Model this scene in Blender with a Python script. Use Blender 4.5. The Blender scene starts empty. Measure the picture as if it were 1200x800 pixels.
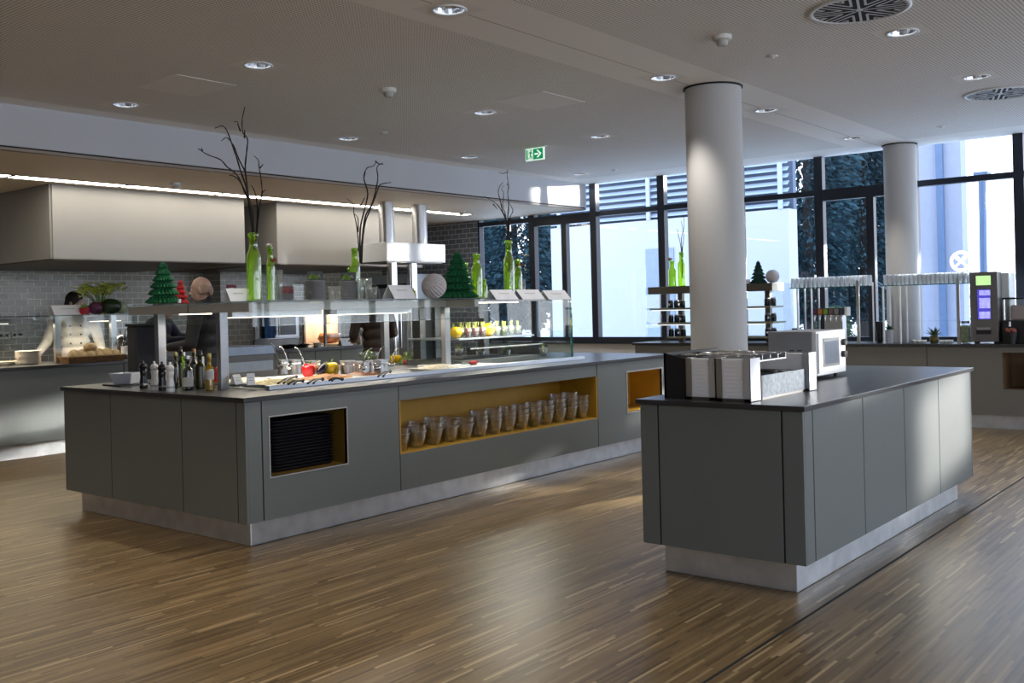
# ------------------------------------------------------------------ light levels and film
SKY_E, SUN_E, DOWN_E, STRIP_E, HEAT_E, CASE_E = 2.1, 4.0, 42.0, 6.5, 8.0, 3.5
VIEW_T, VIEW_EXP, VIEW_LOOK = 'Standard', 0.95, 'None'
import bpy, bmesh, math, random
from mathutils import Vector, Matrix
random.seed(7)
PI = math.pi
scene = bpy.context.scene
COL = scene.collection

# ------------------------------------------------------------------ camera
CAM_H, CAM_F, CAM_YAW, CAM_ROLL, PPY = 1.39486, 1169.405, 0.681178, -0.025059, 359.494
def _basis():
    cy, sy = math.cos(CAM_YAW), math.sin(CAM_YAW)
    f = Vector((-sy, cy, 0)); r = Vector((cy, sy, 0)); u = Vector((0, 0, 1))
    c, s = math.cos(CAM_ROLL), math.sin(CAM_ROLL)
    return c * r + s * u, -s * r + c * u, f
CR, CU, CF = _basis()
cam_data = bpy.data.cameras.new('camera')
cam = bpy.data.objects.new('camera', cam_data)
COL.objects.link(cam)
cam.matrix_world = Matrix(((CR.x, CU.x, -CF.x, 0), (CR.y, CU.y, -CF.y, 0), (CR.z, CU.z, -CF.z, CAM_H), (0, 0, 0, 1)))
cam_data.sensor_width = 36
cam_data.lens = CAM_F * 36 / 1200
cam_data.shift_y = (PPY - 400) / 1200
cam_data.clip_end = 200
scene.camera = cam

# measuring helpers: a sight line of the survey photograph cut with a real plane of the room
def sight(u, v): return CF + CR * ((u - 600) / CAM_F) - CU * ((v - PPY) / CAM_F)
def on_z(u, v, z): d = sight(u, v); return Vector((0, 0, CAM_H)) + d * ((z - CAM_H) / d.z)
def on_x(u, v, x): d = sight(u, v); return Vector((0, 0, CAM_H)) + d * (x / d.x)
def on_y(u, v, y): d = sight(u, v); return Vector((0, 0, CAM_H)) + d * (y / d.y)
def row_of(p):
    d = Vector(p) - Vector((0, 0, CAM_H)); return PPY - CAM_F * d.dot(CU) / d.dot(CF)
def along_x(u, x, z):        # point at plane X=x and height z in picture column u
    y = 6.0
    for _ in range(25):
        d = sight(u, row_of((x, y, z))); y = x / d.x * d.y
    return Vector((x, y, z))
def along_y(u, y, z):
    x = -3.0
    for _ in range(25):
        d = sight(u, row_of((x, y, z))); x = y / d.y * d.x
    return Vector((x, y, z))
def depth(p): return (Vector(p)).dot(CF)

# ------------------------------------------------------------------ materials
MATS = {}
def S(r, g, b):              # sRGB 0-255 to linear
    def f(c):
        c /= 255.0
        return c / 12.92 if c <= 0.04045 else ((c + 0.055) / 1.055) ** 2.4
    return (f(r), f(g), f(b))
def new_mat(name):
    m = bpy.data.materials.new(name); m.use_nodes = True
    nt = m.node_tree; nt.nodes.clear()
    out = nt.nodes.new('ShaderNodeOutputMaterial')
    return m, nt, out
def mat(name, col, rough=0.5, metal=0.0, var=0.06, scale=8.0, bump=0.0, emit=None, estr=0.0, coat=0.0, spec=0.5, stretch=None, sss=0):
    if name in MATS: return MATS[name]
    m, nt, out = new_mat(name)
    b = nt.nodes.new('ShaderNodeBsdfPrincipled')
    tc = nt.nodes.new('ShaderNodeTexCoord'); nz = nt.nodes.new('ShaderNodeTexNoise')
    nz.inputs['Scale'].default_value = scale; nz.inputs['Detail'].default_value = 3
    if stretch:
        mp = nt.nodes.new('ShaderNodeMapping'); mp.inputs['Scale'].default_value = stretch
        nt.links.new(tc.outputs['Object'], mp.inputs['Vector']); nt.links.new(mp.outputs['Vector'], nz.inputs['Vector'])
    else:
        nt.links.new(tc.outputs['Object'], nz.inputs['Vector'])
    rp = nt.nodes.new('ShaderNodeValToRGB')
    rp.color_ramp.elements[0].position = 0.3; rp.color_ramp.elements[1].position = 0.7
    rp.color_ramp.elements[0].color = (*[c * (1 - var) for c in col], 1)
    rp.color_ramp.elements[1].color = (*[min(1, c * (1 + var)) for c in col], 1)
    nt.links.new(nz.outputs['Fac'], rp.inputs['Fac']); nt.links.new(rp.outputs['Color'], b.inputs['Base Color'])
    b.inputs['Roughness'].default_value = rough; b.inputs['Metallic'].default_value = metal
    b.inputs['Specular IOR Level'].default_value = spec
    b.inputs['Coat Weight'].default_value = coat
    if bump:
        bp = nt.nodes.new('ShaderNodeBump'); bp.inputs['Strength'].default_value = bump; bp.inputs['Distance'].default_value = 0.004
        nt.links.new(nz.outputs['Fac'], bp.inputs['Height']); nt.links.new(bp.outputs['Normal'], b.inputs['Normal'])
    if emit:
        b.inputs['Emission Color'].default_value = (*emit, 1); b.inputs['Emission Strength'].default_value = estr
    nt.links.new(b.outputs['BSDF'], out.inputs['Surface'])
    MATS[name] = m
    return m
def glass_mat(name, tint=(0.93, 0.97, 0.96), refl=0.06, rough=0.0, body=0.0, bodycol=(0.5, 0.6, 0.55), trans=0.5):
    """thin sheet glass: tinted transmission, fresnel reflection, optional milky body"""
    if name in MATS: return MATS[name]
    m, nt, out = new_mat(name)
    tr = nt.nodes.new('ShaderNodeBsdfTransparent'); tr.inputs['Color'].default_value = (*tint, 1)
    gl = nt.nodes.new('ShaderNodeBsdfGlossy'); gl.inputs['Roughness'].default_value = rough
    lw = nt.nodes.new('ShaderNodeLayerWeight'); lw.inputs['Blend'].default_value = 0.35
    mr = nt.nodes.new('ShaderNodeMapRange')
    mr.inputs['To Min'].default_value = refl; mr.inputs['To Max'].default_value = min(1, refl * 8)
    nt.links.new(lw.outputs['Facing'], mr.inputs['Value'])
    src = tr
    if body > 0:
        df = nt.nodes.new('ShaderNodeBsdfDiffuse'); df.inputs['Color'].default_value = (*bodycol, 1)
        tl = nt.nodes.new('ShaderNodeBsdfTranslucent'); tl.inputs['Color'].default_value = (*bodycol, 1)
        md = nt.nodes.new('ShaderNodeMixShader'); md.inputs[0].default_value = trans
        nt.links.new(df.outputs[0], md.inputs[1]); nt.links.new(tl.outputs[0], md.inputs[2])
        mb = nt.nodes.new('ShaderNodeMixShader'); mb.inputs[0].default_value = body
        nt.links.new(tr.outputs[0], mb.inputs[1]); nt.links.new(md.outputs[0], mb.inputs[2]); src = mb
    mx = nt.nodes.new('ShaderNodeMixShader')
    nt.links.new(mr.outputs[0], mx.inputs[0]); nt.links.new(src.outputs[0], mx.inputs[1]); nt.links.new(gl.outputs[0], mx.inputs[2])
    nt.links.new(mx.outputs[0], out.inputs['Surface'])
    MATS[name] = m
    return m

def math_node(nt, op, a, b=None, c=None):
    n = nt.nodes.new('ShaderNodeMath'); n.operation = op
    for i, x in enumerate((a, b, c)):
        if x is None: continue
        if isinstance(x, (int, float)): n.inputs[i].default_value = x
        else: nt.links.new(x, n.inputs[i])
    return n.outputs[0]

def floor_mat():
    m, nt, out = new_mat('strip_parquet')
    b = nt.nodes.new('ShaderNodeBsdfPrincipled')
    g = nt.nodes.new('ShaderNodeNewGeometry'); sp = nt.nodes.new('ShaderNodeSeparateXYZ')
    nt.links.new(g.outputs['Position'], sp.inputs[0])
    W, L = 0.0135, 0.34
    xr = math_node(nt, 'DIVIDE', sp.outputs['X'], W); row = math_node(nt, 'FLOOR', xr)
    wn = nt.nodes.new('ShaderNodeTexWhiteNoise'); wn.noise_dimensions = '1D'; nt.links.new(row, wn.inputs['W'])
    yr = math_node(nt, 'ADD', math_node(nt, 'DIVIDE', sp.outputs['Y'], L), math_node(nt, 'MULTIPLY', wn.outputs['Value'], 7.0))
    cell = math_node(nt, 'FLOOR', yr)
    cb = nt.nodes.new('ShaderNodeCombineXYZ'); nt.links.new(row, cb.inputs[0]); nt.links.new(cell, cb.inputs[1])
    w2 = nt.nodes.new('ShaderNodeTexWhiteNoise'); w2.noise_dimensions = '3D'; nt.links.new(cb.outputs[0], w2.inputs['Vector'])
    rp = nt.nodes.new('ShaderNodeValToRGB'); rp.color_ramp.interpolation = 'LINEAR'
    els = rp.color_ramp.elements
    els[0].position = 0; els[0].color = (*FLOOR_COLS[0], 1)
    els[1].position = 1.0; els[1].color = (*FLOOR_COLS[4], 1)
    for p, c in ((0.22, FLOOR_COLS[1]), (0.72, FLOOR_COLS[2]), (0.925, FLOOR_COLS[3])):
        e = els.new(p); e.color = (*c, 1)
    nt.links.new(w2.outputs['Value'], rp.inputs['Fac'])
    # larger board-to-board drift
    nz = nt.nodes.new('ShaderNodeTexNoise'); nz.inputs['Scale'].default_value = 1.0; nz.inputs['Detail'].default_value = 4
    mp = nt.nodes.new('ShaderNodeMapping'); mp.inputs['Scale'].default_value = (9, 1.6, 1)
    nt.links.new(g.outputs['Position'], mp.inputs['Vector']); nt.links.new(mp.outputs[0], nz.inputs['Vector'])
    mr = nt.nodes.new('ShaderNodeMapRange'); mr.inputs['From Min'].default_value = .3; mr.inputs['From Max'].default_value = .7
    mr.inputs['To Min'].default_value = 0.84; mr.inputs['To Max'].default_value = 1.14
    nt.links.new(nz.outputs['Fac'], mr.inputs['Value'])
    hs = nt.nodes.new('ShaderNodeVectorMath'); hs.operation = 'SCALE'
    nt.links.new(rp.outputs['Color'], hs.inputs[0]); nt.links.new(mr.outputs[0], hs.inputs['Scale'])
    nt.links.new(hs.outputs[0], b.inputs['Base Color'])
    b.inputs['Roughness'].default_value = 0.34
    b.inputs['Specular IOR Level'].default_value = 0.5
    bp = nt.nodes.new('ShaderNodeBump'); bp.inputs['Strength'].default_value = 0.25; bp.inputs['Distance'].default_value = 0.0006
    nt.links.new(w2.outputs['Value'], bp.inputs['Height']); nt.links.new(bp.outputs[0], b.inputs['Normal'])
    nt.links.new(b.outputs[0], out.inputs[0])
    return m
FLOOR_COLS = [(0.100, 0.066, 0.030), (0.172, 0.114, 0.052), (0.218, 0.147, 0.068), (0.280, 0.194, 0.095), (0.45, 0.335, 0.185)]

def ceiling_mat():
    """white plaster board with a fine grid of round perforations, plain along the lamp band"""
    m, nt, out = new_mat('perforated_ceiling')
    b = nt.nodes.new('ShaderNodeBsdfPrincipled')
    g = nt.nodes.new('ShaderNodeNewGeometry'); sp = nt.nodes.new('ShaderNodeSeparateXYZ')
    nt.links.new(g.outputs['Position'], sp.inputs[0])
    p = 0.024
    def cen(o):
        f = math_node(nt, 'FRACT', math_node(nt, 'DIVIDE', o, p)); return math_node(nt, 'SUBTRACT', f, 0.5)
    dx, dy = cen(sp.outputs['X']), cen(sp.outputs['Y'])
    r2 = math_node(nt, 'ADD', math_node(nt, 'MULTIPLY', dx, dx), math_node(nt, 'MULTIPLY', dy, dy))
    hole = math_node(nt, 'LESS_THAN', r2, 0.085)
    band = math_node(nt, 'ABSOLUTE', math_node(nt, 'SUBTRACT', sp.outputs['X'], -3.86))
    outside = math_node(nt, 'GREATER_THAN', band, 0.33)
    far = math_node(nt, 'LESS_THAN', sp.outputs['Y'], 11.3)
    lft = math_node(nt, 'GREATER_THAN', sp.outputs['X'], -7.95)
    mask = math_node(nt, 'MULTIPLY', math_node(nt, 'MULTIPLY', hole, outside), math_node(nt, 'MULTIPLY', far, lft))
    seam = math_node(nt, 'LESS_THAN', math_node(nt, 'ABSOLUTE', math_node(nt, 'SUBTRACT', sp.outputs['X'], -3.89)), 0.004)
    mask = math_node(nt, 'MAXIMUM', math_node(nt, 'MULTIPLY', mask, 0.72), math_node(nt, 'MULTIPLY', seam, 0.75))
    mx = nt.nodes.new('ShaderNodeMix'); mx.data_type = 'RGBA'
    mx.inputs['A'].default_value = (*CEIL_COL, 1); mx.inputs['B'].default_value = (0.20, 0.185, 0.17, 1)
    nt.links.new(mask, mx.inputs['Factor']); nt.links.new(mx.outputs['Result'], b.inputs['Base Color'])
    b.inputs['Roughness'].default_value = 0.8
    nt.links.new(b.outputs[0], out.inputs[0])
    return m
CEIL_COL = (0.95, 0.92, 0.89)

def tile_mat(name, axis, c1, c2, mortar, sc=1.0):
    """glazed running-bond tiles on a wall; axis = which world axis runs along the wall"""
    m, nt, out = new_mat(name)
    b = nt.nodes.new('ShaderNodeBsdfPrincipled')
    g = nt.nodes.new('ShaderNodeNewGeometry'); sp = nt.nodes.new('ShaderNodeSeparateXYZ')
    nt.links.new(g.outputs['Position'], sp.inputs[0])
    cb = nt.nodes.new('ShaderNodeCombineXYZ')
    nt.links.new(sp.outputs[axis], cb.inputs[0]); nt.links.new(sp.outputs['Z'], cb.inputs[1])
    br = nt.nodes.new('ShaderNodeTexBrick')
    br.inputs['Scale'].default_value = 1.0
    br.inputs['Brick Width'].default_value = 0.155 * sc; br.inputs['Row Height'].default_value = 0.078 * sc
    br.inputs['Mortar Size'].default_value = 0.0045; br.inputs['Mortar Smooth'].default_value = 0.1
    br.inputs['Color1'].default_value = (*c1, 1); br.inputs['Color2'].default_value = (*c2, 1); br.inputs['Mortar'].default_value = (*mortar, 1)
    br.inputs['Bias'].default_value = 0.0
    nt.links.new(cb.outputs[0], br.inputs['Vector'])
    nz = nt.nodes.new('ShaderNodeTexNoise'); nz.inputs['Scale'].default_value = 14
    nt.links.new(g.outputs['Position'], nz.inputs['Vector'])
    bp = nt.nodes.new('ShaderNodeBump'); bp.inputs['Strength'].default_value = 0.3; bp.inputs['Distance'].default_value = 0.01
    ad = math_node(nt, 'SUBTRACT', nz.outputs['Fac'], br.outputs['Fac'])
    nt.links.new(ad, bp.inputs['Height'])
    nt.links.new(br.outputs['Color'], b.inputs['Base Color'])
    b.inputs['Roughness'].default_value = 0.16
    nt.links.new(bp.outputs[0], b.inputs['Normal'])
    nt.links.new(b.outputs[0], out.inputs[0])
    return m

# ------------------------------------------------------------------ mesh helpers
def box(bm, x0, y0, z0, x1, y1, z1):
    vs = [bm.verts.new(c) for c in ((x0, y0, z0), (x1, y0, z0), (x1, y1, z0), (x0, y1, z0), (x0, y0, z1), (x1, y0, z1), (x1, y1, z1), (x0, y1, z1))]
    for f in ((3, 2, 1, 0), (4, 5, 6, 7), (0, 1, 5, 4), (1, 2, 6, 5), (2, 3, 7, 6), (3, 0, 4, 7)):
        bm.faces.new([vs[i] for i in f])
def prism(bm, poly, h, M=None, cap=True):
    """polygon in local xy extruded 0..h in z, then moved by matrix M"""
    M = M or Matrix()
    a = [bm.verts.new(M @ Vector((x, y, 0))) for x, y in poly]; b = [bm.verts.new(M @ Vector((x, y, h))) for x, y in poly]
    n = len(poly)
    for i in range(n): bm.faces.new((a[i], a[(i + 1) % n], b[(i + 1) % n], b[i]))
    if cap: bm.faces.new(a[::-1]); bm.faces.new(b)
def lathe(bm, prof, c=(0, 0, 0), seg=20, fn=None, M=None):
    """profile of (radius, z); closes on the axis where the radius is 0; fn(angle, r, z) may modulate the radius"""
    c = Vector(c); rings = []
    def T(p): return (M @ p if M else p) + c
    for r, z in prof:
        if r <= 1e-6: rings.append([bm.verts.new(T(Vector((0, 0, z))))])
        else:
            rg = []
            for i in range(seg):
                a = 2 * PI * i / seg; q = fn(a, r, z) if fn else r
                rg.append(bm.verts.new(T(Vector((q * math.cos(a), q * math.sin(a), z)))))
            rings.append(rg)
    for A, B in zip(rings, rings[1:]):
        if len(A) == 1 and len(B) == 1: continue
        for i in range(seg):
            j = (i + 1) % seg
            if len(A) == 1: bm.faces.new((A[0], B[j], B[i]))
            elif len(B) == 1: bm.faces.new((A[i], A[j], B[0]))
            else: bm.faces.new((A[i], A[j], B[j], B[i]))
def cyl(bm, c, r, h, seg=20, r2=None):
    r2 = r if r2 is None else r2
    lathe(bm, [(0, 0), (r, 0), (r2, h), (0, h)], c, seg)
def tube(bm, pts, rad, seg=8, cap=True):
    pts = [Vector(p) for p in pts]; n = len(pts)
    rads = rad if isinstance(rad, (list, tuple)) else [rad] * n
    up = None; rings = []
    for i, p in enumerate(pts):
        t = (pts[min(i + 1, n - 1)] - pts[max(i - 1, 0)]).normalized()
        if up is None:
            up = t.orthogonal().normalized()
        up = (up - t * up.dot(t)); up = up.normalized() if up.length > 1e-6 else t.orthogonal().normalized()
        s = t.cross(up)
        rings.append([bm.verts.new(p + (up * math.cos(2 * PI * k / seg) + s * math.sin(2 * PI * k / seg)) * rads[i]) for k in range(seg)])
    for A, B in zip(rings, rings[1:]):
        for k in range(seg): bm.faces.new((A[k], A[(k + 1) % seg], B[(k + 1) % seg], B[k]))
    if cap: bm.faces.new(rings[0][::-1]); bm.faces.new(rings[-1])
def ball(bm, c, r, seg=14, rings=9, M=None):
    rx, ry, rz = r if isinstance(r, (tuple, list)) else (r, r, r)
    b = bmesh.ops.create_uvsphere(bm, u_segments=seg, v_segments=rings, radius=1)
    for v in b['verts']:
        q = Vector((v.co.x * rx, v.co.y * ry, v.co.z * rz))
        if M: q = M @ q
        v.co = q + Vector(c)
def smooth_path(pts, k=4):
    pts = [Vector(p) for p in pts]; out = []
    for i in range(len(pts) - 1):
        p0, p1, p2, p3 = pts[max(i - 1, 0)], pts[i], pts[i + 1], pts[min(i + 2, len(pts) - 1)]
        for j in range(k):
            t = j / k
            out.append(0.5 * ((2 * p1) + (p2 - p0) * t + (2 * p0 - 5 * p1 + 4 * p2 - p3) * t * t + (3 * p1 - p0 - 3 * p2 + p3) * t ** 3))
    out.append(pts[-1]); return out

def obj(name, bm, m, parent=None, smooth=False, bevel=0.0, world=False, mods=None):
    """link a bmesh as one object; world=True means its coordinates are world ones"""
    bmesh.ops.recalc_face_normals(bm, faces=bm.faces[:])
    if world and parent is not None:
        inv = Matrix()
        q = parent
        chain = []
        while q is not None: chain.append(q); q = q.parent
        for q in chain[::-1]: inv = inv @ q.matrix_basis
        bm.transform(inv.inverted())
    me = bpy.data.meshes.new(name); bm.to_mesh(me); bm.free()
    ms = m if isinstance(m, (list, tuple)) else [m]
    for x in ms: me.materials.append(x)
    if smooth:
        for p in me.polygons: p.use_smooth = True
    o = bpy.data.objects.new(name, me); COL.objects.link(o)
    if parent is not None: o.parent = parent
    if bevel:
        b = o.modifiers.new('bevel', 'BEVEL'); b.width = bevel; b.segments = 2; b.limit_method = 'ANGLE'; b.angle_limit = 0.6
    if smooth == 'auto':
        try: me.set_sharp_from_angle(angle=0.6)
        except Exception: pass
    return o
def NB(): return bmesh.new()
def thing(name, label, cat, loc=(0, 0, 0), rotz=0.0, group=None):
    o = bpy.data.objects.new(name, None); COL.objects.link(o)
    o.empty_display_size = 0.05
    o.location = loc; o.rotation_euler = (0, 0, rotz)
    o['label'] = label; o['category'] = cat
    if group: o['group'] = group
    return o
def tag(o, label, cat, group=None):
    o['label'] = label; o['category'] = cat
    if group: o['group'] = group
    return o
def struct(name, bm, m, parent=None, bevel=0.0, smooth=False):
    o = obj(name, bm, m, parent, bevel=bevel, smooth=smooth, world=True)
    if parent is None: o['kind'] = 'structure'
    return o
def dup(root, loc, rotz=0.0, label=None, group=None):
    r = root.copy(); COL.objects.link(r); r.location = loc; r.rotation_euler = (0, 0, rotz)
    if label: r['label'] = label
    if group: r['group'] = group
    for ch in list(root.children):
        c = ch.copy(); COL.objects.link(c); c.parent = r
        for g in ch.children:
            d = g.copy(); COL.objects.link(d); d.parent = c
    return r
def wbox(name, m, parent, x0, y0, z0, x1, y1, z1, bevel=0.0):
    bm = NB(); box(bm, x0, y0, z0, x1, y1, z1)
    return obj(name, bm, m, parent, bevel=bevel, world=True)

# palette
PANEL = mat('grey_green_laminate', (0.150, 0.165, 0.160), 0.5, var=0.02, scale=3)
PANEL_SHADE = mat('grey_green_laminate_shaded', (0.180, 0.170, 0.148), 0.5, var=0.02, scale=3)  # same laminate, with the brownish shade of the window counter in its colour
GAPM = mat('dark_joint', (0.01, 0.01, 0.011), 0.8)
TOP = mat('black_worktop', (0.026, 0.027, 0.030), 0.30, var=0.02, scale=6, spec=0.8)
STEEL = mat('brushed_steel', (0.50, 0.50, 0.51), 0.32, 1.0, var=0.10, scale=30, stretch=(1, 1, 12))
STEELP = mat('satin_post_steel', (0.34, 0.34, 0.35), 0.35, 0.9, var=0.08, scale=30, stretch=(1, 1, 12))
STEELM = mat('matt_steel_plinth', (0.66, 0.68, 0.71), 0.40, 0.72, var=0.12, scale=9)
STEELD = mat('dark_steel', (0.22, 0.21, 0.20), 0.38, 1.0, var=0.08)
CHROME = mat('polished_steel', (0.72, 0.72, 0.72), 0.12, 1.0, var=0.03)
BLACK = mat('black_plastic', (0.010, 0.010, 0.012), 0.45)
BLACKG = mat('black_gloss', (0.008, 0.008, 0.010), 0.15)
TRAYM = mat('dark_tray_plastic', (0.012, 0.012, 0.016), 0.6, var=0.1, spec=0.25)
WHITE = mat('white_paint', (0.72, 0.72, 0.70), 0.6, var=0.02)
PLASTERW = mat('white_plaster', (0.66, 0.66, 0.65), 0.85, var=0.02, scale=2)
COLM = mat('column_paint', (0.49, 0.49, 0.495), 0.7, var=0.02, scale=2)
PORC = mat('white_porcelain', (0.75, 0.75, 0.73), 0.18, var=0.02)
OCHRE = mat('ochre_lacquer', (0.55, 0.31, 0.035), 0.45, var=0.06)
PAPER = mat('white_paper', (0.86, 0.855, 0.87), 0.8, var=0.03)
PRINT = mat('grey_print', (0.28, 0.27, 0.28), 0.9)
FRAME = mat('anthracite_window_frame', (0.014, 0.019, 0.032), 0.4, var=0.05)
HOODM = mat('hood_enamel', (0.335, 0.318, 0.292), 0.42, 0.25, var=0.02, scale=2)
GLASS = glass_mat('clear_sheet_glass', (0.94, 0.968, 0.96), 0.02)
PANE = glass_mat('window_pane', (0.945, 0.955, 0.975), 0.03)
GEDGE = glass_mat('green_glass_edge', (0.25, 0.55, 0.48), 0.1, body=0.5, bodycol=(0.05, 0.22, 0.20))
CLEARW = glass_mat('clear_glassware', (0.94, 0.96, 0.96), 0.08, body=0.08, bodycol=(0.8, 0.85, 0.86))
CLEARB = glass_mat('backlit_glassware', (0.93, 0.96, 0.99), 0.12, body=0.42, bodycol=(0.95, 0.98, 1.0), trans=0.8)
BOTG = glass_mat('lime_green_glass', (0.66, 0.92, 0.16), 0.10, body=0.24, bodycol=(0.60, 0.92, 0.04), trans=0.65)
BOTD = glass_mat('dark_green_glass', (0.18, 0.22, 0.04), 0.08, body=0.55, bodycol=(0.018, 0.025, 0.006))
OILM = glass_mat('yellow_oil', (0.85, 0.68, 0.05), 0.08, body=0.5, bodycol=(0.62, 0.46, 0.01))
GREENT = mat('green_tissue_paper', (0.004, 0.125, 0.042), 0.75, var=0.35, scale=30)
DGREENT = mat('dark_green_tissue_paper', (0.004, 0.05, 0.03), 0.75, var=0.35, scale=30)
REDT = mat('red_tissue_paper', (0.42, 0.008, 0.012), 0.75, var=0.2, scale=30)
WHITET = mat('white_tissue_paper', (0.62, 0.57, 0.575), 0.85, var=0.1, scale=40)
BARK = mat('dark_bark', (0.018, 0.014, 0.012), 0.85, var=0.3, scale=60)
LEAF = mat('fresh_leaf', (0.32, 0.52, 0.05), 0.5, var=0.35, scale=18)
LEAFD = mat('dark_leaf', (0.03, 0.075, 0.02), 0.5, var=0.3, scale=18)
# ================================================================== PEOPLE
def limb(bm, a, ra, b, rb, seg=14):
    a, b = Vector(a), Vector(b); d = (b - a); L = d.length
    if L < 1e-5: ball(bm, a, ra, seg, 8); return
    q = d.normalized(); M = Matrix.Translation(a) @ q.to_track_quat('Z', 'X').to_matrix().to_4x4()
    bmesh.ops.create_cone(bm, cap_ends=True, segments=seg, radius1=ra, radius2=rb, depth=L, matrix=M @ Matrix.Translation((0, 0, L / 2)))
    ball(bm, a, ra, seg, 9); ball(bm, b, rb, seg, 9)
def chain(bm, pts):
    for (a, ra), (b, rb) in zip(pts, pts[1:]): limb(bm, a, ra, b, rb)
def remeshed(name, bm, m, parent, vox, it=2, fac=.5):
    me = bpy.data.meshes.new('tmp'); bm.to_mesh(me); bm.free()
    o = bpy.data.objects.new('tmp', me); COL.objects.link(o)
    r = o.modifiers.new('r', 'REMESH'); r.mode = 'VOXEL'; r.voxel_size = vox
    dg = bpy.context.evaluated_depsgraph_get(); dg.update()
    me2 = bpy.data.meshes.new_from_object(o.evaluated_get(dg))
    bpy.data.objects.remove(o); bpy.data.meshes.remove(me)
    b2 = bmesh.new(); b2.from_mesh(me2)
    for _ in range(it): bmesh.ops.smooth_vert(b2, verts=b2.verts, factor=fac, use_axis_x=True, use_axis_y=True, use_axis_z=True)
    bpy.data.meshes.remove(me2)
    return obj(name, b2, m, parent, smooth=True)
SKIN = mat('skin', (0.52, 0.33, 0.25), .5, var=.08, scale=20); LIP = mat('lips', (0.38, 0.13, 0.10), .5); EYEW = mat('eye_white', (.75, .73, .70), .3); IRIS = mat('iris', (.04, .025, .015), .3)
def person(label, loc, rotz, H, hands, elbows, colors, hair, turn=0.0, tilt=0.0, lean=0.0, apron=None, buttons=False, shoulder=.19):
    """standing figure facing local +X; hands / elbows are (left, right) joint positions in local metres"""
    t = thing('person', label, 'person', loc, rotz=rotz)
    s = H / 1.75
    hip = .93 * s; sho = 1.43 * s; nk = 1.50 * s; hc = 1.615 * s
    T = lambda x, y, z: Vector((x + lean * max(0, z - hip), y, z))
    Hd = Matrix.Translation(T(.01, 0, hc)) @ Matrix.Rotation(turn, 4, 'Z') @ Matrix.Rotation(tilt, 4, 'Y')
    def head(bm):
        for c, r in (((0, 0, .02), (.094, .076, .100)), ((.018, 0, -.045), (.072, .060, .075)), ((.045, 0, -.085), (.035, .034, .028)), ((.03, .034, -.02), (.05, .03, .04)), ((.03, -.034, -.02), (.05, .03, .04))): ball(bm, (0, 0, 0), r, 18, 12, M=Hd @ Matrix.Translation(c))
        P = lambda x, y, z: Hd @ Vector((x, y, z))
        limb(bm, P(.085, 0, .005), .010, P(.108, 0, -.028), .014); ball(bm, P(.098, .010, -.034), .009); ball(bm, P(.098, -.010, -.034), .009)       # nose
        limb(bm, P(.078, .034, .028), .011, P(.088, .008, .026), .010); limb(bm, P(.078, -.034, .028), .011, P(.088, -.008, .026), .010)              # brow
        limb(bm, P(.084, .016, -.062), .008, P(.088, 0, -.061), .010); limb(bm, P(.084, -.016, -.062), .008, P(.088, 0, -.061), .010)               # mouth
        for sg in (-1, 1): ball(bm, (0, 0, 0), (.022, .009, .033), 10, 8, M=Hd @ Matrix.Translation((-.005, sg * .078, -.008)) @ Matrix.Rotation(sg * .25, 4, 'Z'))
    def arms(bm, g, cut=False):
        for k, sg in enumerate((1, -1)):
            S_ = T(0, sg * shoulder, sho); E = Vector(elbows[k]); Hn = Vector(hands[k])
            end = E + (Hn - E) * (.93 if cut else 1)
            chain(bm, [(T(0, sg * shoulder * .55, sho + .01), .062 + g), (S_, .060 + g), (E, .042 + g), (end, .028 + g * 1.1)])
    def torso(bm, g):
        for z, rx, ry in ((hip, .115, .165), (hip + .10 * s, .108, .150), (hip + .22 * s, .108, .152), (hip + .35 * s, .118, .168), (hip + .45 * s, .105, .150)): ball(bm, T(0, 0, z), (rx + g, ry + g, .10 * s), 18, 11)
    def legs(bm, g):
        for sg in (-1, 1): chain(bm, [((0, sg * .085, hip - .02), .085 + g), ((.012, sg * .095, .50 * s), .058 + g), ((-.015, sg * .10, .32 * s), .052 + g), ((-.02, sg * .10, .09), .038 + g)])
    bm = NB(); head(bm); chain(bm, [(T(-.01, 0, nk - .05), .062), (T(0, 0, nk + .04), .052)]); torso(bm, -.012); legs(bm, -.010); arms(bm, -.006)
    for sg in (-1, 1): limb(bm, (-.02, sg * .10, .05), .036, (.12, sg * .11, .035), .030)
    for k, sg in enumerate((1, -1)):
        E, Hn = Vector(elbows[k]), Vector(hands[k]); d = (Hn - E).normalized(); side = d.cross(Vector((0, 0, 1))); side = side.normalized() if side.length > .1 else Vector((0, 1, 0)); up = side.cross(d)
        palm = Hn + d * .055
        for q in (-.026, -.009, .009, .026): limb(bm, Hn + side * q * .7, .014, palm + side * q + d * .025, .012, 8)
        for q, L in ((-.030, .030), (-.010, .040), (.010, .036), (.030, .026)):      # four fingers, two joints each, gently curled
            a = palm + side * q + d * .03; b = a + d * L - up * .008; c = b + d * L * .7 - up * .020; limb(bm, a, .0095, b, .0085, 8); limb(bm, b, .0085, c, .0072, 8)
        th0 = Hn + d * .02 - side * sg * .03; th1 = th0 + d * .03 - side * sg * .022 - up * .008; limb(bm, th0, .012, th1, .010, 8); limb(bm, th1, .010, th1 + d * .028 - up * .008, .008, 8)
    remeshed('body', bm, SKIN, t, .0068, 2)
    bm = NB(); 
    for sg in (-1, 1): ball(bm, Hd @ Vector((.079, sg * .031, .008)), .0125, 10, 8)
    e = obj('eyes', bm, EYEW, t, smooth=True)
    bm = NB()
    for sg in (-1, 1): ball(bm, Hd @ Vector((.0885, sg * .031, .008)), .0055, 8, 6)
    obj('iris', bm, IRIS, e, smooth=True)
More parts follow.
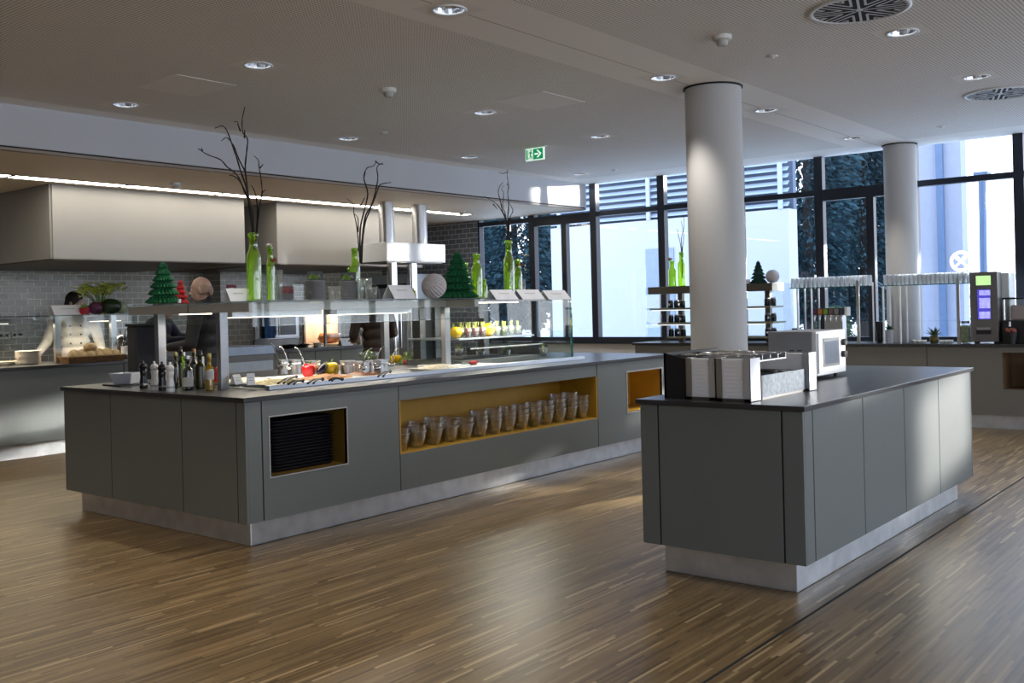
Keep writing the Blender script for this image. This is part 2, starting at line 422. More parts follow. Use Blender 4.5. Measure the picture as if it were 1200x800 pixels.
    bm = NB(); tube(bm, [Hd @ Vector((.0945, -.020, -.063)), Hd @ Vector((.0985, 0, -.062)), Hd @ Vector((.0945, .020, -.063))], .0045, 6); obj('mouth', bm, LIP, t, smooth=True)
    jc, tc_, sc_ = colors
    bm = NB(); torso(bm, .012); arms(bm, .012, True); chain(bm, [(T(-.008, 0, nk - .055), .085), (T(-.004, 0, nk - .012), .066)])
    chain(bm, [((0, .05, hip - .06), .13), ((0, -.05, hip - .06), .13)])
    j = remeshed('jacket', bm, jc, t, .011, 3)
    if buttons:
        for sg in (-1, 1):
            for i in range(4): bm = NB(); ball(bm, T(.128 + .004 * i, sg * .055, hip + .10 + .10 * i), .011, 8, 6); obj('button', bm, mat('dark_button', (.10, .10, .12), .4), j, smooth=True)
    bm = NB(); chain(bm, [(T(.0, .05, nk - .01), .03), (T(.03, .0, nk - .03), .03), (T(.0, -.05, nk - .01), .03), (T(-.045, 0, nk + .025), .034), (T(.0, .05, nk - .01), .03)]); remeshed('collar', bm, jc, j, .009, 2)
    bm = NB(); legs(bm, .014); chain(bm, [((0, .05, hip - .02), .105), ((0, -.05, hip - .02), .105)]); remeshed('trousers', bm, tc_, t, .012, 3)
    for sg in (-1, 1):
        bm = NB(); limb(bm, (-.04, sg * .10, .045), .044, (.13, sg * .115, .034), .034); box(bm, -.08, sg * .105 - .04, 0, .155, sg * .11 + .04, .02); remeshed('shoe', bm, sc_, t, .009, 2)
    if apron:
        bm = NB(); n = 14; rows = []
        for z in (hip + .08, hip - .05, hip - .25, hip - .42):
            rows.append([bm.verts.new((.150 * math.cos(a) + .012, .205 * math.sin(a), z)) for a in [-1.9 + 3.8 * i / n for i in range(n + 1)]])
        for A, B in zip(rows, rows[1:]):
            for i in range(n): bm.faces.new((A[i], A[i + 1], B[i + 1], B[i]))
        o = obj('apron', bm, apron, t, smooth=True); so = o.modifiers.new('thick', 'SOLIDIFY'); so.thickness = .006
    if hair:
        hm, kind = hair; bm = NB()
        if kind == 'full':
            ball(bm, (0, 0, 0), (.102, .086, .104), 20, 14, M=Hd @ Matrix.Translation((-.012, 0, .032)))
            ball(bm, (0, 0, 0), (.075, .084, .085), 18, 12, M=Hd @ Matrix.Translation((-.035, 0, -.02)))
        elif kind == 'bun':
            ball(bm, (0, 0, 0), (.102, .086, .102), 20, 14, M=Hd @ Matrix.Translation((-.014, 0, .030))); ball(bm, (0, 0, 0), .048, 14, 10, M=Hd @ Matrix.Translation((-.125, 0, .03)))
        else:   # short fringe of stubble round a bald head
            for sg in (-1, 1): ball(bm, (0, 0, 0), (.062, .014, .048), 14, 10, M=Hd @ Matrix.Translation((-.035, sg * .068, .0)))
            ball(bm, (0, 0, 0), (.026, .066, .05), 14, 10, M=Hd @ Matrix.Translation((-.078, 0, -.012)))
        remeshed('hair', bm, hm, t, .008, 2)
    return t
JW = mat('chef_white_cotton', (0.86, 0.83, 0.80), .85, var=.04, scale=5, bump=.15); JB = mat('black_work_shirt', (0.010, 0.011, 0.016), .85, var=.2); JN = mat('navy_work_shirt', (0.010, 0.013, 0.030), .85, var=.2); JBR = mat('dark_brown_shirt', (0.030, 0.018, 0.012), .85, var=.2)
TRN = mat('navy_trousers', (0.012, 0.020, 0.040), .85); TRB = mat('black_trousers', (0.012, 0.012, 0.013), .85); SHO = mat('black_shoe', (0.01, 0.01, 0.01), .4); APW = mat('white_apron', (0.62, 0.66, 0.68), .85, var=.05)
HBL = mat('near_black_hair', (0.014, 0.010, 0.009), .6, var=.4, scale=60, bump=.3); HGR = mat('grey_stubble', (0.38, 0.26, 0.20), .8)
def at_depth(u, v, d): return Vector((0, 0, CAM_H)) + sight(u, v) * d
# the cook in white behind the bread basket
person('cook in white double breasted jacket with dark hair behind the bread basket', (-11.24, 5.80, 0), -.42, 1.70, ((.22, .27, .985), (.14, -.40, 1.0)), ((.02, .27, 1.06), (-.03, -.30, 1.12)), (JW, TRB, SHO), (HBL, 'full'), turn=1.0, tilt=.20, lean=.05, buttons=True)
# the bald man at the middle
b_ = at_depth(244, 400, 9.25)
person('bald man in dark shirt and white apron, facing left behind the gantry', (b_.x, b_.y, 0), math.atan2(-.56, -.83), 1.76, ((.34, .10, 1.10), (.36, -.12, 1.08)), ((.06, .25, 1.13), (.06, -.26, 1.12)), (mat('charcoal_shirt', (0.022, 0.021, 0.022), .85), TRN, SHO), (HGR, 'bald'), turn=0.15, tilt=.06, lean=.06, apron=APW)
# dark haired colleague hidden behind the green paper tree
b_ = at_depth(176, 400, 9.98)
person('dark haired person in navy shirt reaching right, behind the left green paper tree', (b_.x, b_.y, 0), math.atan2(.62, .78), 1.60, ((.52, .05, 1.16), (.50, -.12, 1.15)), ((.22, .20, 1.16), (.22, -.24, 1.14)), (JN, TRB, SHO), (HBL, 'full'), turn=.5, tilt=.30, lean=.22)
# dark haired cook at the rear counter
b_ = at_depth(441, 400, 11.6)
person('dark haired person in brown shirt seen from behind at the rear counter', (b_.x, b_.y, 0), math.atan2(.25, -.97), 1.70, ((.34, .12, 1.06), (.34, -.14, 1.06)), ((.06, .26, 1.12), (.06, -.27, 1.12)), (JBR, TRB, SHO), (HBL, 'full'), turn=0.0, tilt=.15, lean=.10)

# ================================================================== ROOM SHELL
ZC, ZK, YW, XB = 3.13, 2.7587, 11.87, -8.178
XW, XE, YS = -12.6, 5.2, -4.0
CEILM = ceiling_mat()
KCEIL = mat('kitchen_ceiling_paint', (0.86, 0.74, 0.60), 0.6, var=0.02, scale=2)
bm = NB(); box(bm, XW, YS, -0.12, XE, YW + 0.1, 0)
struct('floor', bm, floor_mat())
LIGHTS = [(x, y) for x in (-3.9,) for y in (4.30, 6.73, 8.56, 10.75)]
LIGHTS += [(x, y) for x in (-5.74,) for y in (4.33, 6.77, 8.59)]
LIGHTS += [(x, y) for x in (-7.57,) for y in (4.38, 6.79, 8.63, 10.86)]
LIGHTS += [(-2.10, 6.72), (-2.09, 8.52)]
HS = 0.155
bm = NB()
holes = [(x, y) for x, y in LIGHTS]
for col in sorted({-7.57, -5.74, -3.9, -2.10}):
    pass
colsx = [(-7.57, [y for x, y in LIGHTS if x == -7.57]), (-5.74, [y for x, y in LIGHTS if x == -5.74]), (-3.9, [y for x, y in LIGHTS if x == -3.9]), (-2.095, [6.72, 8.52])]
LIGHTS = [(x, y) for x, ys in colsx for y in ys]
def flat(bm, x0, y0, x1, y1, z):
    bm.faces.new([bm.verts.new(c) for c in ((x0, y0, z), (x0, y1, z), (x1, y1, z), (x1, y0, z))])
px = XB
for x, ys in colsx:
    flat(bm, px, YS, x - HS, YW + 0.05, ZC)
    py = YS
    for y in ys:
        flat(bm, x - HS, py, x + HS, y - HS, ZC); py = y + HS
    flat(bm, x - HS, py, x + HS, YW + 0.05, ZC)
    px = x + HS
flat(bm, px, YS, XE, YW + 0.05, ZC)
struct('ceiling', bm, CEILM)
bm = NB(); box(bm, XW, YS, 3.42, XE, YW + 0.1, 3.5); box(bm, XB, YS, 3.14, XE, YS + 0.02, 3.42); box(bm, XB, YW + 0.03, 3.14, XE, YW + 0.08, 3.42)  # unseen slab above the ceiling, added to keep sky light out
struct('ceiling', bm, PLASTERW)
bm = NB(); box(bm, XW, YS, ZK, XB - 0.06, YW, ZK + 0.05)
struct('ceiling', bm, KCEIL)
BULK = mat('bulkhead_paint', (0.56, 0.57, 0.60), 0.75, var=0.02, scale=2)
bm = NB(); box(bm, XB - 0.06, YS, ZK + 0.035, XB, YW - 0.03, ZC + 0.02)
struct('trim_1', bm, BULK)
bm = NB(); box(bm, XB - 0.05, YS, ZK + 0.022, XB - 0.012, YW - 0.03, ZK + 0.035); 
struct('trim_2', bm, GAPM)
bm = NB(); box(bm, XB - 0.06, YS, ZK, XB - 0.002, YW - 0.03, ZK + 0.022)
struct('trim_3', bm, mat('bulkhead_edge', (0.30, 0.24, 0.20), 0.5))
# walls
TILE = tile_mat('glazed_grey_tiles', 1, (0.30, 0.292, 0.24), (0.39, 0.378, 0.315), (0.70, 0.67, 0.58))
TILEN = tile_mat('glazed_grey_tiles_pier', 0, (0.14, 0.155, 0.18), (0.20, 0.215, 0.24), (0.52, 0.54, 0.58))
bm = NB(); box(bm, XW - 0.1, YS, 0, XW + 0.2, YW, ZK)
struct('wall_left', bm, TILE)
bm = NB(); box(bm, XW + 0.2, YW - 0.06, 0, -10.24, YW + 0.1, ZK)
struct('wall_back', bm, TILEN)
# projecting tiled chimney pier beside the cooking line
bm = NB(); box(bm, XW + 0.2, 8.30, 0, XW + 0.62, 9.05, 2.05)
struct('wall_pier', bm, tile_mat('glazed_beige_tiles', 1, (0.30, 0.275, 0.235), (0.38, 0.35, 0.30), (0.62, 0.58, 0.50)))
WALLP = mat('far_room_paint', (0.50, 0.49, 0.47), 0.85, var=0.02, scale=2)
bm = NB(); box(bm, XW, YS - 0.1, 0, 2.9, YS, 3.42); box(bm, 2.9, YS - 0.1, 0, XE, YS, 0.9); box(bm, 2.9, YS - 0.1, 3.13, XE, YS, 3.42); struct('wall_front', bm, WALLP)
bm = NB(); box(bm, XE, YS, 0, XE + 0.1, YW + 0.1, 0.5); box(bm, XE, YS, 3.13, XE + 0.1, YW + 0.1, 3.42); struct('wall_right', bm, WALLP)
bm = NB(); box(bm, -10.24, YW - 0.01, 0, XE, YW + 0.1, 0.84); struct('wall_back', bm, PLASTERW)
bm = NB(); box(bm, XE - 0.02, YW + 0.0, 0.84, XE, YW + 0.08, 3.42); struct('trim_4', bm, PLASTERW)
# drain line in the floor beside the near island
bm = NB(); box(bm, -1.79, 2.2, 0.0, -1.778, 11.0, 0.0015); struct('trim_5', bm, GAPM)
# flush access hatches in the ceiling
PLATEM = mat('plain_ceiling_board', (0.88, 0.85, 0.82), 0.8, var=0.01)
for i, (x0, y0, x1, y1) in enumerate(((-6.93, 4.09, -6.37, 4.60), (-5.36, 6.45, -4.85, 7.05))):
    bm = NB(); box(bm, x0, y0, ZC - 0.003, x1, y1, ZC + 0.01); struct('trim_%d' % (6 + i), bm, PLATEM)

# ------------------------------------------------------------------ windows
bays = [(-10.235, -9.175, None), (-9.175, -8.06, -8.59), (-8.06, -6.945, None), (-6.945, -5.80, None), (-5.80, -4.735, None),
        (-4.735, -3.60, -4.12), (-3.60, -2.51, None), (-2.51, -1.32, None), (-1.32, -0.14, None), (-0.14, 1.04, -0.7), (1.04, 2.22, None), (2.22, 3.4, None), (3.4, 5.18, None)]
for i, (a, b, s) in enumerate(bays):
    bm = NB(); y0, y1 = YW - 0.045, YW + 0.055
    wl = 0.052 if i in (1, 2, 3, 4, 5, 7) else 0.028
    wr = 0.052 if i + 1 in (1, 2, 3, 4, 5, 7) else 0.028
    box(bm, a, y0, 0.84, a + wl, y1, ZC - 0.001); box(bm, b - wr, y0, 0.84, b, y1, ZC - 0.001)
    box(bm, a + wl, y0, 0.84, b - wr, y1, 0.935)
    th = 0.135 if s else 0.067
    box(bm, a + wl, y0 + 0.01, 2.724 - th, b - wr, y1, 2.724)
    if s: box(bm, s - 0.045, y0 + 0.01, 0.935, s + 0.045, y1, 2.724 - th)
    w = struct('window_%d' % (i + 1), bm, FRAME)
    bm = NB(); yy = YW + 0.012
    def quad(x0, z0, x1, z1): bm.faces.new([bm.verts.new(c) for c in ((x0, yy, z0), (x1, yy, z0), (x1, yy, z1), (x0, yy, z1))])
    quad(a + wl, 2.724, b - wr, ZC)
    if s: quad(a + wl, 0.935, s - 0.045, 2.724 - th); quad(s + 0.045, 0.935, b - wr, 2.724 - th)
    else: quad(a + wl, 0.935, b - wr, 2.724 - th)
    obj('pane', bm, PANE, w, world=True)
    # light-guiding portal for the sky behind this bay
    ld = bpy.data.lights.new('window_portal', 'AREA'); ld.shape = 'RECTANGLE'; ld.size = b - a - 0.06; ld.size_y = ZC - 0.94
    lo = bpy.data.objects.new('window_portal', ld); COL.objects.link(lo)
    lo.location = ((a + b) / 2, YW + 0.09, (ZC + 0.94) / 2); lo.rotation_euler = (-PI / 2, 0, 0)
    ld.cycles.is_portal = True
# unseen window fronts behind and beside the viewpoint, added for daylight fill
def fill_window(n, ax, pos, a, b, z0):
    bm = NB(); y0, y1 = pos - .05, pos + .05
    def bx(p0, p1, q0, q1):
        if ax == 'x': box(bm, y0, p0, q0, y1, p1, q1)
        else: box(bm, p0, y0, q0, p1, y1, q1)
    bx(a, a + .04, z0, 3.13); bx(b - .04, b, z0, 3.13); bx(a + .04, b - .04, z0, z0 + .09); bx(a + .04, b - .04, 2.657, 2.724)
    w = struct('window_%d' % n, bm, FRAME); bm = NB()
    for q0, q1 in ((z0 + .09, 2.657), (2.724, 3.13)):
        cs = ((a + .04, q0), (b - .04, q0), (b - .04, q1), (a + .04, q1))
        bm.faces.new([bm.verts.new((pos, y, z) if ax == 'x' else (y, pos, z)) for y, z in cs])
    obj('pane', bm, PANE, w, world=True)
    ld = bpy.data.lights.new('window_portal', 'AREA'); ld.shape = 'RECTANGLE'; ld.size = b - a - .08; ld.size_y = 3.13 - z0 - .09
    lo = bpy.data.objects.new('window_portal', ld); COL.objects.link(lo); ld.cycles.is_portal = True
    m_ = (a + b) / 2; zz = (3.13 + z0 + .09) / 2
    if ax == 'x': lo.location = (pos + .06, m_, zz); lo.rotation_euler = (PI / 2, 0, PI / 2)
    else: lo.location = (m_, pos - .06, zz); lo.rotation_euler = (PI / 2, 0, 0)
for k in range(8): fill_window(20 + k, 'x', XE + .05, YS + 1.975 * k, YS + 1.975 * (k + 1), .5)
for k in range(5, 6): fill_window(30 + k, 'y', YS - .05, -8.5 + 2.28 * k, -8.5 + 2.28 * (k + 1), .9)
# round white cutlery decal on the glass
p = on_y(1126, 306, YW + 0.008)
deco = thing('window_decal', 'round white crossed cutlery decal on the right window pane', 'sticker', p)
DECAL = glass_mat('white_vinyl', (0.95, 0.97, 1.0), 0.02, body=0.9, bodycol=(0.95, 0.97, 1.0), trans=0.85)
bm = NB()
for k in range(40):
    a0, a1 = 2 * PI * k / 40, 2 * PI * (k + 1) / 40
    bm.faces.new([bm.verts.new((r * math.cos(a), 0, r * math.sin(a))) for r, a in ((0.085, a0), (0.115, a0), (0.115, a1), (0.085, a1))])
obj('ring', bm, DECAL, deco)
bm = NB()
for s in (-1, 1):
    M = Matrix.Rotation(s * PI / 4, 4, 'Y')
    pts = [(-0.010, -0.08), (0.010, -0.08), (0.010, 0.02), (0.020, 0.04), (0.016, 0.075), (-0.016, 0.075), (-0.020, 0.04), (-0.010, 0.02)]
    bm.faces.new([bm.verts.new(M @ Vector((x, -0.001 * s, z))) for x, z in pts])
obj('cutlery', bm, DECAL, deco)

# ------------------------------------------------------------------ columns
def column(x, y, r, label):
    t = thing('column', label, 'column', (x, y, 0))
    bm = NB(); lathe(bm, [(r, 0), (r, ZC - 0.012)], seg=64); obj('shaft', bm, COLM, t, smooth=True)
    bm = NB(); lathe(bm, [(r - 0.02, ZC - 0.013), (r + 0.012, ZC - 0.012), (r + 0.012, ZC), (r - 0.02, ZC)], seg=64); obj('shadow_gap_ring', bm, GAPM, t)
column(-3.80, 7.345, 0.226, 'thick round white column standing between the two counters')
c2 = along_y(1057, 11.635, 2.0)
column(c2.x, c2.y, 0.178, 'round white column in front of the right hand windows')

# ------------------------------------------------------------------ ceiling fittings
REFL = mat('faceted_reflector', (0.75, 0.78, 0.85), 0.18, 1.0, var=0.1, scale=90)
BULB = mat('lamp_glow', (1, 1, 1), 0.5, emit=(0.86, 0.93, 1.0), estr=9.0)
RINGM = mat('lamp_ring_white', (0.75, 0.76, 0.78), 0.5)
def sq_ring(bm, hs, r, z, n=32):
    inner = [bm.verts.new((r * math.cos(2 * PI * k / n), r * math.sin(2 * PI * k / n), z)) for k in range(n)]
    outer = []
    for k in range(n):
        a = 2 * PI * k / n; c, s = math.cos(a), math.sin(a); q = hs / max(abs(c), abs(s)); outer.append(bm.verts.new((q * c, q * s, z)))
    for k in range(n): bm.faces.new((inner[k], inner[(k + 1) % n], outer[(k + 1) % n], outer[k]))
DLAB = {}
names_x = ['in the row by the bulkhead', 'in the row above the serving counter', 'on the plain ceiling band', 'in the right hand row']
ordw = {4: ['nearest', 'second', 'third', 'farthest'], 3: ['nearest', 'second', 'farthest'], 2: ['nearer', 'farther']}
for ci, (x, ys) in enumerate(colsx):
    for k, y in enumerate(ys):
        t = thing('downlight', 'recessed round ceiling downlight, %s one %s' % (ordw[len(ys)][k], names_x[ci]), 'ceiling light', (x, y, ZC), group='recessed ceiling downlights')
        bm = NB(); sq_ring(bm, HS, 0.098, 0.0); obj('mounting_plate', bm, PLATEM, t)
        bm = NB(); lathe(bm, [(0.098, 0.0), (0.104, -0.006), (0.094, -0.008), (0.088, -0.002), (0.088, 0.004)], seg=32); obj('trim_ring', bm, RINGM, t, smooth=True)
        bm = NB(); lathe(bm, [(0.09, 0.002), (0.082, 0.03), (0.066, 0.06), (0.045, 0.078), (0.0, 0.082)], seg=24, fn=lambda a, r, z: r * (1 + 0.03 * math.cos(12 * a))); obj('reflector', bm, REFL, t)
        bm = NB(); ball(bm, (0, 0, 0.05), (0.03, 0.03, 0.024)); obj('bulb', bm, BULB, t, smooth=True)
        ld = bpy.data.lights.new('downlight_lamp', 'SPOT'); ld.energy = DOWN_E; ld.spot_size = math.radians(86); ld.spot_blend = 0.65; ld.shadow_soft_size = 0.05; ld.color = (1.0, 0.93, 0.84)
        lo = bpy.data.objects.new('downlight_lamp', ld); COL.objects.link(lo); lo.parent = t; lo.location = (0, 0, -0.02)
for x in (-7.57, -5.74, -3.9, -2.1):      # the same grid continues over the dining area
    for y in (1.9,):
        ld = bpy.data.lights.new('downlight_lamp', 'SPOT'); ld.energy = DOWN_E; ld.spot_size = math.radians(86); ld.spot_blend = 0.65; ld.shadow_soft_size = 0.05; ld.color = (1.0, 0.84, 0.66)
        lo = bpy.data.objects.new('downlight_lamp', ld); COL.objects.link(lo); lo.location = (x, y, ZC - 0.02)
# swirl air diffusers
for i, (u, v, r) in enumerate(((1007, 10.5, 0.295), (1172, 109, 0.295))):
    p = on_z(u, v, ZC)
    t = thing('ceiling_air_diffuser', ('large round white slotted air diffuser at the top edge of the ceiling', 'round white slotted air diffuser near the right hand windows')[i], 'air vent', (p.x, p.y, ZC - 0.001), rotz=0.3, group='round ceiling air diffusers')
    bm = NB(); lathe(bm, [(0, -0.003), (r * 0.93, -0.003), (r * 0.93, 0.03), (0, 0.03)], seg=48); obj('dark_core', bm, GAPM, t)
    bm = NB(); lathe(bm, [(r * 0.9, -0.004), (r * 0.91, -0.012), (r, -0.008), (r, 0.0)], seg=48); obj('rim', bm, RINGM, t, smooth=True)
    bm = NB()
    for k in range(8):           # sectors of parallel slats
        M = Matrix.Rotation(2 * PI * k / 8, 4, 'Z')
        h = PI / 8
        for j in range(5):
            f = -0.8 + 0.4 * j
            off = f * 0.34 * r
            x0 = max(0.10 * r, abs(off) / math.tan(h) if abs(off) > 1e-6 else 0.10 * r); x1 = math.sqrt((0.9 * r) ** 2 - off * off)
            w = 0.026 * r
            q = [(x0, off - w), (x1, off - w), (x1, off + w), (x0, off + w)]
            vs = [bm.verts.new(M @ Vector((x, y, -0.008))) for x, y in q]
            bm.faces.new(vs)
    lathe(bm, [(0, -0.009), (0.07 * r, -0.009), (0.08 * r, -0.003)], seg=20)
    obj('slats', bm, RINGM, t)
# smoke detectors and small flat sensors
SENS = mat('sensor_plastic', (0.70, 0.69, 0.67), 0.5)
def detector(p, label, sc=1.0):
    t = thing('smoke_detector', label, 'smoke detector', p, group='ceiling smoke detectors')
    bm = NB(); lathe(bm, [(0, 0.0), (0.062 * sc, 0.0), (0.062 * sc, -0.026 * sc), (0.054 * sc, -0.032 * sc), (0.04 * sc, -0.034 * sc), (0, -0.034 * sc)], seg=28); obj('base', bm, SENS, t, smooth='auto')
    bm = NB(); lathe(bm, [(0.04 * sc, -0.03 * sc), (0.036 * sc, -0.055 * sc), (0.028 * sc, -0.066 * sc), (0, -0.068 * sc)], seg=24); obj('sensor_head', bm, mat('sensor_grey', (0.45, 0.44, 0.42), 0.5), t, smooth='auto')
q = on_z(455, 104, ZC); detector((q.x, q.y, ZC), 'small round smoke detector above the serving counter')
q = on_z(846, 42, ZC); detector((q.x, q.y, ZC), 'white smoke detector left of the nearer air diffuser')
q = on_z(206, 214, ZK); detector((q.x, q.y, ZK), 'smoke detector by the kitchen strip light above the left hood', 0.9)
q = on_z(541, 247, ZK); detector((q.x, q.y, ZK), 'smoke detector at the far end of the kitchen strip light', 0.9)
for u, v, l in ((905, 66, 'right of the smoke detector'), (1103, 148, 'near the right windows'), (450, 155, 'between two downlights'), (720, 199, 'near the left windows')):
    q = on_z(u, v, ZC); 
    bm = NB(); lathe(bm, [(0, 0), (0.042, 0), (0.04, -0.006), (0.018, -0.008), (0.016, -0.016), (0, -0.017)], seg=20)
    o = obj('ceiling_sensor', bm, SENS, None, smooth='auto'); o.location = (q.x, q.y, ZC)
    tag(o, 'small flat white ceiling disc %s' % l, 'sensor', 'flat ceiling discs')
# emergency exit sign
q = on_z(627, 172.5, ZC)
EX = thing('exit_sign', 'green and white running man exit sign with arrow hanging from ceiling', 'exit sign', (q.x, q.y, ZC))
SW, SH = 0.25, 0.135
bm = NB(); box(bm, -SW / 2, -0.010, -SH - 0.008, SW / 2, 0.010, -0.008); obj('white_panel', bm, mat('sign_white', (0.8, 0.85, 0.8), 0.4, emit=(0.75, 1.0, 0.85), estr=0.35), EX)
bm = NB(); box(bm, -SW / 2 - 0.02, -0.02, -0.008, SW / 2 + 0.02, 0.02, 0.0); obj('ceiling_bracket', bm, RINGM, EX)
GRN = mat('sign_green', (0.0, 0.22, 0.075), 0.4, emit=(0.0, 0.30, 0.10), estr=0.35)
SWH = mat('sign_pictogram', (0.85, 0.9, 0.86), 0.4, emit=(0.8, 1.0, 0.9), estr=0.45)
def sgn(name, m, polys, y, parent):
    bm = NB()
    for poly in polys: bm.faces.new([bm.verts.new((x * SW - SW / 2, y, z * SH - SH - 0.008)) for x, z in poly])
    return obj(name, bm, m, parent)
sgn('green_field', GRN, [[(0.42, 0.08), (0.95, 0.08), (0.95, 0.92), (0.42, 0.92)]], -0.0112, EX)
sgn('arrow', SWH, [[(0.50, 0.43), (0.70, 0.43), (0.70, 0.57), (0.50, 0.57)], [(0.60, 0.80), (0.70, 0.80), (0.88, 0.5), (0.78, 0.5)], [(0.78, 0.5), (0.88, 0.5), (0.70, 0.20), (0.60, 0.20)]], -0.0124, EX)
sgn('running_man', GRN, [[(0.04, 0.1), (0.12, 0.1), (0.12, 0.9), (0.04, 0.9)],
    [(0.27, 0.76), (0.33, 0.76), (0.33, 0.90), (0.27, 0.90)], [(0.22, 0.45), (0.30, 0.45), (0.33, 0.74), (0.24, 0.74)],
    [(0.16, 0.55), (0.24, 0.66), (0.24, 0.74), (0.14, 0.60)], [(0.33, 0.70), (0.40, 0.55), (0.38, 0.52), (0.31, 0.62)],
    [(0.27, 0.45), (0.37, 0.32), (0.36, 0.12), (0.32, 0.12), (0.31, 0.30), (0.22, 0.45)], [(0.22, 0.45), (0.24, 0.30), (0.15, 0.22), (0.15, 0.15), (0.28, 0.27), (0.28, 0.45)]], -0.0112, EX)

# ------------------------------------------------------------------ outdoors
GROUND = mat('winter_lawn', (0.78, 0.80, 0.82), 0.95, var=0.3, scale=3)
bm = NB(); box(bm, -45, YW + 0.15, -0.5, 30, 60, -0.3); struct('ground', bm, GROUND)
EXTW = mat('white_facade', (0.43, 0.45, 0.50), 0.7, var=0.015, scale=1)
LOUV = mat('louvre_blade', (0.40, 0.48, 0.60), 0.5, var=0.05)
YB = 18.0
b0, b1 = on_y(646, 300, YB).x, on_y(925, 300, YB).x
bd = thing('building', 'white plain outbuilding with horizontal louvres seen through windows', 'building', ((b0 + b1) / 2, YB, -0.3))
zt = on_y(760, 258, YB).z
bm = NB(); box(bm, b0, YB, -0.3, b1, YB + 0.4, zt); obj('wall', bm, EXTW, bd, world=True)
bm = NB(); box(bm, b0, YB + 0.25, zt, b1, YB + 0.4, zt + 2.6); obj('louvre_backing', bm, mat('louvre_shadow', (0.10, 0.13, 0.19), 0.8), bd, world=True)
for k in range(18):
    bm = NB(); z = zt + 0.05 + k * 0.135
    vs = [bm.verts.new(c) for c in ((b0, YB, z), (b1, YB, z), (b1, YB + 0.10, z + 0.085), (b0, YB + 0.10, z + 0.085))]
    bm.faces.new(vs); obj('louvre', bm, LOUV, bd, world=True)
for u in (655, 760, 838, 915):
    bm = NB(); x = on_y(u, 250, YB).x; box(bm, x - 0.04, YB - 0.03, zt, x + 0.04, YB + 0.02, zt + 2.5); obj('louvre_post', bm, LOUV, bd, world=True)
x0, x1 = on_y(757, 300, YB).x, on_y(790, 300, YB).x
bm = NB(); box(bm, x0, YB - 0.02, 0.4, x1, YB + 0.02, on_y(757, 292, YB).z); obj('dark_opening_panel', bm, mat('opening_blue_grey', (0.22, 0.28, 0.38), 0.5), bd, world=True)  # flat blue grey panel painted for the wall's dark opening
# added pale panel beyond the right hand window, standing in for a hazy reflection
f0, f1 = on_y(1079, 320, 16.5), on_y(1129, 320, 16.5)
an = thing('pale_backdrop', 'added pale lavender panel with dark strip for a reflection behind the window decal', 'building', ((f0.x + f1.x) / 2, 16.5, -0.3))
bm = NB(); box(bm, f0.x, 16.5, -0.3, f1.x, 16.8, 4.6); obj('wall', bm, mat('reflection_lavender', (0.30, 0.325, 0.42), .8, var=.03), an, world=True)
dx = on_y(1104, 320, 16.45).x; bm = NB(); box(bm, dx - .05, 16.42, -0.3, dx + .05, 16.49, 4.6); obj('dark_strip', bm, mat('blue_grey_post', (0.10, 0.16, 0.28), 0.5), an, world=True)
bm = NB(); box(bm, f0.x - .05, 16.4, 4.6, f1.x + .05, 16.85, 4.68); obj('backdrop_cap', bm, LOUV, an, world=True)
# outdoor post in front of the right hand window
q0, q1 = on_y(1151, 320, 15.0), on_y(1151, 206, 15.0)
bm = NB(); tube(bm, [(q0.x, 15, -0.3), (q1.x, 15, q1.z)], 0.05, 10); box(bm, q1.x - 0.09, 14.9, q1.z, q1.x + 0.09, 15.1, q1.z + 0.05)
tag(obj('outdoor_post', bm, mat('blue_grey_post', (0.10, 0.16, 0.28), 0.5)), 'slim blue grey post standing outside the right window', 'post')
# trees
def crown(name, h, r, n, seed, m, parent, kind):
    rnd = random.Random(seed); bm = NB()
    for k in range(n):
        if kind == 'fir':
            t = rnd.random() ** 0.75; z = h * (0.06 + 0.94 * t); tier = 0.72 + 0.28 * ((t * 9) % 1.0)
            rr = r * (1 - t) ** 0.75 * (1.35 - tier * 0.5) * (0.45 + 0.55 * rnd.random() ** 0.5) + 0.05
        else:
            t = rnd.random(); z = h * (0.12 + 0.88 * t)
            rr = r * math.sin(PI * min(1, 0.12 + 0.86 * t)) ** 0.7 * (0.4 + 0.6 * rnd.random() ** 0.5)
        a = rnd.random() * 2 * PI; rr *= 0.85 + 0.25 * math.sin(3 * a + seed + 5 * t)
        c = Vector((rr * math.cos(a), rr * math.sin(a), z)); s = (0.045 + 0.075 * rnd.random()) * (1 if h > 3 else .45)
        d = Vector((math.cos(a), math.sin(a), -0.35 + rnd.uniform(-.5, .5))).normalized(); w = d.orthogonal().normalized()
        w = (Matrix.Rotation(rnd.random() * 6.3, 3, d) @ w)
        vs = [bm.verts.new(c + d * s * 1.5), bm.verts.new(c + w * s * 0.5), bm.verts.new(c - d * s), bm.verts.new(c - w * s * 0.5)]
        bm.faces.new(vs)
    return obj(name, bm, m, parent)
NEED = [mat('blue_green_foliage', (0.046, 0.092, 0.115), 1.0, spec=0.0, var=0.6, scale=1.6), mat('deep_foliage', (0.034, 0.070, 0.090), 1.0, spec=0.0, var=0.6, scale=1.6), mat('yellow_green_foliage', (0.055, 0.085, 0.05), 1.0, spec=0.0, var=0.5, scale=1.6)]
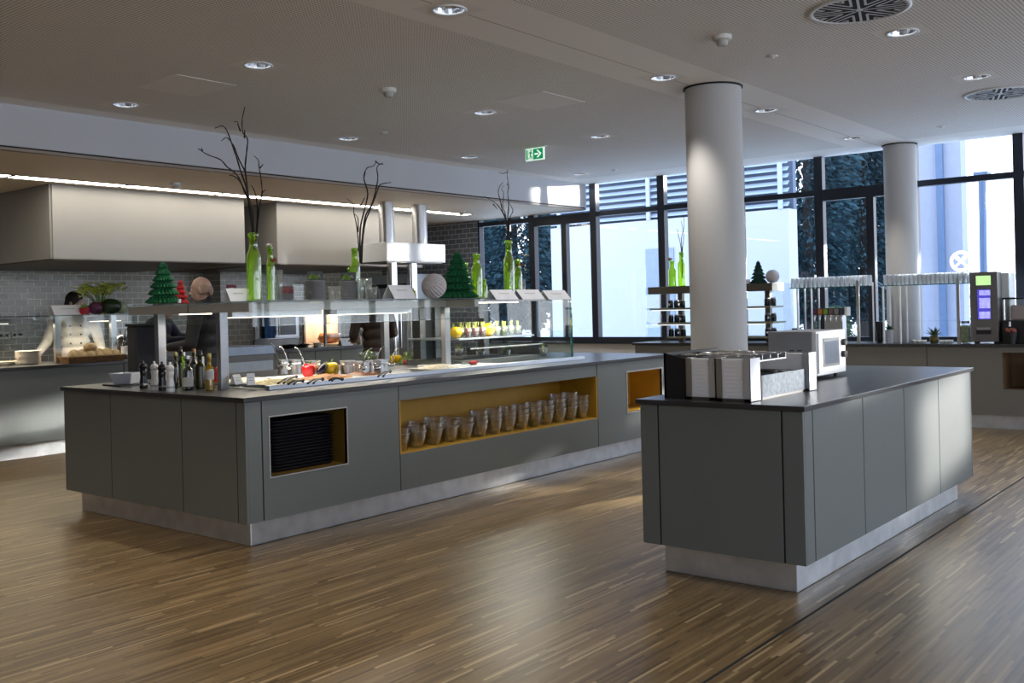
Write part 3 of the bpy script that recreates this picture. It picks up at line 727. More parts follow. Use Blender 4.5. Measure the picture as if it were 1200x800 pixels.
TREES = [(556, 27, 9, 1.75, 'fir', 0, 'dark tree at the far left of the window view'), (604, 25.2, 8, 1.5, 'round', 1, 'bushy dark tree left of the white outbuilding'), (648, 34, 10, 1.7, 'fir', 0, 'tall fir half hidden by the left end of the outbuilding'),
         (900, 33, 10, 2.0, 'fir', 0, 'dark fir rising behind the right end of the outbuilding'), (948, 25.5, 9, 1.45, 'round', 1, 'broad dark tree beside the outbuilding corner'), (980, 31, 10, 1.9, 'fir', 0, 'tall fir in the middle of the right hand window view'),
         (1014, 27.8, 9, 1.4, 'round', 1, 'dark leafy tree left of the far column'), (1022, 35, 11, 1.9, 'fir', 0, 'tall fir behind the far column'), (978, 18.5, 1.55, .45, 'round', 2, 'low yellow green shrub outside the right windows')]
for k, (u, y, h, r, kind, mi, lab) in enumerate(TREES):
    p = on_y(u, 330, y)
    t = thing('tree', lab, 'tree', (p.x, y, -0.3), group=None)
    crown('crown', h, r, 15000 if h > 3 else 2500, 11 + k, NEED[mi], t, kind)
    bm = NB(); tube(bm, [(0, 0, 0), (0, 0, h * 0.85)], [0.2 if h > 3 else .05, 0.04]); obj('trunk', bm, BARK, t)
def bare_shrub(p, h, seed, lab):
    rnd = random.Random(seed); bm = NB()
    def grow(a, d, l, r, n):
        pts = [a]
        for i in range(4):
            d = (d + Vector((rnd.uniform(-.25, .25), rnd.uniform(-.25, .25), 0.06))).normalized(); pts.append(pts[-1] + d * l / 4)
        tube(bm, pts, [r * (1 - 0.12 * i) for i in range(5)], 4, cap=False)
        if n:
            for i in range(3):
                q = pts[rnd.randint(1, 4)]; grow(q, (d + Vector((rnd.uniform(-.9, .9), rnd.uniform(-.9, .9), rnd.uniform(-.1, .5)))).normalized(), l * 0.62, r * 0.6, n - 1)
    for i in range(5): grow(Vector((rnd.uniform(-.5, .5), rnd.uniform(-.3, .3), 0)), Vector((rnd.uniform(-.5, .5), rnd.uniform(-.4, .4), 1)).normalized(), h * 0.5, 0.013, 2)
    o = obj('bare_shrub', bm, mat('grey_twigs', (0.40, 0.46, 0.56), 0.9)); o.location = p
    tag(o, lab, 'shrub', 'leafless shrubs outside')
for k, u in enumerate((1112, 1142, 1172)):
    p = on_y(u, 330, 18.5 + 2.2 * k); bare_shrub((p.x, 18.5 + 2.2 * k, -0.3), 3.1, 40 + k, ('leafless shrub below the cutlery decal', 'leafless shrub behind the outdoor post', 'leafless shrub right of the outdoor post')[k])

# ------------------------------------------------------------------ daylight
world = bpy.data.worlds.new('overcast_sky'); scene.world = world; world.use_nodes = True
nt = world.node_tree; nt.nodes.clear()
wo = nt.nodes.new('ShaderNodeOutputWorld'); bg = nt.nodes.new('ShaderNodeBackground')
tc = nt.nodes.new('ShaderNodeTexCoord'); sx = nt.nodes.new('ShaderNodeSeparateXYZ'); rp = nt.nodes.new('ShaderNodeValToRGB')
nt.links.new(tc.outputs['Generated'], sx.inputs[0]); nt.links.new(sx.outputs['Z'], rp.inputs['Fac'])
rp.color_ramp.elements[0].position = 0.0; rp.color_ramp.elements[0].color = (0.87, 0.915, 1.0, 1)
rp.color_ramp.elements[1].position = 0.7; rp.color_ramp.elements[1].color = (0.52, 0.72, 1.0, 1)
nt.links.new(rp.outputs[0], bg.inputs['Color']); bg.inputs['Strength'].default_value = SKY_E
nt.links.new(bg.outputs[0], wo.inputs[0])
def shaft(name, target, direction, sx_, sy_, energy, dist, col=(1.0, 0.97, 0.90), spread=2.5):
    """a shaft of low winter sun entering between the trees: a collimated lamp standing outside"""
    ld = bpy.data.lights.new(name, 'AREA'); ld.shape = 'RECTANGLE'; ld.size = sx_; ld.size_y = sy_; ld.energy = energy; ld.spread = math.radians(spread); ld.color = col
    lo = bpy.data.objects.new(name, ld); COL.objects.link(lo)
    d = Vector(direction).normalized(); lo.location = Vector(target) + d * dist
    lo.rotation_euler = d.to_track_quat('Z', 'Y').to_euler()
SUN_ = (5.0, 7.2, 1.55)
shaft('sun_shaft', (-1.88, 6.72, 0.56), SUN_, 0.62, 0.60, SUN_E * 0.38, 9.5, spread=2)
shaft('sun_shaft', (-2.25, 5.55, 1.02), (5.0, 7.2, 0.9), 1.25, 0.22, SUN_E * 0.16, 9.5, spread=1.5)
shaft('sun_shaft', (-10.05, 4.75, 0.22), (5.6, 8.2, 1.75), 1.5, 0.5, SUN_E * 1.4, 11.0, spread=2)
shaft('sun_shaft', (-9.02, 9.3, 2.13), (5.0, 4.2, 0.5), 0.95, 0.22, SUN_E * 0.05, 7.0, spread=2)
shaft('sun_shaft', (-3.75, 11.28, 1.57), (2.0, 7.2, 2.35), 2.9, 0.24, SUN_E * 1.8, 4.0, spread=2)  # extra beam added to brighten the upturned tumblers and the island plinth
shaft('sun_shaft', (XB, 11.2, 2.95), (5.0, 4.2, 0.5), 0.9, 0.24, SUN_E * 0.7, 6.0, spread=2)
# ================================================================== ISLAND COUNTERS
def ring_panel(name, m, parent, axis, pos, th, a0, a1, z0, z1, h, bevel=0.0):
    """panel in plane axis=pos with one rectangular opening h=(b0,b1,zb,zt)"""
    bm = NB(); b0, b1, zb, zt = h
    def bx(p0, p1, q0, q1):
        if p1 - p0 < 1e-4 or q1 - q0 < 1e-4: return
        if axis == 'x': box(bm, pos - th, p0, q0, pos, p1, q1)
        else: box(bm, p0, pos, q0, p1, pos + th, q1)
    bx(a0, a1, z0, zb); bx(a0, a1, zt, z1); bx(a0, b0, zb, zt); bx(b1, a1, zb, zt)
    return obj(name, bm, m, parent, world=True)
def lining(name, m, parent, axis, pos, dep, h):
    """open box behind an opening (five inner faces)"""
    bm = NB(); b0, b1, zb, zt = h; t = 0.012
    if axis == 'x':
        box(bm, pos - dep, b0 - t, zb - t, pos, b0, zt + t); box(bm, pos - dep, b1, zb - t, pos, b1 + t, zt + t)
        box(bm, pos - dep, b0, zb - t, pos, b1, zb); box(bm, pos - dep, b0, zt, pos, b1, zt + t); box(bm, pos - dep - t, b0 - t, zb - t, pos - dep, b1 + t, zt + t)
    else:
        box(bm, b0 - t, pos, zb - t, b0, pos + dep, zt + t); box(bm, b1, pos, zb - t, b1 + t, pos + dep, zt + t)
        box(bm, b0, pos, zb - t, b1, pos + dep, zb); box(bm, b0, pos, zt, b1, pos + dep, zt + t); box(bm, b0 - t, pos + dep, zb - t, b1 + t, pos + dep + t, zt + t)
    return obj(name, bm, m, parent, world=True)
def lip(name, m, parent, pos, h, w=0.008, pr=0.004):
    bm = NB(); b0, b1, zb, zt = h
    box(bm, pos - 0.02, b0 - w, zb - w, pos + pr, b1 + w, zb); box(bm, pos - 0.02, b0 - w, zt, pos + pr, b1 + w, zt + w)
    box(bm, pos - 0.02, b0 - w, zb, pos + pr, b0, zt); box(bm, pos - 0.02, b1, zb, pos + pr, b1 + w, zt)
    return obj(name, bm, m, parent, world=True)
G = 0.009
LIPM = mat('pale_niche_edge', (0.42, 0.42, 0.40), 0.4)
# ---- serving island
X1, Y1, XB1, YE1, HT, TH, ZB = -4.914, 3.544, -7.104, 8.545, 0.900, 0.028, 0.153
fx = X1 - 0.017; ey = Y1 + 0.017; pt = 0.019
N1 = (3.737, 4.346, 0.408, 0.767); N2 = (4.835, 7.232, 0.410, 0.770); N3 = (7.722, 8.336, 0.409, 0.770)
zt_ = HT - TH - 0.003
u1 = thing('serving_counter_cabinet', 'grey green cabinet at near end of serving island with dark tray niche', 'cabinet', ((fx + XB1) / 2, 4.19, 0), group=None)
bm = NB(); box(bm, XB1 + 0.02, ey + pt, ZB + 0.004, fx - pt - 0.5, 4.815, zt_); box(bm, fx - pt - 0.5, ey + pt, ZB + 0.004, fx - pt, N1[0] - 0.02, zt_); box(bm, fx - pt - 0.5, N1[1] + 0.02, ZB + 0.004, fx - pt, 4.815, zt_); box(bm, fx - pt - 0.5, N1[0] - 0.02, ZB + 0.004, fx - pt, N1[1] + 0.02, N1[2] - 0.02); box(bm, fx - pt - 0.5, N1[0] - 0.02, N1[3] + 0.02, fx - pt, N1[1] + 0.02, zt_)
obj('carcass', bm, GAPM, u1, world=True)
for a, b in ((XB1 + 0.015, -6.447), (-6.447, -5.592), (-5.592, -5.019)):
    wbox('end_panel', PANEL, u1, a + G / 2, ey, ZB, b - G / 2, ey + pt, zt_, 0.0015)
bm = NB(); box(bm, -5.019 + G / 2, ey, ZB, fx - 0.0, ey + pt, zt_); box(bm, fx - pt, ey + pt, ZB, fx, 3.681 - G / 2, zt_); obj('corner_post', bm, PANEL, u1, bevel=0.002, world=True)
for xx in (-6.447, -5.592, -5.019): wbox('panel_joint', GAPM, u1, xx - G / 2, ey + .002, ZB + .001, xx + G / 2, ey + pt, zt_ - .001)
wbox('panel_joint', GAPM, u1, fx - pt, 3.681 - G / 2, ZB + .001, fx - .002, 3.681 + G / 2, zt_ - .001)
wbox('panel_joint', GAPM, u1, fx - pt, 4.823 - G / 2, ZB + .001, fx - .002, 4.823 + G / 2, zt_ - .001)
ring_panel('front_panel', PANEL, u1, 'x', fx, pt, 3.681 + G / 2, 4.823 - G / 2, ZB, zt_, N1)
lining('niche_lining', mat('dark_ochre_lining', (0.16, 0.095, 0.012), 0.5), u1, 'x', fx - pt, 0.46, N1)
lip('niche_edge', LIPM, u1, fx, N1)
u2 = thing('serving_counter_cabinet', 'long cabinet of serving island with open ochre shelf of glass bowls', 'cabinet', ((fx + XB1) / 2, 6.03, 0))
wbox('carcass', GAPM, u2, XB1 + 0.02, 4.828, ZB + 0.004, fx - pt - 0.5, 7.238, zt_)
wbox('upper_panel', PANEL, u2, fx - pt, 4.823 + G / 2, N2[3], fx, 7.240 - G / 2, zt_, 0.0015)
wbox('lower_panel', PANEL, u2, fx - pt, 4.823 + G / 2, ZB, fx, 7.240 - G / 2, N2[2] - 0.008, 0.0015)
lining('shelf_lining', OCHRE, u2, 'x', fx - 0.002, 0.40, (4.838, 7.226, N2[2], N2[3]))
u3 = thing('serving_counter_cabinet', 'grey green cabinet at far end of serving island with empty ochre niche', 'cabinet', ((fx + XB1) / 2, 7.88, 0))
wbox('carcass', GAPM, u3, XB1 + 0.02, 7.245, ZB + 0.004, fx - pt - 0.4, YE1 - 0.04, zt_)
ring_panel('front_panel', PANEL, u3, 'x', fx, pt, 7.240 + G / 2, YE1 - 0.017, ZB, zt_, N3)
lining('niche_lining', OCHRE, u3, 'x', fx - pt, 0.34, N3)
lip('niche_edge', LIPM, u3, fx, N3, 0.012, 0.005)
wbox('end_panel', PANEL, u3, XB1 + 0.017, YE1 - 0.036, ZB, fx - pt, YE1 - 0.017, zt_)
for nm, y0, y1, uu in (('back_panel', ey + pt, 4.823, u1), ('back_panel', 4.823, 7.24, u2), ('back_panel', 7.24, YE1 - 0.036, u3)):
    wbox(nm, PANEL, uu, XB1 + 0.001, y0 + G / 2, ZB, XB1 + 0.018, y1 - G / 2, zt_)
bm = NB(); box(bm, XB1, Y1, HT - TH, X1, YE1, HT)
tag(obj('worktop', bm, TOP, bevel=0.002), 'black worktop of the large serving island', 'worktop')
bm = NB(); box(bm, XB1 + 0.09, Y1 + 0.094, 0, X1 - 0.094, YE1 - 0.09, ZB)
tag(obj('plinth', bm, STEELM, bevel=0.006), 'brushed steel plinth under the large serving island', 'plinth')
# stacked dark trays in the niche
tr = thing('tray', '', 'tray', (fx - 0.255, 4.075, N1[2] + 0.001), group='dark trays stacked in the niche')
def tray_mesh():
    bm = NB(); hx, hy = 0.17, 0.245
    def rr(x, y, r=0.03, n=4):
        return [(sx * (x - r) + r * math.cos(a), sy * (y - r) + r * math.sin(a)) for sx, sy, a0 in ((1, 1, 0), (-1, 1, PI / 2), (-1, -1, PI), (1, -1, 1.5 * PI)) for a in [a0 + PI / 2 * k / n for k in range(n + 1)]]
    loops = []
    for x, y, z in ((hx - .02, hy - .02, 0), (hx, hy, 0.016), (hx, hy, 0.0195), (hx - .006, hy - .006, 0.0195), (hx - .022, hy - .022, 0.006)):
        loops.append([bm.verts.new((px_, py_, z)) for px_, py_ in rr(x, y)])
    for A, B in zip(loops, loops[1:]):
        for k in range(len(A)): bm.faces.new((A[k], A[(k + 1) % len(A)], B[(k + 1) % len(A)], B[k]))
    bm.faces.new(loops[0][::-1]); bm.faces.new(loops[-1]); return bm
obj('tray_body', tray_mesh(), TRAYM, tr)
tr['label'] = 'dark plastic serving tray in the niche stack of the serving island'
for k in range(1, 16): dup(tr, (fx - 0.255, 4.075, N1[2] + 0.001 + 0.0198 * k))
# nested glass bowls on the ochre shelf
gb = thing('glass_bowl', 'clear glass bowl in a nested stack on the ochre shelf', 'bowl', (0, 0, 0), group='glass bowls stacked on the ochre shelf')
bm = NB(); lathe(bm, [(0, 0.0), (0.036, 0.0), (0.042, 0.004), (0.056, 0.050), (0.071, 0.112), (0.0745, 0.120), (0.0715, 0.120), (0.068, 0.111), (0.053, 0.050), (0.036, 0.008), (0, 0.008)], seg=28)
BOWLG = glass_mat('thin_bowl_glass', (0.985, 0.985, 0.98), 0.12, body=0.0)
obj('bowl_body', bm, BOWLG, gb, smooth=True)
rnd = random.Random(3)
first = True
spots = [(472, 5), (488, 5), (506, 6), (523, 5), (539, 4), (556, 6), (571, 7), (587, 6), (601, 6), (615, 7), (630, 7), (643, 8), (656, 8), (667, 6)]
for i, (u, n) in enumerate(spots):
    for row in (0, 1):
        xx = fx - 0.10 - 0.165 * row; yy = 4.925 + 0.1695 * i
        if row and i % 2: continue
        for k in range(max(2, n // 2) if row == 0 else 2):
            loc = (xx + rnd.uniform(-.002, .002), yy + rnd.uniform(-.002, .002), N2[2] + 0.001 + 0.040 * k)
            if first: gb.location = loc; first = False
            else: dup(gb, loc, rotz=k * 0.7)

# ---- small island with napkins and microwave
X2, Y2, W2, L2 = -1.863, 4.425, 0.915, 2.892
fx2 = X2 - 0.017; ey2 = Y2 + 0.017; bx2 = X2 - W2 + 0.017; ye2 = Y2 + L2 - 0.017; ZB2 = 0.1545; zt2 = HT - 0.024 - 0.003
SEAMS = [4.557, 5.223, 5.888, 6.553, ye2 - 0.012]
isl = thing('counter_cabinet', 'near cabinet of small island with plain grey green end panel', 'cabinet', ((fx2 + bx2) / 2, 4.83, 0))
wbox('carcass', GAPM, isl, bx2 + 0.02, ey2 + pt, ZB2 + 0.003, fx2 - pt, 5.221, zt2)
bm = NB(); box(bm, bx2, ey2, ZB2, -2.655 - G / 2, ey2 + pt, zt2); box(bm, bx2, ey2 + pt, ZB2, bx2 + pt, 4.557 - G / 2, zt2); obj('corner_post', bm, PANEL, isl, bevel=0.0025, world=True)
wbox('end_panel', PANEL, isl, -2.655 + G / 2, ey2, ZB2, -1.985 - G / 2, ey2 + pt, zt2, 0.0015)
bm = NB(); box(bm, -1.985 + G / 2, ey2, ZB2, fx2, ey2 + pt, zt2); box(bm, fx2 - pt, ey2 + pt, ZB2, fx2, 4.557 - G / 2, zt2); obj('corner_post', bm, PANEL, isl, bevel=0.0025, world=True)
for xx in (-2.655, -1.985): wbox('panel_joint', GAPM, isl, xx - G / 2, ey2 + .002, ZB2 + .001, xx + G / 2, ey2 + pt, zt2 - .001)
wbox('panel_joint', GAPM, isl, fx2 - pt, 4.557 - G / 2, ZB2 + .001, fx2 - .002, 4.557 + G / 2, zt2 - .001)
wbox('door', PANEL, isl, fx2 - pt, 4.557 + G / 2, ZB2, fx2, 5.223 - G / 2, zt2, 0.0015)
wbox('back_panel', PANEL, isl, bx2, 4.557 + G / 2, ZB2, bx2 + pt, 5.223 - G / 2, zt2)
for k, (a, b) in enumerate(zip(SEAMS[1:], SEAMS[2:])):
    t = thing('counter_cabinet', ('second cabinet from the near end of the small island', 'third cabinet of the small island, beside the sunlit door', 'far end cabinet of the small island')[k], 'cabinet', ((fx2 + bx2) / 2, (a + b) / 2, 0))
    wbox('carcass', GAPM, t, bx2 + 0.02, a + 0.001, ZB2 + 0.003, fx2 - pt, b - (0.001 if k < 2 else 0.0), zt2)
    wbox('door', PANEL, t, fx2 - pt, a + G / 2, ZB2, fx2, b - G / 2, zt2, 0.0015)
    wbox('back_panel', PANEL, t, bx2, a + G / 2, ZB2, bx2 + pt, b - G / 2, zt2)
    if k == 2: wbox('end_panel', PANEL, t, bx2, b, ZB2, fx2, b + 0.012, zt2)
bm = NB(); box(bm, X2 - W2, Y2, HT - 0.024, X2, Y2 + L2, HT)
tag(obj('worktop', bm, TOP, bevel=0.002), 'black worktop of the small island with the microwave', 'worktop')
bm = NB(); box(bm, X2 - W2 + 0.097, Y2 + 0.097, 0, X2 - 0.097, Y2 + L2 - 0.097, ZB2)
tag(obj('plinth', bm, STEELM, bevel=0.006), 'brushed steel plinth under the small island', 'plinth')

# ---- long counter along the windows
FY, HC = 11.17, 0.885
xs = [-7.0, -5.14, -3.315, -1.0, 0.8, 2.6]
n_hi, n_lo = on_y(1174, 413, FY), on_y(1174, 456, FY)
NW = (n_hi.x, -1.25, n_lo.z, n_hi.z)
labs = ['window counter cabinet behind the round column, leftmost of the row', 'window counter cabinet below the stacked drinking glasses', 'window counter cabinet with open niche under the drinks dispenser', 'window counter cabinet right of the niche one', 'rightmost window counter cabinet']
for k, (a, b) in enumerate(zip(xs, xs[1:])):
    t = thing('window_counter_cabinet', labs[k], 'cabinet', ((a + b) / 2, 11.5, 0))
    if k == 2:
        wbox('carcass', GAPM, t, a, FY + 0.02 + 0.395, 0.155, b, FY + .43, HC - 0.033)
        ring_panel('front_panel', PANEL_SHADE, t, 'y', FY, 0.02, a + G / 2, b - G / 2, 0.15, HC - 0.033, NW)
        lining('niche_lining', mat('brown_niche_lining', (0.20, 0.12, 0.06), 0.5), t, 'y', FY + 0.02, 0.38, NW)
    else:
        wbox('carcass', GAPM, t, a + (0.02 if k == 0 else 0), FY + 0.02, 0.155, b, 11.45, HC - 0.033)
        wbox('front_panel', PANEL_SHADE, t, a + G / 2, FY, 0.15, b - G / 2, FY + 0.02, HC - 0.033, 0.0015)
        if k == 0: wbox('end_panel', PANEL_SHADE, t, a, FY + 0.02, 0.15, a + 0.019, 11.80, HC - 0.033)
bm = NB(); box(bm, -7.03, FY - 0.02, HC - 0.03, 2.62, 11.453, HC); box(bm, -7.03, 11.453, HC - 0.03, c2.x - .19, YW - 0.048, HC); box(bm, c2.x + .19, 11.453, HC - 0.03, 2.62, YW - 0.048, HC); tag(obj('worktop', bm, TOP, bevel=0.002), 'long black worktop running below the windows', 'worktop')
bm = NB(); box(bm, -6.93, FY + 0.09, 0, 2.55, 11.44, 0.15); tag(obj('plinth', bm, STEELM), 'steel plinth under the long window counter', 'plinth')
# dark stacked trays in that niche
t0 = thing('tray', 'black serving tray in the stack inside the window counter niche', 'tray', (-2.05, FY + 0.22, NW[2] + 0.002), group='black trays in the window counter niche', rotz=PI / 2)
obj('tray_body', tray_mesh(), TRAYM, t0)
for k in range(1, 14): dup(t0, (-2.05, FY + 0.22, NW[2] + 0.002 + 0.0198 * k), PI / 2)

# ---- kitchen counter on the left, facing the island
LX, LH = -10.05, 0.922
lc = [(1.2, 3.6, 'grey green kitchen counter cabinet at the far left, nearest the viewer'), (3.6, 5.72, 'grey green kitchen counter cabinet below the bread basket, sunlit at its foot'), (5.72, 6.35, 'narrow kitchen counter cabinet at the end of the left counter')]
for a, b, l in lc:
    t = thing('kitchen_counter_cabinet', l, 'cabinet', (LX - 0.4, (a + b) / 2, 0))
    wbox('carcass', GAPM, t, LX - 0.8, a, 0.155, LX - 0.02, b, LH - 0.033)
    wbox('front_panel', PANEL, t, LX - 0.02, a + G / 2, 0.15, LX, b - G / 2, LH - 0.033, 0.0015)
    if b > 6: wbox('end_panel', PANEL, t, LX - 0.8, b, 0.15, LX, b + 0.019, LH - 0.033)
bm = NB(); box(bm, LX - 0.82, 1.2, LH - 0.03, LX + 0.02, 6.39, LH); tag(obj('worktop', bm, TOP, bevel=0.002), 'black worktop of the left kitchen counter', 'worktop')
bm = NB(); box(bm, LX - 0.7, 1.3, 0, LX - 0.1, 6.3, 0.15); tag(obj('plinth', bm, STEELM), 'steel plinth under the left kitchen counter', 'plinth')

# ---- rounded rear kitchen counter seen through the gantry
bm = NB()
def rounded(x0, y0, x1, y1, r, n=10):   # only the (x1,y1) corner is round
    return [(x0, y0), (x1, y0)] + [(x1 - r + r * math.cos(a), y1 - r + r * math.sin(a)) for a in [PI / 2 * k / n for k in range(n + 1)]] + [(x0, y1)]
rc = thing('rear_kitchen_counter', 'rear kitchen counter with rounded dark edge behind the serving gantry', 'counter', (-10.9, 8.9, 0))
bm = NB(); prism(bm, rounded(-11.4, 7.85, -10.52, 10.15, 0.75), 0.72, Matrix.Translation((0, 0, 0.15))); obj('curved_front', bm, mat('olive_grey_laminate', (0.16, 0.165, 0.13), 0.5), rc, world=True)
bm = NB(); prism(bm, rounded(-11.42, 7.83, -10.48, 10.19, 0.78), 0.04, Matrix.Translation((0, 0, 0.875))); obj('counter_slab', bm, TOP, rc, world=True)
bm = NB(); prism(bm, rounded(-11.3, 7.95, -10.6, 10.05, 0.7), 0.15); obj('counter_plinth', bm, STEELM, rc, world=True)
for y in (8.3, 8.75, 9.2):
    bm = NB(); box(bm, -10.521, y, 0.16, -10.517, y + 0.006, 0.87); obj('panel_joint', bm, GAPM, rc, world=True)

# ---- kitchen hoods
def hood(label, y0, y1, x0=-12.4, x1=-9.97, z0=2.0):
    t = thing('extractor_hood', label, 'extractor hood', ((x0 + x1) / 2, (y0 + y1) / 2, z0))
    bm = NB()
    for f in (((x1, y0), (x1, y1)), ((x0, y0), (x1, y0)), ((x1, y1), (x0, y1))):
        (ax, ay), (bx_, by) = f
        bm.faces.new([bm.verts.new(c) for c in ((ax, ay, z0), (bx_, by, z0), (bx_, by, ZK - 0.001), (ax, ay, ZK - 0.001))])
    o = obj('hood_panels', bm, HOODM, t, world=True); s = o.modifiers.new('thick', 'SOLIDIFY'); s.thickness = 0.02
    wbox('filter_tray', STEELD, t, x0 + 0.03, y0 + 0.03, z0 + 0.03, x1 - 0.03, y1 - 0.03, z0 + 0.07)
    wbox('drip_edge', mat('hood_edge', (0.13, 0.10, 0.08), 0.4, 0.6), t, x0, y0 + 0.005, z0 - 0.012, x1 + 0.004, y1 - 0.005, z0 + 0.001)
    return t
hood('large beige extractor hood over the cooking line at the left', 4.93, 7.25)
hood('second beige extractor hood behind the green bottles', 7.76, 10.3)
h3 = thing('extractor_hood', 'small white island hood on paired steel tubes', 'extractor hood', (-9.3, 9.2, 2.0))
HW = mat('white_hood_enamel', (0.66, 0.68, 0.70), 0.35, 0.1, var=0.02)
bm = NB(); box(bm, -9.58, 8.68, 2.005, -9.02, 9.75, 2.245); obj('hood_box', bm, HW, h3, bevel=0.004, world=True)
wbox('hood_underside', STEELD, h3, -9.55, 8.71, 1.992, -9.05, 9.72, 2.004)
for yy in (8.82, 9.42):
    bm = NB(); cyl(bm, (-9.16, yy, 2.246), 0.098, ZK - 2.247, 28); obj('exhaust_tube', bm, STEEL, h3, smooth='auto', world=True)
for yy in (8.86, 9.22):
    bm = NB(); cyl(bm, (-9.12, yy, 0), 0.066, 1.99, 24); obj('support_tube', bm, CHROME, h3, smooth='auto', world=True)
# strip lights in the kitchen ceiling
STRIP = mat('strip_light_diffuser', (1, 1, 1), 0.5, emit=(1.0, 0.93, 0.80), estr=STRIP_E)
sl = None
for k in range(8):
    y0 = 2.07 + 1.16 * k
    t = thing('strip_light', 'fluorescent ceiling strip segment above the kitchen hoods', 'ceiling light', (-9.62, y0 + 0.58, ZK), group='kitchen strip light segments')
    y1 = y0 + (1.14 if k < 7 else 0.75)
    wbox('diffuser', STRIP, t, -9.75, y0 + 0.01, ZK - 0.006, -9.56, y1 - 0.01, ZK - 0.001)
    bm = NB(); box(bm, -9.757, y0, ZK - 0.008, -9.75, y1, ZK); box(bm, -9.56, y0, ZK - 0.008, -9.553, y1, ZK); box(bm, -9.75, y0, ZK - 0.008, -9.56, y0 + 0.008, ZK); box(bm, -9.75, y1 - 0.008, ZK - 0.008, -9.56, y1, ZK)
    obj('frame', bm, GAPM, t, world=True)
    if k < 1: continue
labs = ['nearest', 'second', 'third', 'fourth', 'fifth', 'sixth', 'seventh', 'farthest']
sls = [o for o in bpy.data.objects if o.name.startswith('strip_light') and o.type == 'EMPTY']
for o, l in zip(sorted(sls, key=lambda o: o.location.y), labs): o['label'] = '%s segment of the bright kitchen ceiling strip light' % l
# ================================================================== SERVING GANTRY ON THE ISLAND
GZ = 1.475
ga = thing('serving_gantry', 'steel and glass serving gantry with a flat glass top shelf on the island', 'gantry', (-5.95, 5.0, HT))
for x, y in ((-5.655, 3.875), (-6.39, 3.875), (-5.63, 6.01), (-6.37, 6.03)):
    wbox('post', STEELP, ga, x, y, HT, x + 0.048, y + 0.06, 1.41, 0.002)
bm = NB(); box(bm, -6.72, 3.872, 1.405, -5.29, 3.915, 1.464); box(bm, -6.42, 3.915, 1.41, -6.36, 6.09, 1.46); box(bm, -5.66, 3.915, 1.41, -5.60, 6.09, 1.46); box(bm, -6.72, 6.05, 1.405, -5.29, 6.10, 1.464)
obj('beam', bm, mat('satin_beam', (0.62, 0.59, 0.55), 0.42, 0.2, var=.05), ga, bevel=0.002, world=True)
wbox('beam_joint', GAPM, ga, -5.97, 3.8705, 1.408, -5.962, 3.874, 1.475)
SHELFG = glass_mat('shelf_glass', (0.80, 0.88, 0.87), 0.07, body=0.12, bodycol=(0.25, 0.3, 0.3))
wbox('glass_shelf', SHELFG, ga, -6.74, 3.865, 1.464, -5.25, 6.13, GZ)
wbox('front_glass', GLASS, ga, -5.262, 3.872, 1.315, -5.252, 6.125, 1.463)
wbox('front_glass_edge', GEDGE, ga, -5.262, 3.872, 1.312, -5.252, 6.125, 1.315)
wbox('shelf_edge', mat('shelf_dark_edge', (0.015, 0.03, 0.03), 0.2), ga, -5.251, 3.865, 1.465, -5.249, 6.13, 1.474)
wbox('end_glass', GLASS, ga, -6.70, 3.868, 1.33, -5.75, 3.871, 1.405)
HEATE = mat('heat_lamp_tube', (1, 1, 1), 0.5, emit=(1.0, 0.86, 0.66), estr=3.0)
for y0, y1 in ((4.15, 4.95), (5.1, 5.9)):
    bm = NB(); box(bm, -6.02, y0, 1.37, -5.86, y1, 1.43); lb = obj('heat_bar', bm, STEEL, ga, world=True)
    bm = NB(); box(bm, -5.99, y0 + 0.02, 1.366, -5.89, y1 - 0.02, 1.3695); obj('heat_tube', bm, HEATE, lb, world=True)
ld = bpy.data.lights.new('heat_lamp', 'AREA'); ld.shape = 'RECTANGLE'; ld.size = 0.12; ld.size_y = 1.8; ld.energy = HEAT_E; ld.color = (1.0, 0.88, 0.72)
lo = bpy.data.objects.new('heat_lamp', ld); COL.objects.link(lo); lo.location = (-5.94, 5.02, 1.36)
bm = NB(); box(bm, -6.10, 3.89, 1.397, -5.74, 3.905, 1.403); obj('led_strip', bm, HEATE, ga, world=True)

# recessed serving deck with raised steel rail
dk = thing('serving_deck', 'steel serving deck with raised front rail let into island worktop', 'serving deck', (-5.75, 5.7, HT))
wbox('deck_plate', STEEL, dk, -6.30, 3.98, HT, -5.285, 7.50, HT + 0.006)
wbox('front_rail', mat('rail_steel', (0.50, 0.53, 0.58), 0.35, 1.0, var=0.05), dk, -5.285, 3.975, HT, -5.235, 7.50, HT + 0.030, 0.003)
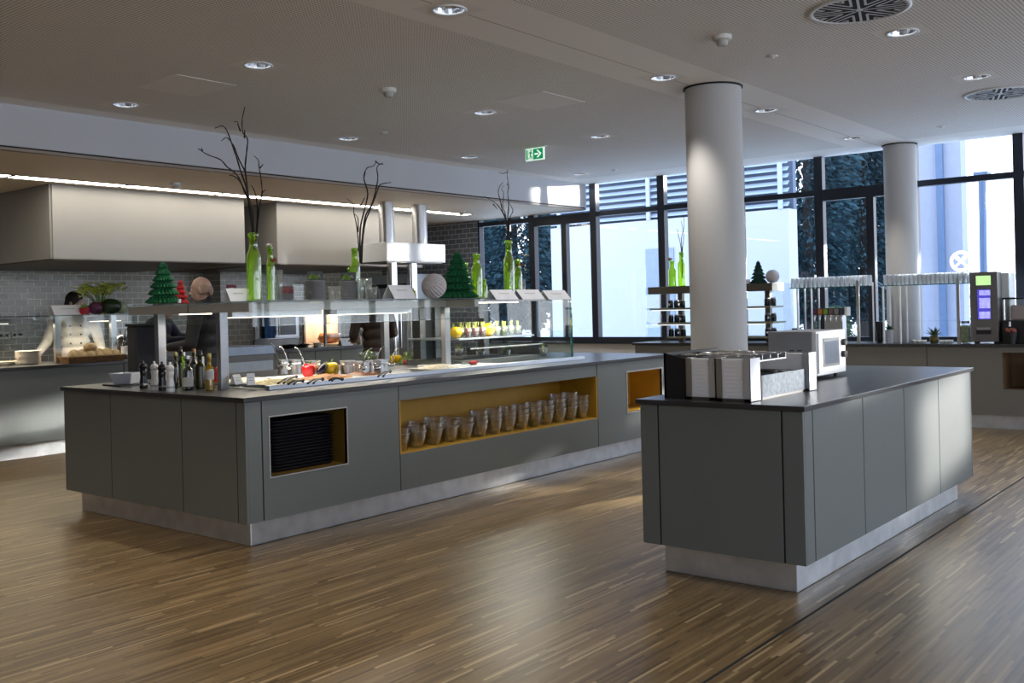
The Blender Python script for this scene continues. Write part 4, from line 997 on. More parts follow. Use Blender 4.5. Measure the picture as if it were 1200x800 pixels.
# white food pans
FOODS = {'noodles': mat('pale_noodles', (0.62, 0.52, 0.22), 0.6, var=0.5, scale=40), 'carrot': mat('grated_carrot', (0.62, 0.24, 0.05), 0.6, var=0.5, scale=45),
         'cream': mat('creamy_salad', (0.66, 0.60, 0.48), 0.6, var=0.3, scale=35), 'herb': mat('green_salad', (0.20, 0.34, 0.06), 0.6, var=0.6, scale=30), 'meat': mat('roasted_meat', (0.30, 0.11, 0.05), 0.5, var=0.4, scale=25)}
def food_pan(y0, y1, x0, x1, food, label):
    t = thing('food_pan', label, 'food pan', ((x0 + x1) / 2, (y0 + y1) / 2, HT + 0.006))
    bm = NB(); z0 = HT + 0.0065; z1 = z0 + 0.022
    L = [[(x0 + .02, y0 + .02, z0), (x1 - .02, y0 + .02, z0), (x1 - .02, y1 - .02, z0), (x0 + .02, y1 - .02, z0)], [(x0, y0, z1), (x1, y0, z1), (x1, y1, z1), (x0, y1, z1)],
         [(x0 + .01, y0 + .01, z1), (x1 - .01, y0 + .01, z1), (x1 - .01, y1 - .01, z1), (x0 + .01, y1 - .01, z1)], [(x0 + .026, y0 + .026, z0 + .006), (x1 - .026, y0 + .026, z0 + .006), (x1 - .026, y1 - .026, z0 + .006), (x0 + .026, y1 - .026, z0 + .006)]]
    V = [[bm.verts.new(c) for c in l] for l in L]
    for A, B in zip(V, V[1:]):
        for k in range(4): bm.faces.new((A[k], A[(k + 1) % 4], B[(k + 1) % 4], B[k]))
    bm.faces.new(V[0][::-1]); bm.faces.new(V[-1]); obj('pan', bm, PORC, t, bevel=0.002, world=True)
    if food:
        r = random.Random(int(y0 * 100)); bm = NB(); nx, ny = 10, 14
        g = [[bm.verts.new((x0 + .016 + (x1 - x0 - .032) * i / nx, y0 + .016 + (y1 - y0 - .032) * j / ny, z0 + 0.010 + (0.022 + 0.02 * r.random()) * math.sin(PI * i / nx) ** .5 * math.sin(PI * j / ny) ** .5)) for j in range(ny + 1)] for i in range(nx + 1)]
        for i in range(nx):
            for j in range(ny): bm.faces.new((g[i][j], g[i + 1][j], g[i + 1][j + 1], g[i][j + 1]))
        o = obj('food_heap', bm, FOODS[food], t, smooth=True, world=True); o['kind'] = 'stuff'
food_pan(4.02, 4.40, -5.62, -5.30, 'noodles', 'white pan of pale noodles at the near end of the serving deck')
food_pan(4.02, 4.40, -5.98, -5.66, 'cream', 'white pan of creamy salad behind the noodle pan')
food_pan(4.44, 4.84, -5.62, -5.30, 'carrot', 'white pan of orange grated carrot beside the noodle pan')
food_pan(4.44, 4.84, -5.98, -5.66, None, 'empty white pan behind the grated carrot')
food_pan(5.60, 5.98, -5.62, -5.30, 'cream', 'white pan of pale salad past the row of steel pots')
food_pan(6.02, 6.40, -5.62, -5.30, None, 'empty white pan at the foot of the cold display')
food_pan(4.88, 5.10, -5.62, -5.30, 'meat', 'white pan of browned meat in front of the steel pots')
# small folded cards
def tent(p, w, d, h, rz, label, group=None, lines=2, name='tent_card', back=True):
    t = thing(name, label, 'paper card', p, rotz=rz, group=group)
    bm = NB()
    for s in (1, -1):
        vs = [bm.verts.new(c) for c in ((s * d / 2, -w / 2, 0), (s * d / 2, w / 2, 0), (0, w / 2 , h), (0, -w / 2, h))]
        bm.faces.new(vs)
    o = obj('folded_sheet', bm, PAPER, t); so = o.modifiers.new('thick', 'SOLIDIFY'); so.thickness = 0.0012
    if lines:
        bm = NB()
        for k in range(lines):
            f0 = 0.60 - 0.22 * k; f1 = f0 + 0.035; q = 0.24 + 0.06 * k
            P = lambda y, f: Vector((d / 2 * (1 - f) + 0.0018, y, h * f + 0.0008))
            bm.faces.new([bm.verts.new(c) for c in (P(-w * q, f0), P(w * q, f0), P(w * q, f1), P(-w * q, f1))])
        obj('printed_line', bm, PRINT, t)
    return t
tent(on_z(277, 450, HT + 0.03), 0.075, 0.05, 0.065, 0.25, 'small white folded card nearest the gantry post on serving deck')
tent(on_z(294, 451, HT + 0.03), 0.05, 0.04, 0.075, -0.5, 'small upright white card beside the grated carrot pan')

# ---- steel soup pots, peppers and ladles
def pot(p, r, h, label, ladle=None):
    t = thing('soup_pot', label, 'pot', p, group='steel soup pots on the serving deck')
    bm = NB(); lathe(bm, [(0, 0), (r, 0), (r, h - 0.012), (r + 0.005, h - 0.008), (r + 0.005, h), (r - 0.004, h), (r - 0.004, 0.02), (0, 0.02)], seg=28); obj('pot_body', bm, STEEL, t, smooth='auto')
    bm = NB(); lathe(bm, [(0, h - 0.03), (r - 0.005, h - 0.03)], seg=24); obj('soup', bm, FOODS['cream'], t)
    bm = NB(); lathe(bm, [(r + 0.0005, h * 0.72), (r + 0.004, h * 0.74), (r + 0.004, h * 0.78), (r + 0.0005, h * 0.80)], seg=28); obj('band', bm, CHROME, t, smooth=True)
for i, (u, v, r, h, l) in enumerate(((331.5, 438, .042, .115, 'small steel pot at the left end of the pot row'), (345.5, 440, .052, .125, 'steel pot second from the left in the pot row'), (366, 441, .062, .120, 'wide steel pot hidden behind the red pepper'),
        (407.5, 440, .054, .115, 'steel pot just right of the yellow pepper'), (419, 441, .036, .115, 'narrow steel pot between two pots in the right group'), (427, 442, .040, .112, 'steel pot at the front of the right pot group'), (436, 440, .040, .115, 'steel pot left of the rightmost pot'), (447, 440, .052, .12, 'rightmost steel pot with the black tongs beside it'))):
    p = on_z(u, v, HT + 0.0065); pot((p.x, p.y, HT + 0.0065), r, h, l)
def ladle(px, label, m=CHROME, off=0.0):
    base = on_z(px[0][0], px[0][1], HT + 0.11); dd = depth(base)
    pts = [Vector((0, 0, CAM_H)) + sight(u, v) * dd for u, v in px]
    t = thing('ladle', label, 'ladle', pts[0])
    bm = NB(); tube(bm, smooth_path(pts), 0.0038, 8); obj('handle', bm, m, t, smooth=True, world=True)
    bm = NB(); lathe(bm, [(0, -0.028), (0.018, -0.022), (0.028, 0), (0.026, 0), (0.016, -0.019), (0, -0.025)], c=pts[0] + Vector((0, 0, -0.01)), seg=16); obj('scoop', bm, m, t, smooth=True, world=True)
ladle([(328, 427), (324, 416), (320, 405), (317, 402)], 'dark handled ladle standing in the leftmost steel pot', BLACK)
ladle([(338, 427), (335, 417), (331, 408), (327, 406)], 'thin steel ladle with curved handle in second pot')
ladle([(357, 426), (353, 417), (349, 409), (345, 407)], 'thick steel ladle leaning from the pot behind red pepper')
ladle([(425, 428), (428, 418), (432, 410), (436, 408)], 'steel ladle standing at the glass salad bowl, left one')
ladle([(441, 428), (443, 416), (447, 408), (451, 406)], 'bright steel ladle above the rightmost pot')
ladle([(459, 424), (461, 416), (465, 409), (469, 407)], 'steel ladle leaning over the yellow peppers')
def pepper(p, r, m, label, rz=0):
    t = thing('bell_pepper', label, 'bell pepper', p, rotz=rz)
    bm = NB(); lathe(bm, [(0, 0.012), (r * .55, 0), (r * .86, r * .35), (r, r * 1.0), (r * .95, r * 1.45), (r * .6, r * 1.75), (r * .25, r * 1.68), (0, r * 1.6)], seg=28, fn=lambda a, q, z: q * (1 - 0.10 * (0.5 + 0.5 * math.cos(4 * a)) ** 2)); obj('flesh', bm, m, t, smooth=True)
    bm = NB(); tube(bm, [(0, 0, r * 1.58), (0.004, 0, r * 1.85), (0.012, 0.004, r * 2.15)], [0.009, 0.006, 0.007], 8); lathe(bm, [(0.022, r * 1.66), (0.016, r * 1.72), (0, r * 1.74)], seg=10); obj('stalk', bm, mat('pepper_stalk', (0.12, 0.22, 0.03), 0.5), t, smooth=True)
REDP = mat('red_pepper_skin', (0.52, 0.012, 0.015), 0.2, var=0.15); YELP = mat('yellow_pepper_skin', (0.80, 0.50, 0.015), 0.22, var=0.12)
p = on_z(362.5, 442, HT + 0.007); pepper((p.x, p.y, HT + 0.0065), 0.058, REDP, 'shiny red bell pepper lying before the wide steel pot', 0.4)
p = on_z(388.5, 441, HT + 0.007); pepper((p.x, p.y, HT + 0.0065), 0.060, YELP, 'large yellow bell pepper between the two pot groups', 1.0)
p = on_z(458, 426, HT + 0.007); pepper((p.x, p.y, HT + 0.0065), 0.042, YELP, 'small yellow pepper beside the pots, left of a pair', 0.2)
p = on_z(466, 425, HT + 0.007); pepper((p.x, p.y, HT + 0.0065), 0.042, YELP, 'small yellow pepper next to the lettuce, right of a pair', 1.4)
p = on_z(373, 442.5, HT + 0.007)
eg = thing('aubergine', 'dark purple aubergine leaning between the two large peppers', 'aubergine', (p.x, p.y, HT + 0.007))
M = Matrix.Rotation(-0.75, 4, 'X') @ Matrix.Scale(0.85, 4)
bm = NB(); lathe(bm, [(0, 0), (.03, .012), (.04, .045), (.032, .09), (.02, .12), (0, .125)], seg=18, M=M); o = obj('fruit', bm, mat('aubergine_skin', (0.012, 0.006, 0.016), 0.15), eg, smooth=True); 
for v_ in o.data.vertices: v_.co.z += 0.02
bm = NB(); lathe(bm, [(.024, .112), (.016, .13), (.006, .14), (.005, .16), (0, .16)], seg=12, M=M); o = obj('calyx', bm, LEAFD, eg, smooth=True)
for v_ in o.data.vertices: v_.co.z += 0.02
# serving tongs hooked over the rail
def tongs(u0, v0, u1, v1, label):
    a = on_z(u0, v0, HT + 0.045); b = on_z(u1, v1, HT + 0.05)
    t = thing('serving_tongs', label, 'tongs', (a.x, a.y, a.z), group='black serving tongs on the deck')
    d = (b - a); s = Vector((d.y, -d.x, 0)).normalized() * 0.012
    bm = NB()
    for sg in (-1, 1): tube(bm, smooth_path([a + s * sg * 1.5, a + d * .35 + s * sg + Vector((0, 0, .012)), a + d * .7 + s * sg * .6 + Vector((0, 0, .008)), b]), [0.007] * 12 + [0.006], 8)
    obj('tong_arms', bm, BLACK, t, smooth=True, world=True)
    bm = NB(); ball(bm, b, 0.012, 10, 7); obj('hinge', bm, BLACK, t, smooth=True, world=True)
tongs(329, 449, 347, 441, 'black tongs furthest left, lying across the white pans')
tongs(341, 450, 355, 446, 'second black tongs, lying beside the front rail')
tongs(364, 449, 378, 444, 'black tongs below the red pepper')
tongs(387, 446, 401, 444, 'black tongs below the yellow pepper')
tongs(446, 441, 457, 435, 'black tongs right of the last steel pot')
# glass salad bowl, lettuce, tomatoes
def heap(name, m, parent, c, rx, ry, rz, n, s, seed=1, world=False):
    rd = random.Random(seed); bm = NB()
    for k in range(n):
        a = rd.random() * 6.283; q = rd.random() ** .5; z = rz * (1 - q * q) * (0.5 + 0.5 * rd.random())
        pp = Vector((rx * q * math.cos(a), ry * q * math.sin(a), z)) + Vector(c)
        d = Vector((rd.uniform(-1, 1), rd.uniform(-1, 1), rd.uniform(-.2, 1))).normalized(); w = Matrix.Rotation(rd.random() * 6, 3, d) @ d.orthogonal().normalized()
        x = d * s * rd.uniform(.6, 1.3); y = w * s * rd.uniform(.35, .7); up = d.cross(w) * s * .3
        bm.faces.new([bm.verts.new(e) for e in (pp - x, pp + y + up, pp + x, pp - y + up)])
    o = obj(name, bm, m, parent, world=world); return o
p = on_z(432, 424, HT + 0.02)
sb = thing('salad_bowl', 'wide clear glass bowl of pale salad behind the steel pots', 'bowl', (p.x, p.y, HT + 0.0065))
bm = NB(); lathe(bm, [(0, 0), (.05, 0), (.056, .03), (.085, .05), (.098, .105), (.094, .105), (.08, .055), (.04, .04), (0, .038)], seg=28); obj('bowl_body', bm, CLEARW, sb, smooth=True)
o = heap('salad', FOODS['herb'], sb, (0, 0, .05), .085, .085, .07, 160, .016, 5); o['kind'] = 'stuff'
p = on_z(479, 425, HT + 0.007)
lt = thing('lettuce', 'frilly pale green lettuce right of the small yellow peppers', 'lettuce', (p.x, p.y, HT + 0.0065)); heap('leaves', mat('pale_lettuce', (0.42, 0.55, 0.22), 0.5, var=0.4, scale=20), lt, (0, 0, 0.002), .07, .09, .10, 150, .03, 8)
TOM = mat('tomato_skin', (0.50, 0.02, 0.015), 0.25)
for k, (u, v) in enumerate(((476, 427), (484, 427), (490, 426))):
    p = on_z(u, v, HT + 0.007)
    t = thing('tomato', 'red tomato before the lettuce, %s of three' % ('left', 'middle', 'right')[k], 'tomato', (p.x, p.y, HT + 0.0065), group='tomatoes before the lettuce')
    bm = NB(); lathe(bm, [(0, 0), (.018, .002), (.029, .02), (.026, .038), (.012, .045), (0, .042)], seg=16); obj('tomato_skin', bm, TOM, t, smooth=True)
    bm = NB(); 
    for q in range(5): a = q * 1.257; bm.faces.new([bm.verts.new(c) for c in ((0, 0, .045), (.006 * math.cos(a + .5), .006 * math.sin(a + .5), .046), (.017 * math.cos(a), .017 * math.sin(a), .045), (.006 * math.cos(a - .5), .006 * math.sin(a - .5), .046))])
    obj('stem_star', bm, LEAFD, t)

# ---- cold display case
cd = thing('cold_display', 'glass fronted cold display case at the far half of the serving gantry', 'display case', (-5.8, 6.8, HT))
wbox('front_glass', GLASS, cd, -5.258, 6.20, HT + 0.032, -5.25, 7.33, 1.44)
wbox('side_glass', GLASS, cd, -6.25, 7.322, HT + 0.01, -5.26, 7.33, 1.44)
wbox('side_glass', GLASS, cd, -6.25, 6.20, HT + 0.01, -5.26, 6.208, 1.44)
wbox('glass_joint', GEDGE, cd, -5.262, 7.318, HT + 0.032, -5.248, 7.334, 1.44)
wbox('top_shelf', mat('white_shelf_edge', (0.62, 0.64, 0.66), 0.35), cd, -6.25, 6.20, 1.442, -5.30, 7.02, 1.456, 0.002)
wbox('top_glass', GLASS, cd, -6.25, 7.02, 1.442, -5.25, 7.33, 1.450)
for x, y in ((-6.36, 6.42), (-6.36, 6.62), (-6.36, 7.30)): wbox('post', STEELD, cd, x, y, HT, x + 0.09, y + 0.07, 1.442, 0.002)
wbox('rear_panel', BLACK, cd, -6.34, 6.49, HT + 0.01, -6.30, 6.62, 1.44)
sh = on_x(548, 395, -5.65)
wbox('middle_shelf', mat('shelf_steel_light', (0.55, 0.57, 0.60), 0.3, 0.8), cd, -6.25, 6.22, 1.125, -5.62, 7.25, 1.139, 0.002)
wbox('lower_shelf', GLASS, cd, -6.25, 6.22, 1.052, -5.50, 7.20, 1.058)
wbox('lower_shelf_edge', mat('white_shelf_edge', (0.62, 0.64, 0.66), 0.35), cd, -5.50, 6.22, 1.050, -5.49, 7.20, 1.060)
wbox('base_tray', mat('display_base', (0.10, 0.10, 0.10), 0.4), cd, -6.25, 6.22, HT + 0.007, -5.60, 7.28, HT + 0.05)
bm = NB()
for z in (1.139,): 
    for y in (6.24, 7.22): box(bm, -6.24, y, 1.06, -6.21, y + 0.03, 1.125)
obj('shelf_bracket', bm, STEELD, cd, world=True)
ld = bpy.data.lights.new('display_lamp', 'AREA'); ld.shape = 'RECTANGLE'; ld.size = .12; ld.size_y = .9; ld.energy = 10.0; ld.color = (1.0, .95, .86)
lo = bpy.data.objects.new('display_lamp', ld); COL.objects.link(lo); lo.location = (-5.46, 6.70, 1.43)
wbox('lamp_strip', HEATE, cd, -5.66, 6.28, 1.434, -5.60, 7.0, 1.441)
# food cups
def cup_parts(t, r, h, m_fill, garnish, seed, glass=None):
    bm = NB(); lathe(bm, [(0, 0), (r * .62, 0), (r * .68, .004), (r, h), (r * .95, h), (r * .62, .008), (0, .008)], seg=16); obj('cup', bm, glass or CLEARW, t, smooth=True)
    bm = NB(); lathe(bm, [(0, .009), (r * .60, .009), (r * .86, h * .82), (r * .5, h * .95), (0, h)], seg=14); obj('filling', bm, m_fill, t, smooth=True)
    rd = random.Random(seed); bm = NB()
    for k in range(7):
        a = rd.random() * 6.28; q = r * .6 * rd.random(); x, y = q * math.cos(a), q * math.sin(a); s = h * rd.uniform(.3, .6); w = r * .22; ta = rd.random() * 3.1
        bm.faces.new([bm.verts.new(c) for c in ((x - w * math.cos(ta), y - w * math.sin(ta), h * .85), (x + w * math.cos(ta), y + w * math.sin(ta), h * .85), (x * 1.7 + w * .5, y * 1.7, h + s), (x * 1.7 - w * .5, y * 1.7, h + s))])
    obj('garnish', bm, garnish, t)
PALEG = mat('pale_green_salad', (0.45, 0.50, 0.15), 0.5, var=0.3, scale=40); YELF = mat('yellow_fruit', (0.78, 0.55, 0.12), 0.5, var=0.25, scale=30); REDF = mat('berry_red', (0.36, 0.03, 0.03), 0.4, var=0.3, scale=30)
SHEL = 1.1395
cupdefs = [('pale green salad', PALEG, PALEG), ('yellow fruit', YELF, PALEG), ('red berries', REDF, PALEG)]
protos = []
for n_, f, g in cupdefs:
    t = thing('salad_cup', 'clear cup of %s on the middle shelf of the cold display' % n_, 'cup of salad', (0, 0, 0), group='cups of %s on the display shelf' % n_); cup_parts(t, .036, .085, f, g, 4); protos.append([t, True])
def put(proto, loc, label=None):
    if proto[1]: proto[0].location = loc; proto[1] = False; o = proto[0]
    else: o = dup(proto[0], loc, rotz=random.random() * 6)
    if label: o['label'] = label
    return o
for row, xx in enumerate((-5.68, -5.78, -5.88)):
    for k in range(9):
        y = 6.30 + 0.098 * k + 0.02 * row
        if 0 <= row <= 1 and k in (0, 4): continue
        put(protos[2] if (row == 0 and k in (1, 3, 2)) else protos[0] if k > 4 or row == 2 else protos[1], (xx, y, SHEL))
for (y, r, l) in ((6.28, .055, 'round yellow melon at the left end of the display shelf'), (6.70, .065, 'large yellow orange melon in the middle of the display shelf')):
    t = thing('melon', l, 'melon', (-5.71, y, SHEL)); bm = NB(); lathe(bm, [(0, 0), (r * .6, r * .12), (r, r * .9), (r * .7, r * 1.6), (0, r * 1.85)], seg=28, fn=lambda a, q, z: q * (1 + .03 * math.cos(9 * a))); obj('rind', bm, YELP, t, smooth=True)
    bm = NB(); tube(bm, [(0, 0, r * 1.8), (.004, .004, r * 2.05)], .006, 8); obj('stalk', bm, LEAFD, t)
t = thing('salad_cup', 'clear cup of pale salad with breadsticks on front edge of cold display', 'cup of salad', (0, 0, 0)); cup_parts(t, .045, .085, FOODS['cream'], PALEG, 9); pr_ = [t, True]
for (u, v), l in zip(((538, 418), (563, 421), (593, 420.5), (637, 417)), ('white snack cup at the left on the front edge of the cold display', 'snack cup with pale sticks beside the red bowl', 'brown rimmed snack cup with yellow sticks, centre of display front', 'white fluted dessert cup at the right of the display front')):
    p = on_z(u, v, HT + 0.0065); put(pr_, (p.x, p.y, HT + 0.0065), l)
p = on_z(553, 428, HT + 0.007)
rb = thing('red_bowl', 'small red bowl of relish at the foot of the cold display', 'bowl', (p.x, p.y, HT + 0.0065))
bm = NB(); lathe(bm, [(0, 0), (.035, 0), (.055, .035), (.052, .035), (.033, .006), (0, .006)], seg=24); obj('bowl_body', bm, mat('red_glaze', (0.28, 0.02, 0.025), 0.25), rb, smooth=True)
bm = NB(); lathe(bm, [(.05, .031), (.03, .04), (0, .042)], seg=18); obj('relish', bm, REDF, rb, smooth=True)
# leaning white sheet / lids
p = on_z(502, 428, HT + .01)
tl = thing('serving_platter', 'white rectangular platter lying between tomatoes and cold display', 'platter', (p.x, p.y, HT + 0.0065), rotz=0.5)
bm = NB(); box(bm, -.07, -.11, 0, .07, .11, .012); obj('platter_body', bm, PORC, tl, bevel=0.004)
# bread tray behind the display at the island end
q = on_z(655, 421, HT)
bt = thing('bread_tray', 'long dark wicker bread tray behind the far end of the island', 'tray', (-6.55, 8.0, HT))
bm = NB()
for s in (-1, 1): box(bm, s * .19 - .008, -.42, 0, s * .19 + .008, .42, .09); box(bm, -.19, s * .42 - .008, 0, .19, s * .42 + .008, .09)
box(bm, -.19, -.42, 0, .19, .42, .012); obj('wicker', bm, mat('dark_wicker', (0.030, 0.024, 0.018), 0.7, var=0.4, scale=60, bump=.4), bt, bevel=0.003)
CRUST = mat('bread_crust', (0.36, 0.20, 0.085), 0.6, var=0.35, scale=12, bump=0.3)
def roll(name, label, loc, rx, ry, rz_, rot, m=CRUST, group=None, cat='bread roll'):
    t = thing(name, label, cat, loc, rotz=rot, group=group)
    bm = NB(); lathe(bm, [(0, 0), (.7, .04), (1, .38), (.93, .7), (.6, .95), (0, 1.05)], seg=22, fn=lambda a, q, z: q * (1 + 0.04 * math.sin(3 * a + z * 4)))
    for v_ in bm.verts: v_.co = Vector((v_.co.x * rx, v_.co.y * ry, v_.co.z * rz_))
    b = obj('crust', bm, m, t, smooth=True)
    bm = NB()
    for k in (-1, 0, 1):
        pts = [(rx * .5 * math.sin(a), ry * .3 * k + .0, rz_ * (1.03 - .28 * (k * .6) ** 2 - .30 * abs(math.sin(a)) ** 2)) for a in [-1 + .25 * i for i in range(9)]]
        tube(bm, pts, rz_ * .035, 5)
    obj('score_mark', bm, mat('pale_crumb', (0.62, 0.45, 0.25), 0.7), b, smooth=True)
for k in range(6): roll('bread_roll', 'brown bread roll in the dark tray at the island end, %s from the left' % ('first', 'second', 'third', 'fourth', 'fifth', 'sixth')[k], (-6.55 + .06 * (-1) ** k, 7.68 + .125 * k, HT + .013), .055, .075, .085 if k == 5 else .062, k, group='rolls in the dark bread tray')

# ================================================================== THINGS ON THE GANTRY SHELF
def gs(u, x=-5.42): q = along_x(u, x, GZ); return Vector((x, q.y, GZ + 0.0005))
def mpp(p): return depth(p) / CAM_F
def bottle(p, h, r, label, m=BOTG, neck=0.50, name='glass_bottle', group=None, extra=None, cat='bottle'):
    t = thing(name, label, cat, p, group=group)
    rn = r * neck + 0.003
    bm = NB(); lathe(bm, [(0, 0.004), (r * .85, 0), (r, r * .15), (r, r * .25), (r * 1.0, h * .63), (r * .96, h * .66), (rn * 1.15, h * .745), (rn, h * .775), (rn, h * .93), (rn * 1.25, h * .94), (rn * 1.25, h * .985), (rn * 1.05, h), (rn * .8, h), (rn * .8, h * .9)], seg=24)
    obj('bottle_glass', bm, m, t, smooth=True)
    return t
def branch_bunch(p0, lines, sc, ox, oy, label, r0=0.0065, seed=1):
    rd = random.Random(seed); dd = depth(p0)
    t = thing('branch', label, 'branch', p0)
    for li, ln in enumerate(lines):
        ph = rd.random() * 6; amp = rd.uniform(-.05, .05)
        pts = []
        for k, (x, y) in enumerate(ln):
            pp = Vector((0, 0, CAM_H)) + sight(x / sc + ox, y / sc + oy) * dd
            f = k / (len(ln) - 1); pts.append(pp + CF * (amp * f * 2 + .012 * math.sin(ph + 5 * f)) * (1 if k else 0))
        sp = smooth_path(pts, 4); n = len(sp); r1 = r0 * (1 if li < 3 else .75)
        bm = NB(); tube(bm, sp, [r1 * (1 - .62 * i / n) * (1 + .12 * math.sin(i * 1.9)) for i in range(n)], 6)
        obj('twig', bm, BARK, t, smooth=True, world=True)
def hc_tree(p, h, r, m, label, tiers=6, seg=96, fl=24, cat='paper tree', name='paper_tree'):
    t = thing(name, label, cat, p)
    bm = NB(); prof = [(0.0, 0.0)]
    for k in range(tiers):
        z0 = h * (k / tiers) ** .9 * .97; z1 = h * ((k + 1) / tiers) ** .9 * .97; q0 = r * (1 - k / tiers) ** .85 + r * .07; q1 = r * (1 - (k + 1) / tiers) ** .85 + r * .07
        prof += [(q0 * .80, z0), (q0, z0 + (z1 - z0) * .16), (q0 * .94, z0 + (z1 - z0) * .34), (q0 * .55 + q1 * .22, z1 - (z1 - z0) * .22), (min(q0 * .52, q1 * .8), z1)]
    prof += [(0, h)]
    def fn(a, q, z):
        tri = abs(((a * fl / (2 * PI) + (0.5 if int(z / h * tiers * 2.0) % 2 else 0)) % 1) * 2 - 1); return q * (0.86 + 0.16 * tri)
    lathe(bm, prof, seg=seg, fn=fn); obj('honeycomb_paper', bm, m, t)
    bm = NB(); lathe(bm, [(0, -.0), (r * .2, 0), (r * .2, .004), (0, .004)], seg=20); obj('base_disc', bm, PAPER, t)
p = gs(192, -5.98); k_ = mpp(p); hc_tree(p, 49 * k_ + .004, 19.5 * k_, GREENT, 'green honeycomb paper tree at the left end of the gantry', 6)
p = gs(212, -6.45); k_ = mpp(p); hc_tree(p, 29 * k_, 9 * k_, REDT, 'red honeycomb paper decoration behind the left green tree', 5, fl=18)
p = gs(537, -5.46); k_ = mpp(p); hc_tree(p, 56 * k_, 23 * k_, GREENT, 'large green honeycomb paper tree near the middle of the gantry', 7)
p = gs(509, -5.40); k_ = mpp(p)
wb = thing('paper_ball', 'white honeycomb paper ball left of the large green tree', 'paper ball', p)
bm = NB(); R_ = 14.5 * k_; lathe(bm, [(R_ * math.sin(a), R_ - R_ * math.cos(a)) for a in [PI * i / 16 for i in range(17)]], seg=72, fn=lambda a, q, z: q * (1 + .035 * math.cos(24 * a)), M=Matrix.Translation((0, 0, R_)) @ Matrix.Rotation(1.0, 4, 'X') @ Matrix.Translation((0, 0, -R_))); obj('honeycomb_paper', bm, WHITET, wb)
bm = NB(); tube(bm, smooth_path([(0, -R_ * .1, .003), (0.0, -R_ * 1.0, .004), (0, -R_ * 1.45, .006)]), .0022, 6); obj('wire', bm, CHROME, wb)
# bottles and branches
p = gs(298.5, -5.45); k_ = mpp(p); b1 = p; bottle(p, 80 * k_, 8.6 * k_, 'tallest lime green bottle holding dark branches at the left of the gantry')
branch_bunch(p + Vector((0, 0, 60 * k_)), [[(228, 610), (218, 470), (200, 400), (190, 340), (183, 280), (188, 215), (190, 170), (170, 140), (168, 90), (178, 40)], [(226, 610), (212, 450), (190, 380), (165, 320), (130, 290), (105, 262), (60, 245), (25, 222)], [(230, 610), (208, 440), (195, 370), (170, 300), (150, 240), (125, 170), (108, 130), (90, 120), (65, 130)],
    [(232, 610), (248, 450), (260, 390), (255, 330), (248, 290), (245, 260), (230, 245)], [(229, 600), (240, 470), (232, 400), (215, 360), (208, 356)], [(205, 410), (180, 350), (155, 325), (138, 322)], [(190, 300), (168, 255), (150, 205), (122, 172), (100, 185)], [(172, 145), (158, 115), (148, 100), (130, 98)], [(248, 290), (262, 275)], [(258, 385), (275, 375)], [(188, 172), (196, 150), (204, 152)], [(25, 222), (24, 214)]], 3.333, 230, 110, 'dark curly branches in the tallest green bottle, left bunch', .0072, 2)
p = gs(424, -5.45); k_ = mpp(p); bottle(p + Vector((-.12, 0.05, 0)), 62 * k_, 6.0 * k_, 'lime green bottle with branches behind the stacked glasses')
branch_bunch(p + Vector((-.12, 0.05, 45 * k_)), [[(645, 660), (655, 520), (680, 450), (700, 400), (715, 360), (730, 350), (760, 345)], [(640, 660), (640, 530), (655, 460), (670, 390), (655, 330), (665, 290), (690, 280), (700, 265)], [(642, 640), (660, 490), (690, 430), (712, 340), (710, 290), (735, 275)], [(638, 640), (625, 520), (612, 460), (610, 430), (582, 405)], [(632, 540), (635, 490), (624, 472)], [(640, 440), (660, 405)], [(660, 300), (655, 340)], [(700, 262), (715, 275), (735, 280)]], 3.333, 230, 110, 'dark curly branches rising in the middle of the gantry', .0066, 3)
p = gs(597.5, -5.75) ; k_ = mpp(p)
p.z = 1.4565; bottle(p, 70 * k_, 6.6 * k_, 'lime green bottle with branches on the cold display')
branch_bunch(p + Vector((0, 0, 50 * k_)), [[(790, 640), (785, 450), (780, 370), (775, 330), (780, 250), (775, 180), (780, 140), (772, 90), (775, 50)], [(788, 640), (775, 380), (760, 330), (735, 280), (700, 240), (640, 205)], [(789, 600), (768, 350), (745, 290), (735, 240), (720, 180), (730, 140), (750, 120)], [(775, 380), (760, 300), (745, 250), (750, 180), (738, 150), (755, 130)], [(787, 600), (785, 350), (805, 290), (795, 260), (783, 240)], [(775, 58), (745, 68), (720, 62)], [(770, 125), (785, 160)], [(690, 245), (715, 270)]], 5, 440, 190, 'dark curly branches at the right end of the gantry', .0066, 4)
for u, x, hp, rp, l in ((318, -5.50, 64, 5.0, 'slim lime green bottle with white flower beside the tallest bottle'), (411, -5.62, 38, 4.5, 'small lime green bottle behind the second grey bowl stack'), (546.5, -5.62, 42, 5.0, 'shorter lime green bottle just right of the large green tree'), (559.5, -5.42, 52, 6.5, 'lime green bottle standing alone at the gantry corner'),
        (568, -5.40, 22, 3.6, 'tiny lime green bottle at the end of the gantry shelf')):
    p = gs(u, x); k_ = mpp(p); bottle(p, hp * k_, rp * k_, l)
p = gs(608, -5.72); p.z = 1.4565; k_ = mpp(p); bottle(p, 48 * k_, 4.6 * k_, 'small lime green bottle beside the flower on the cold display')
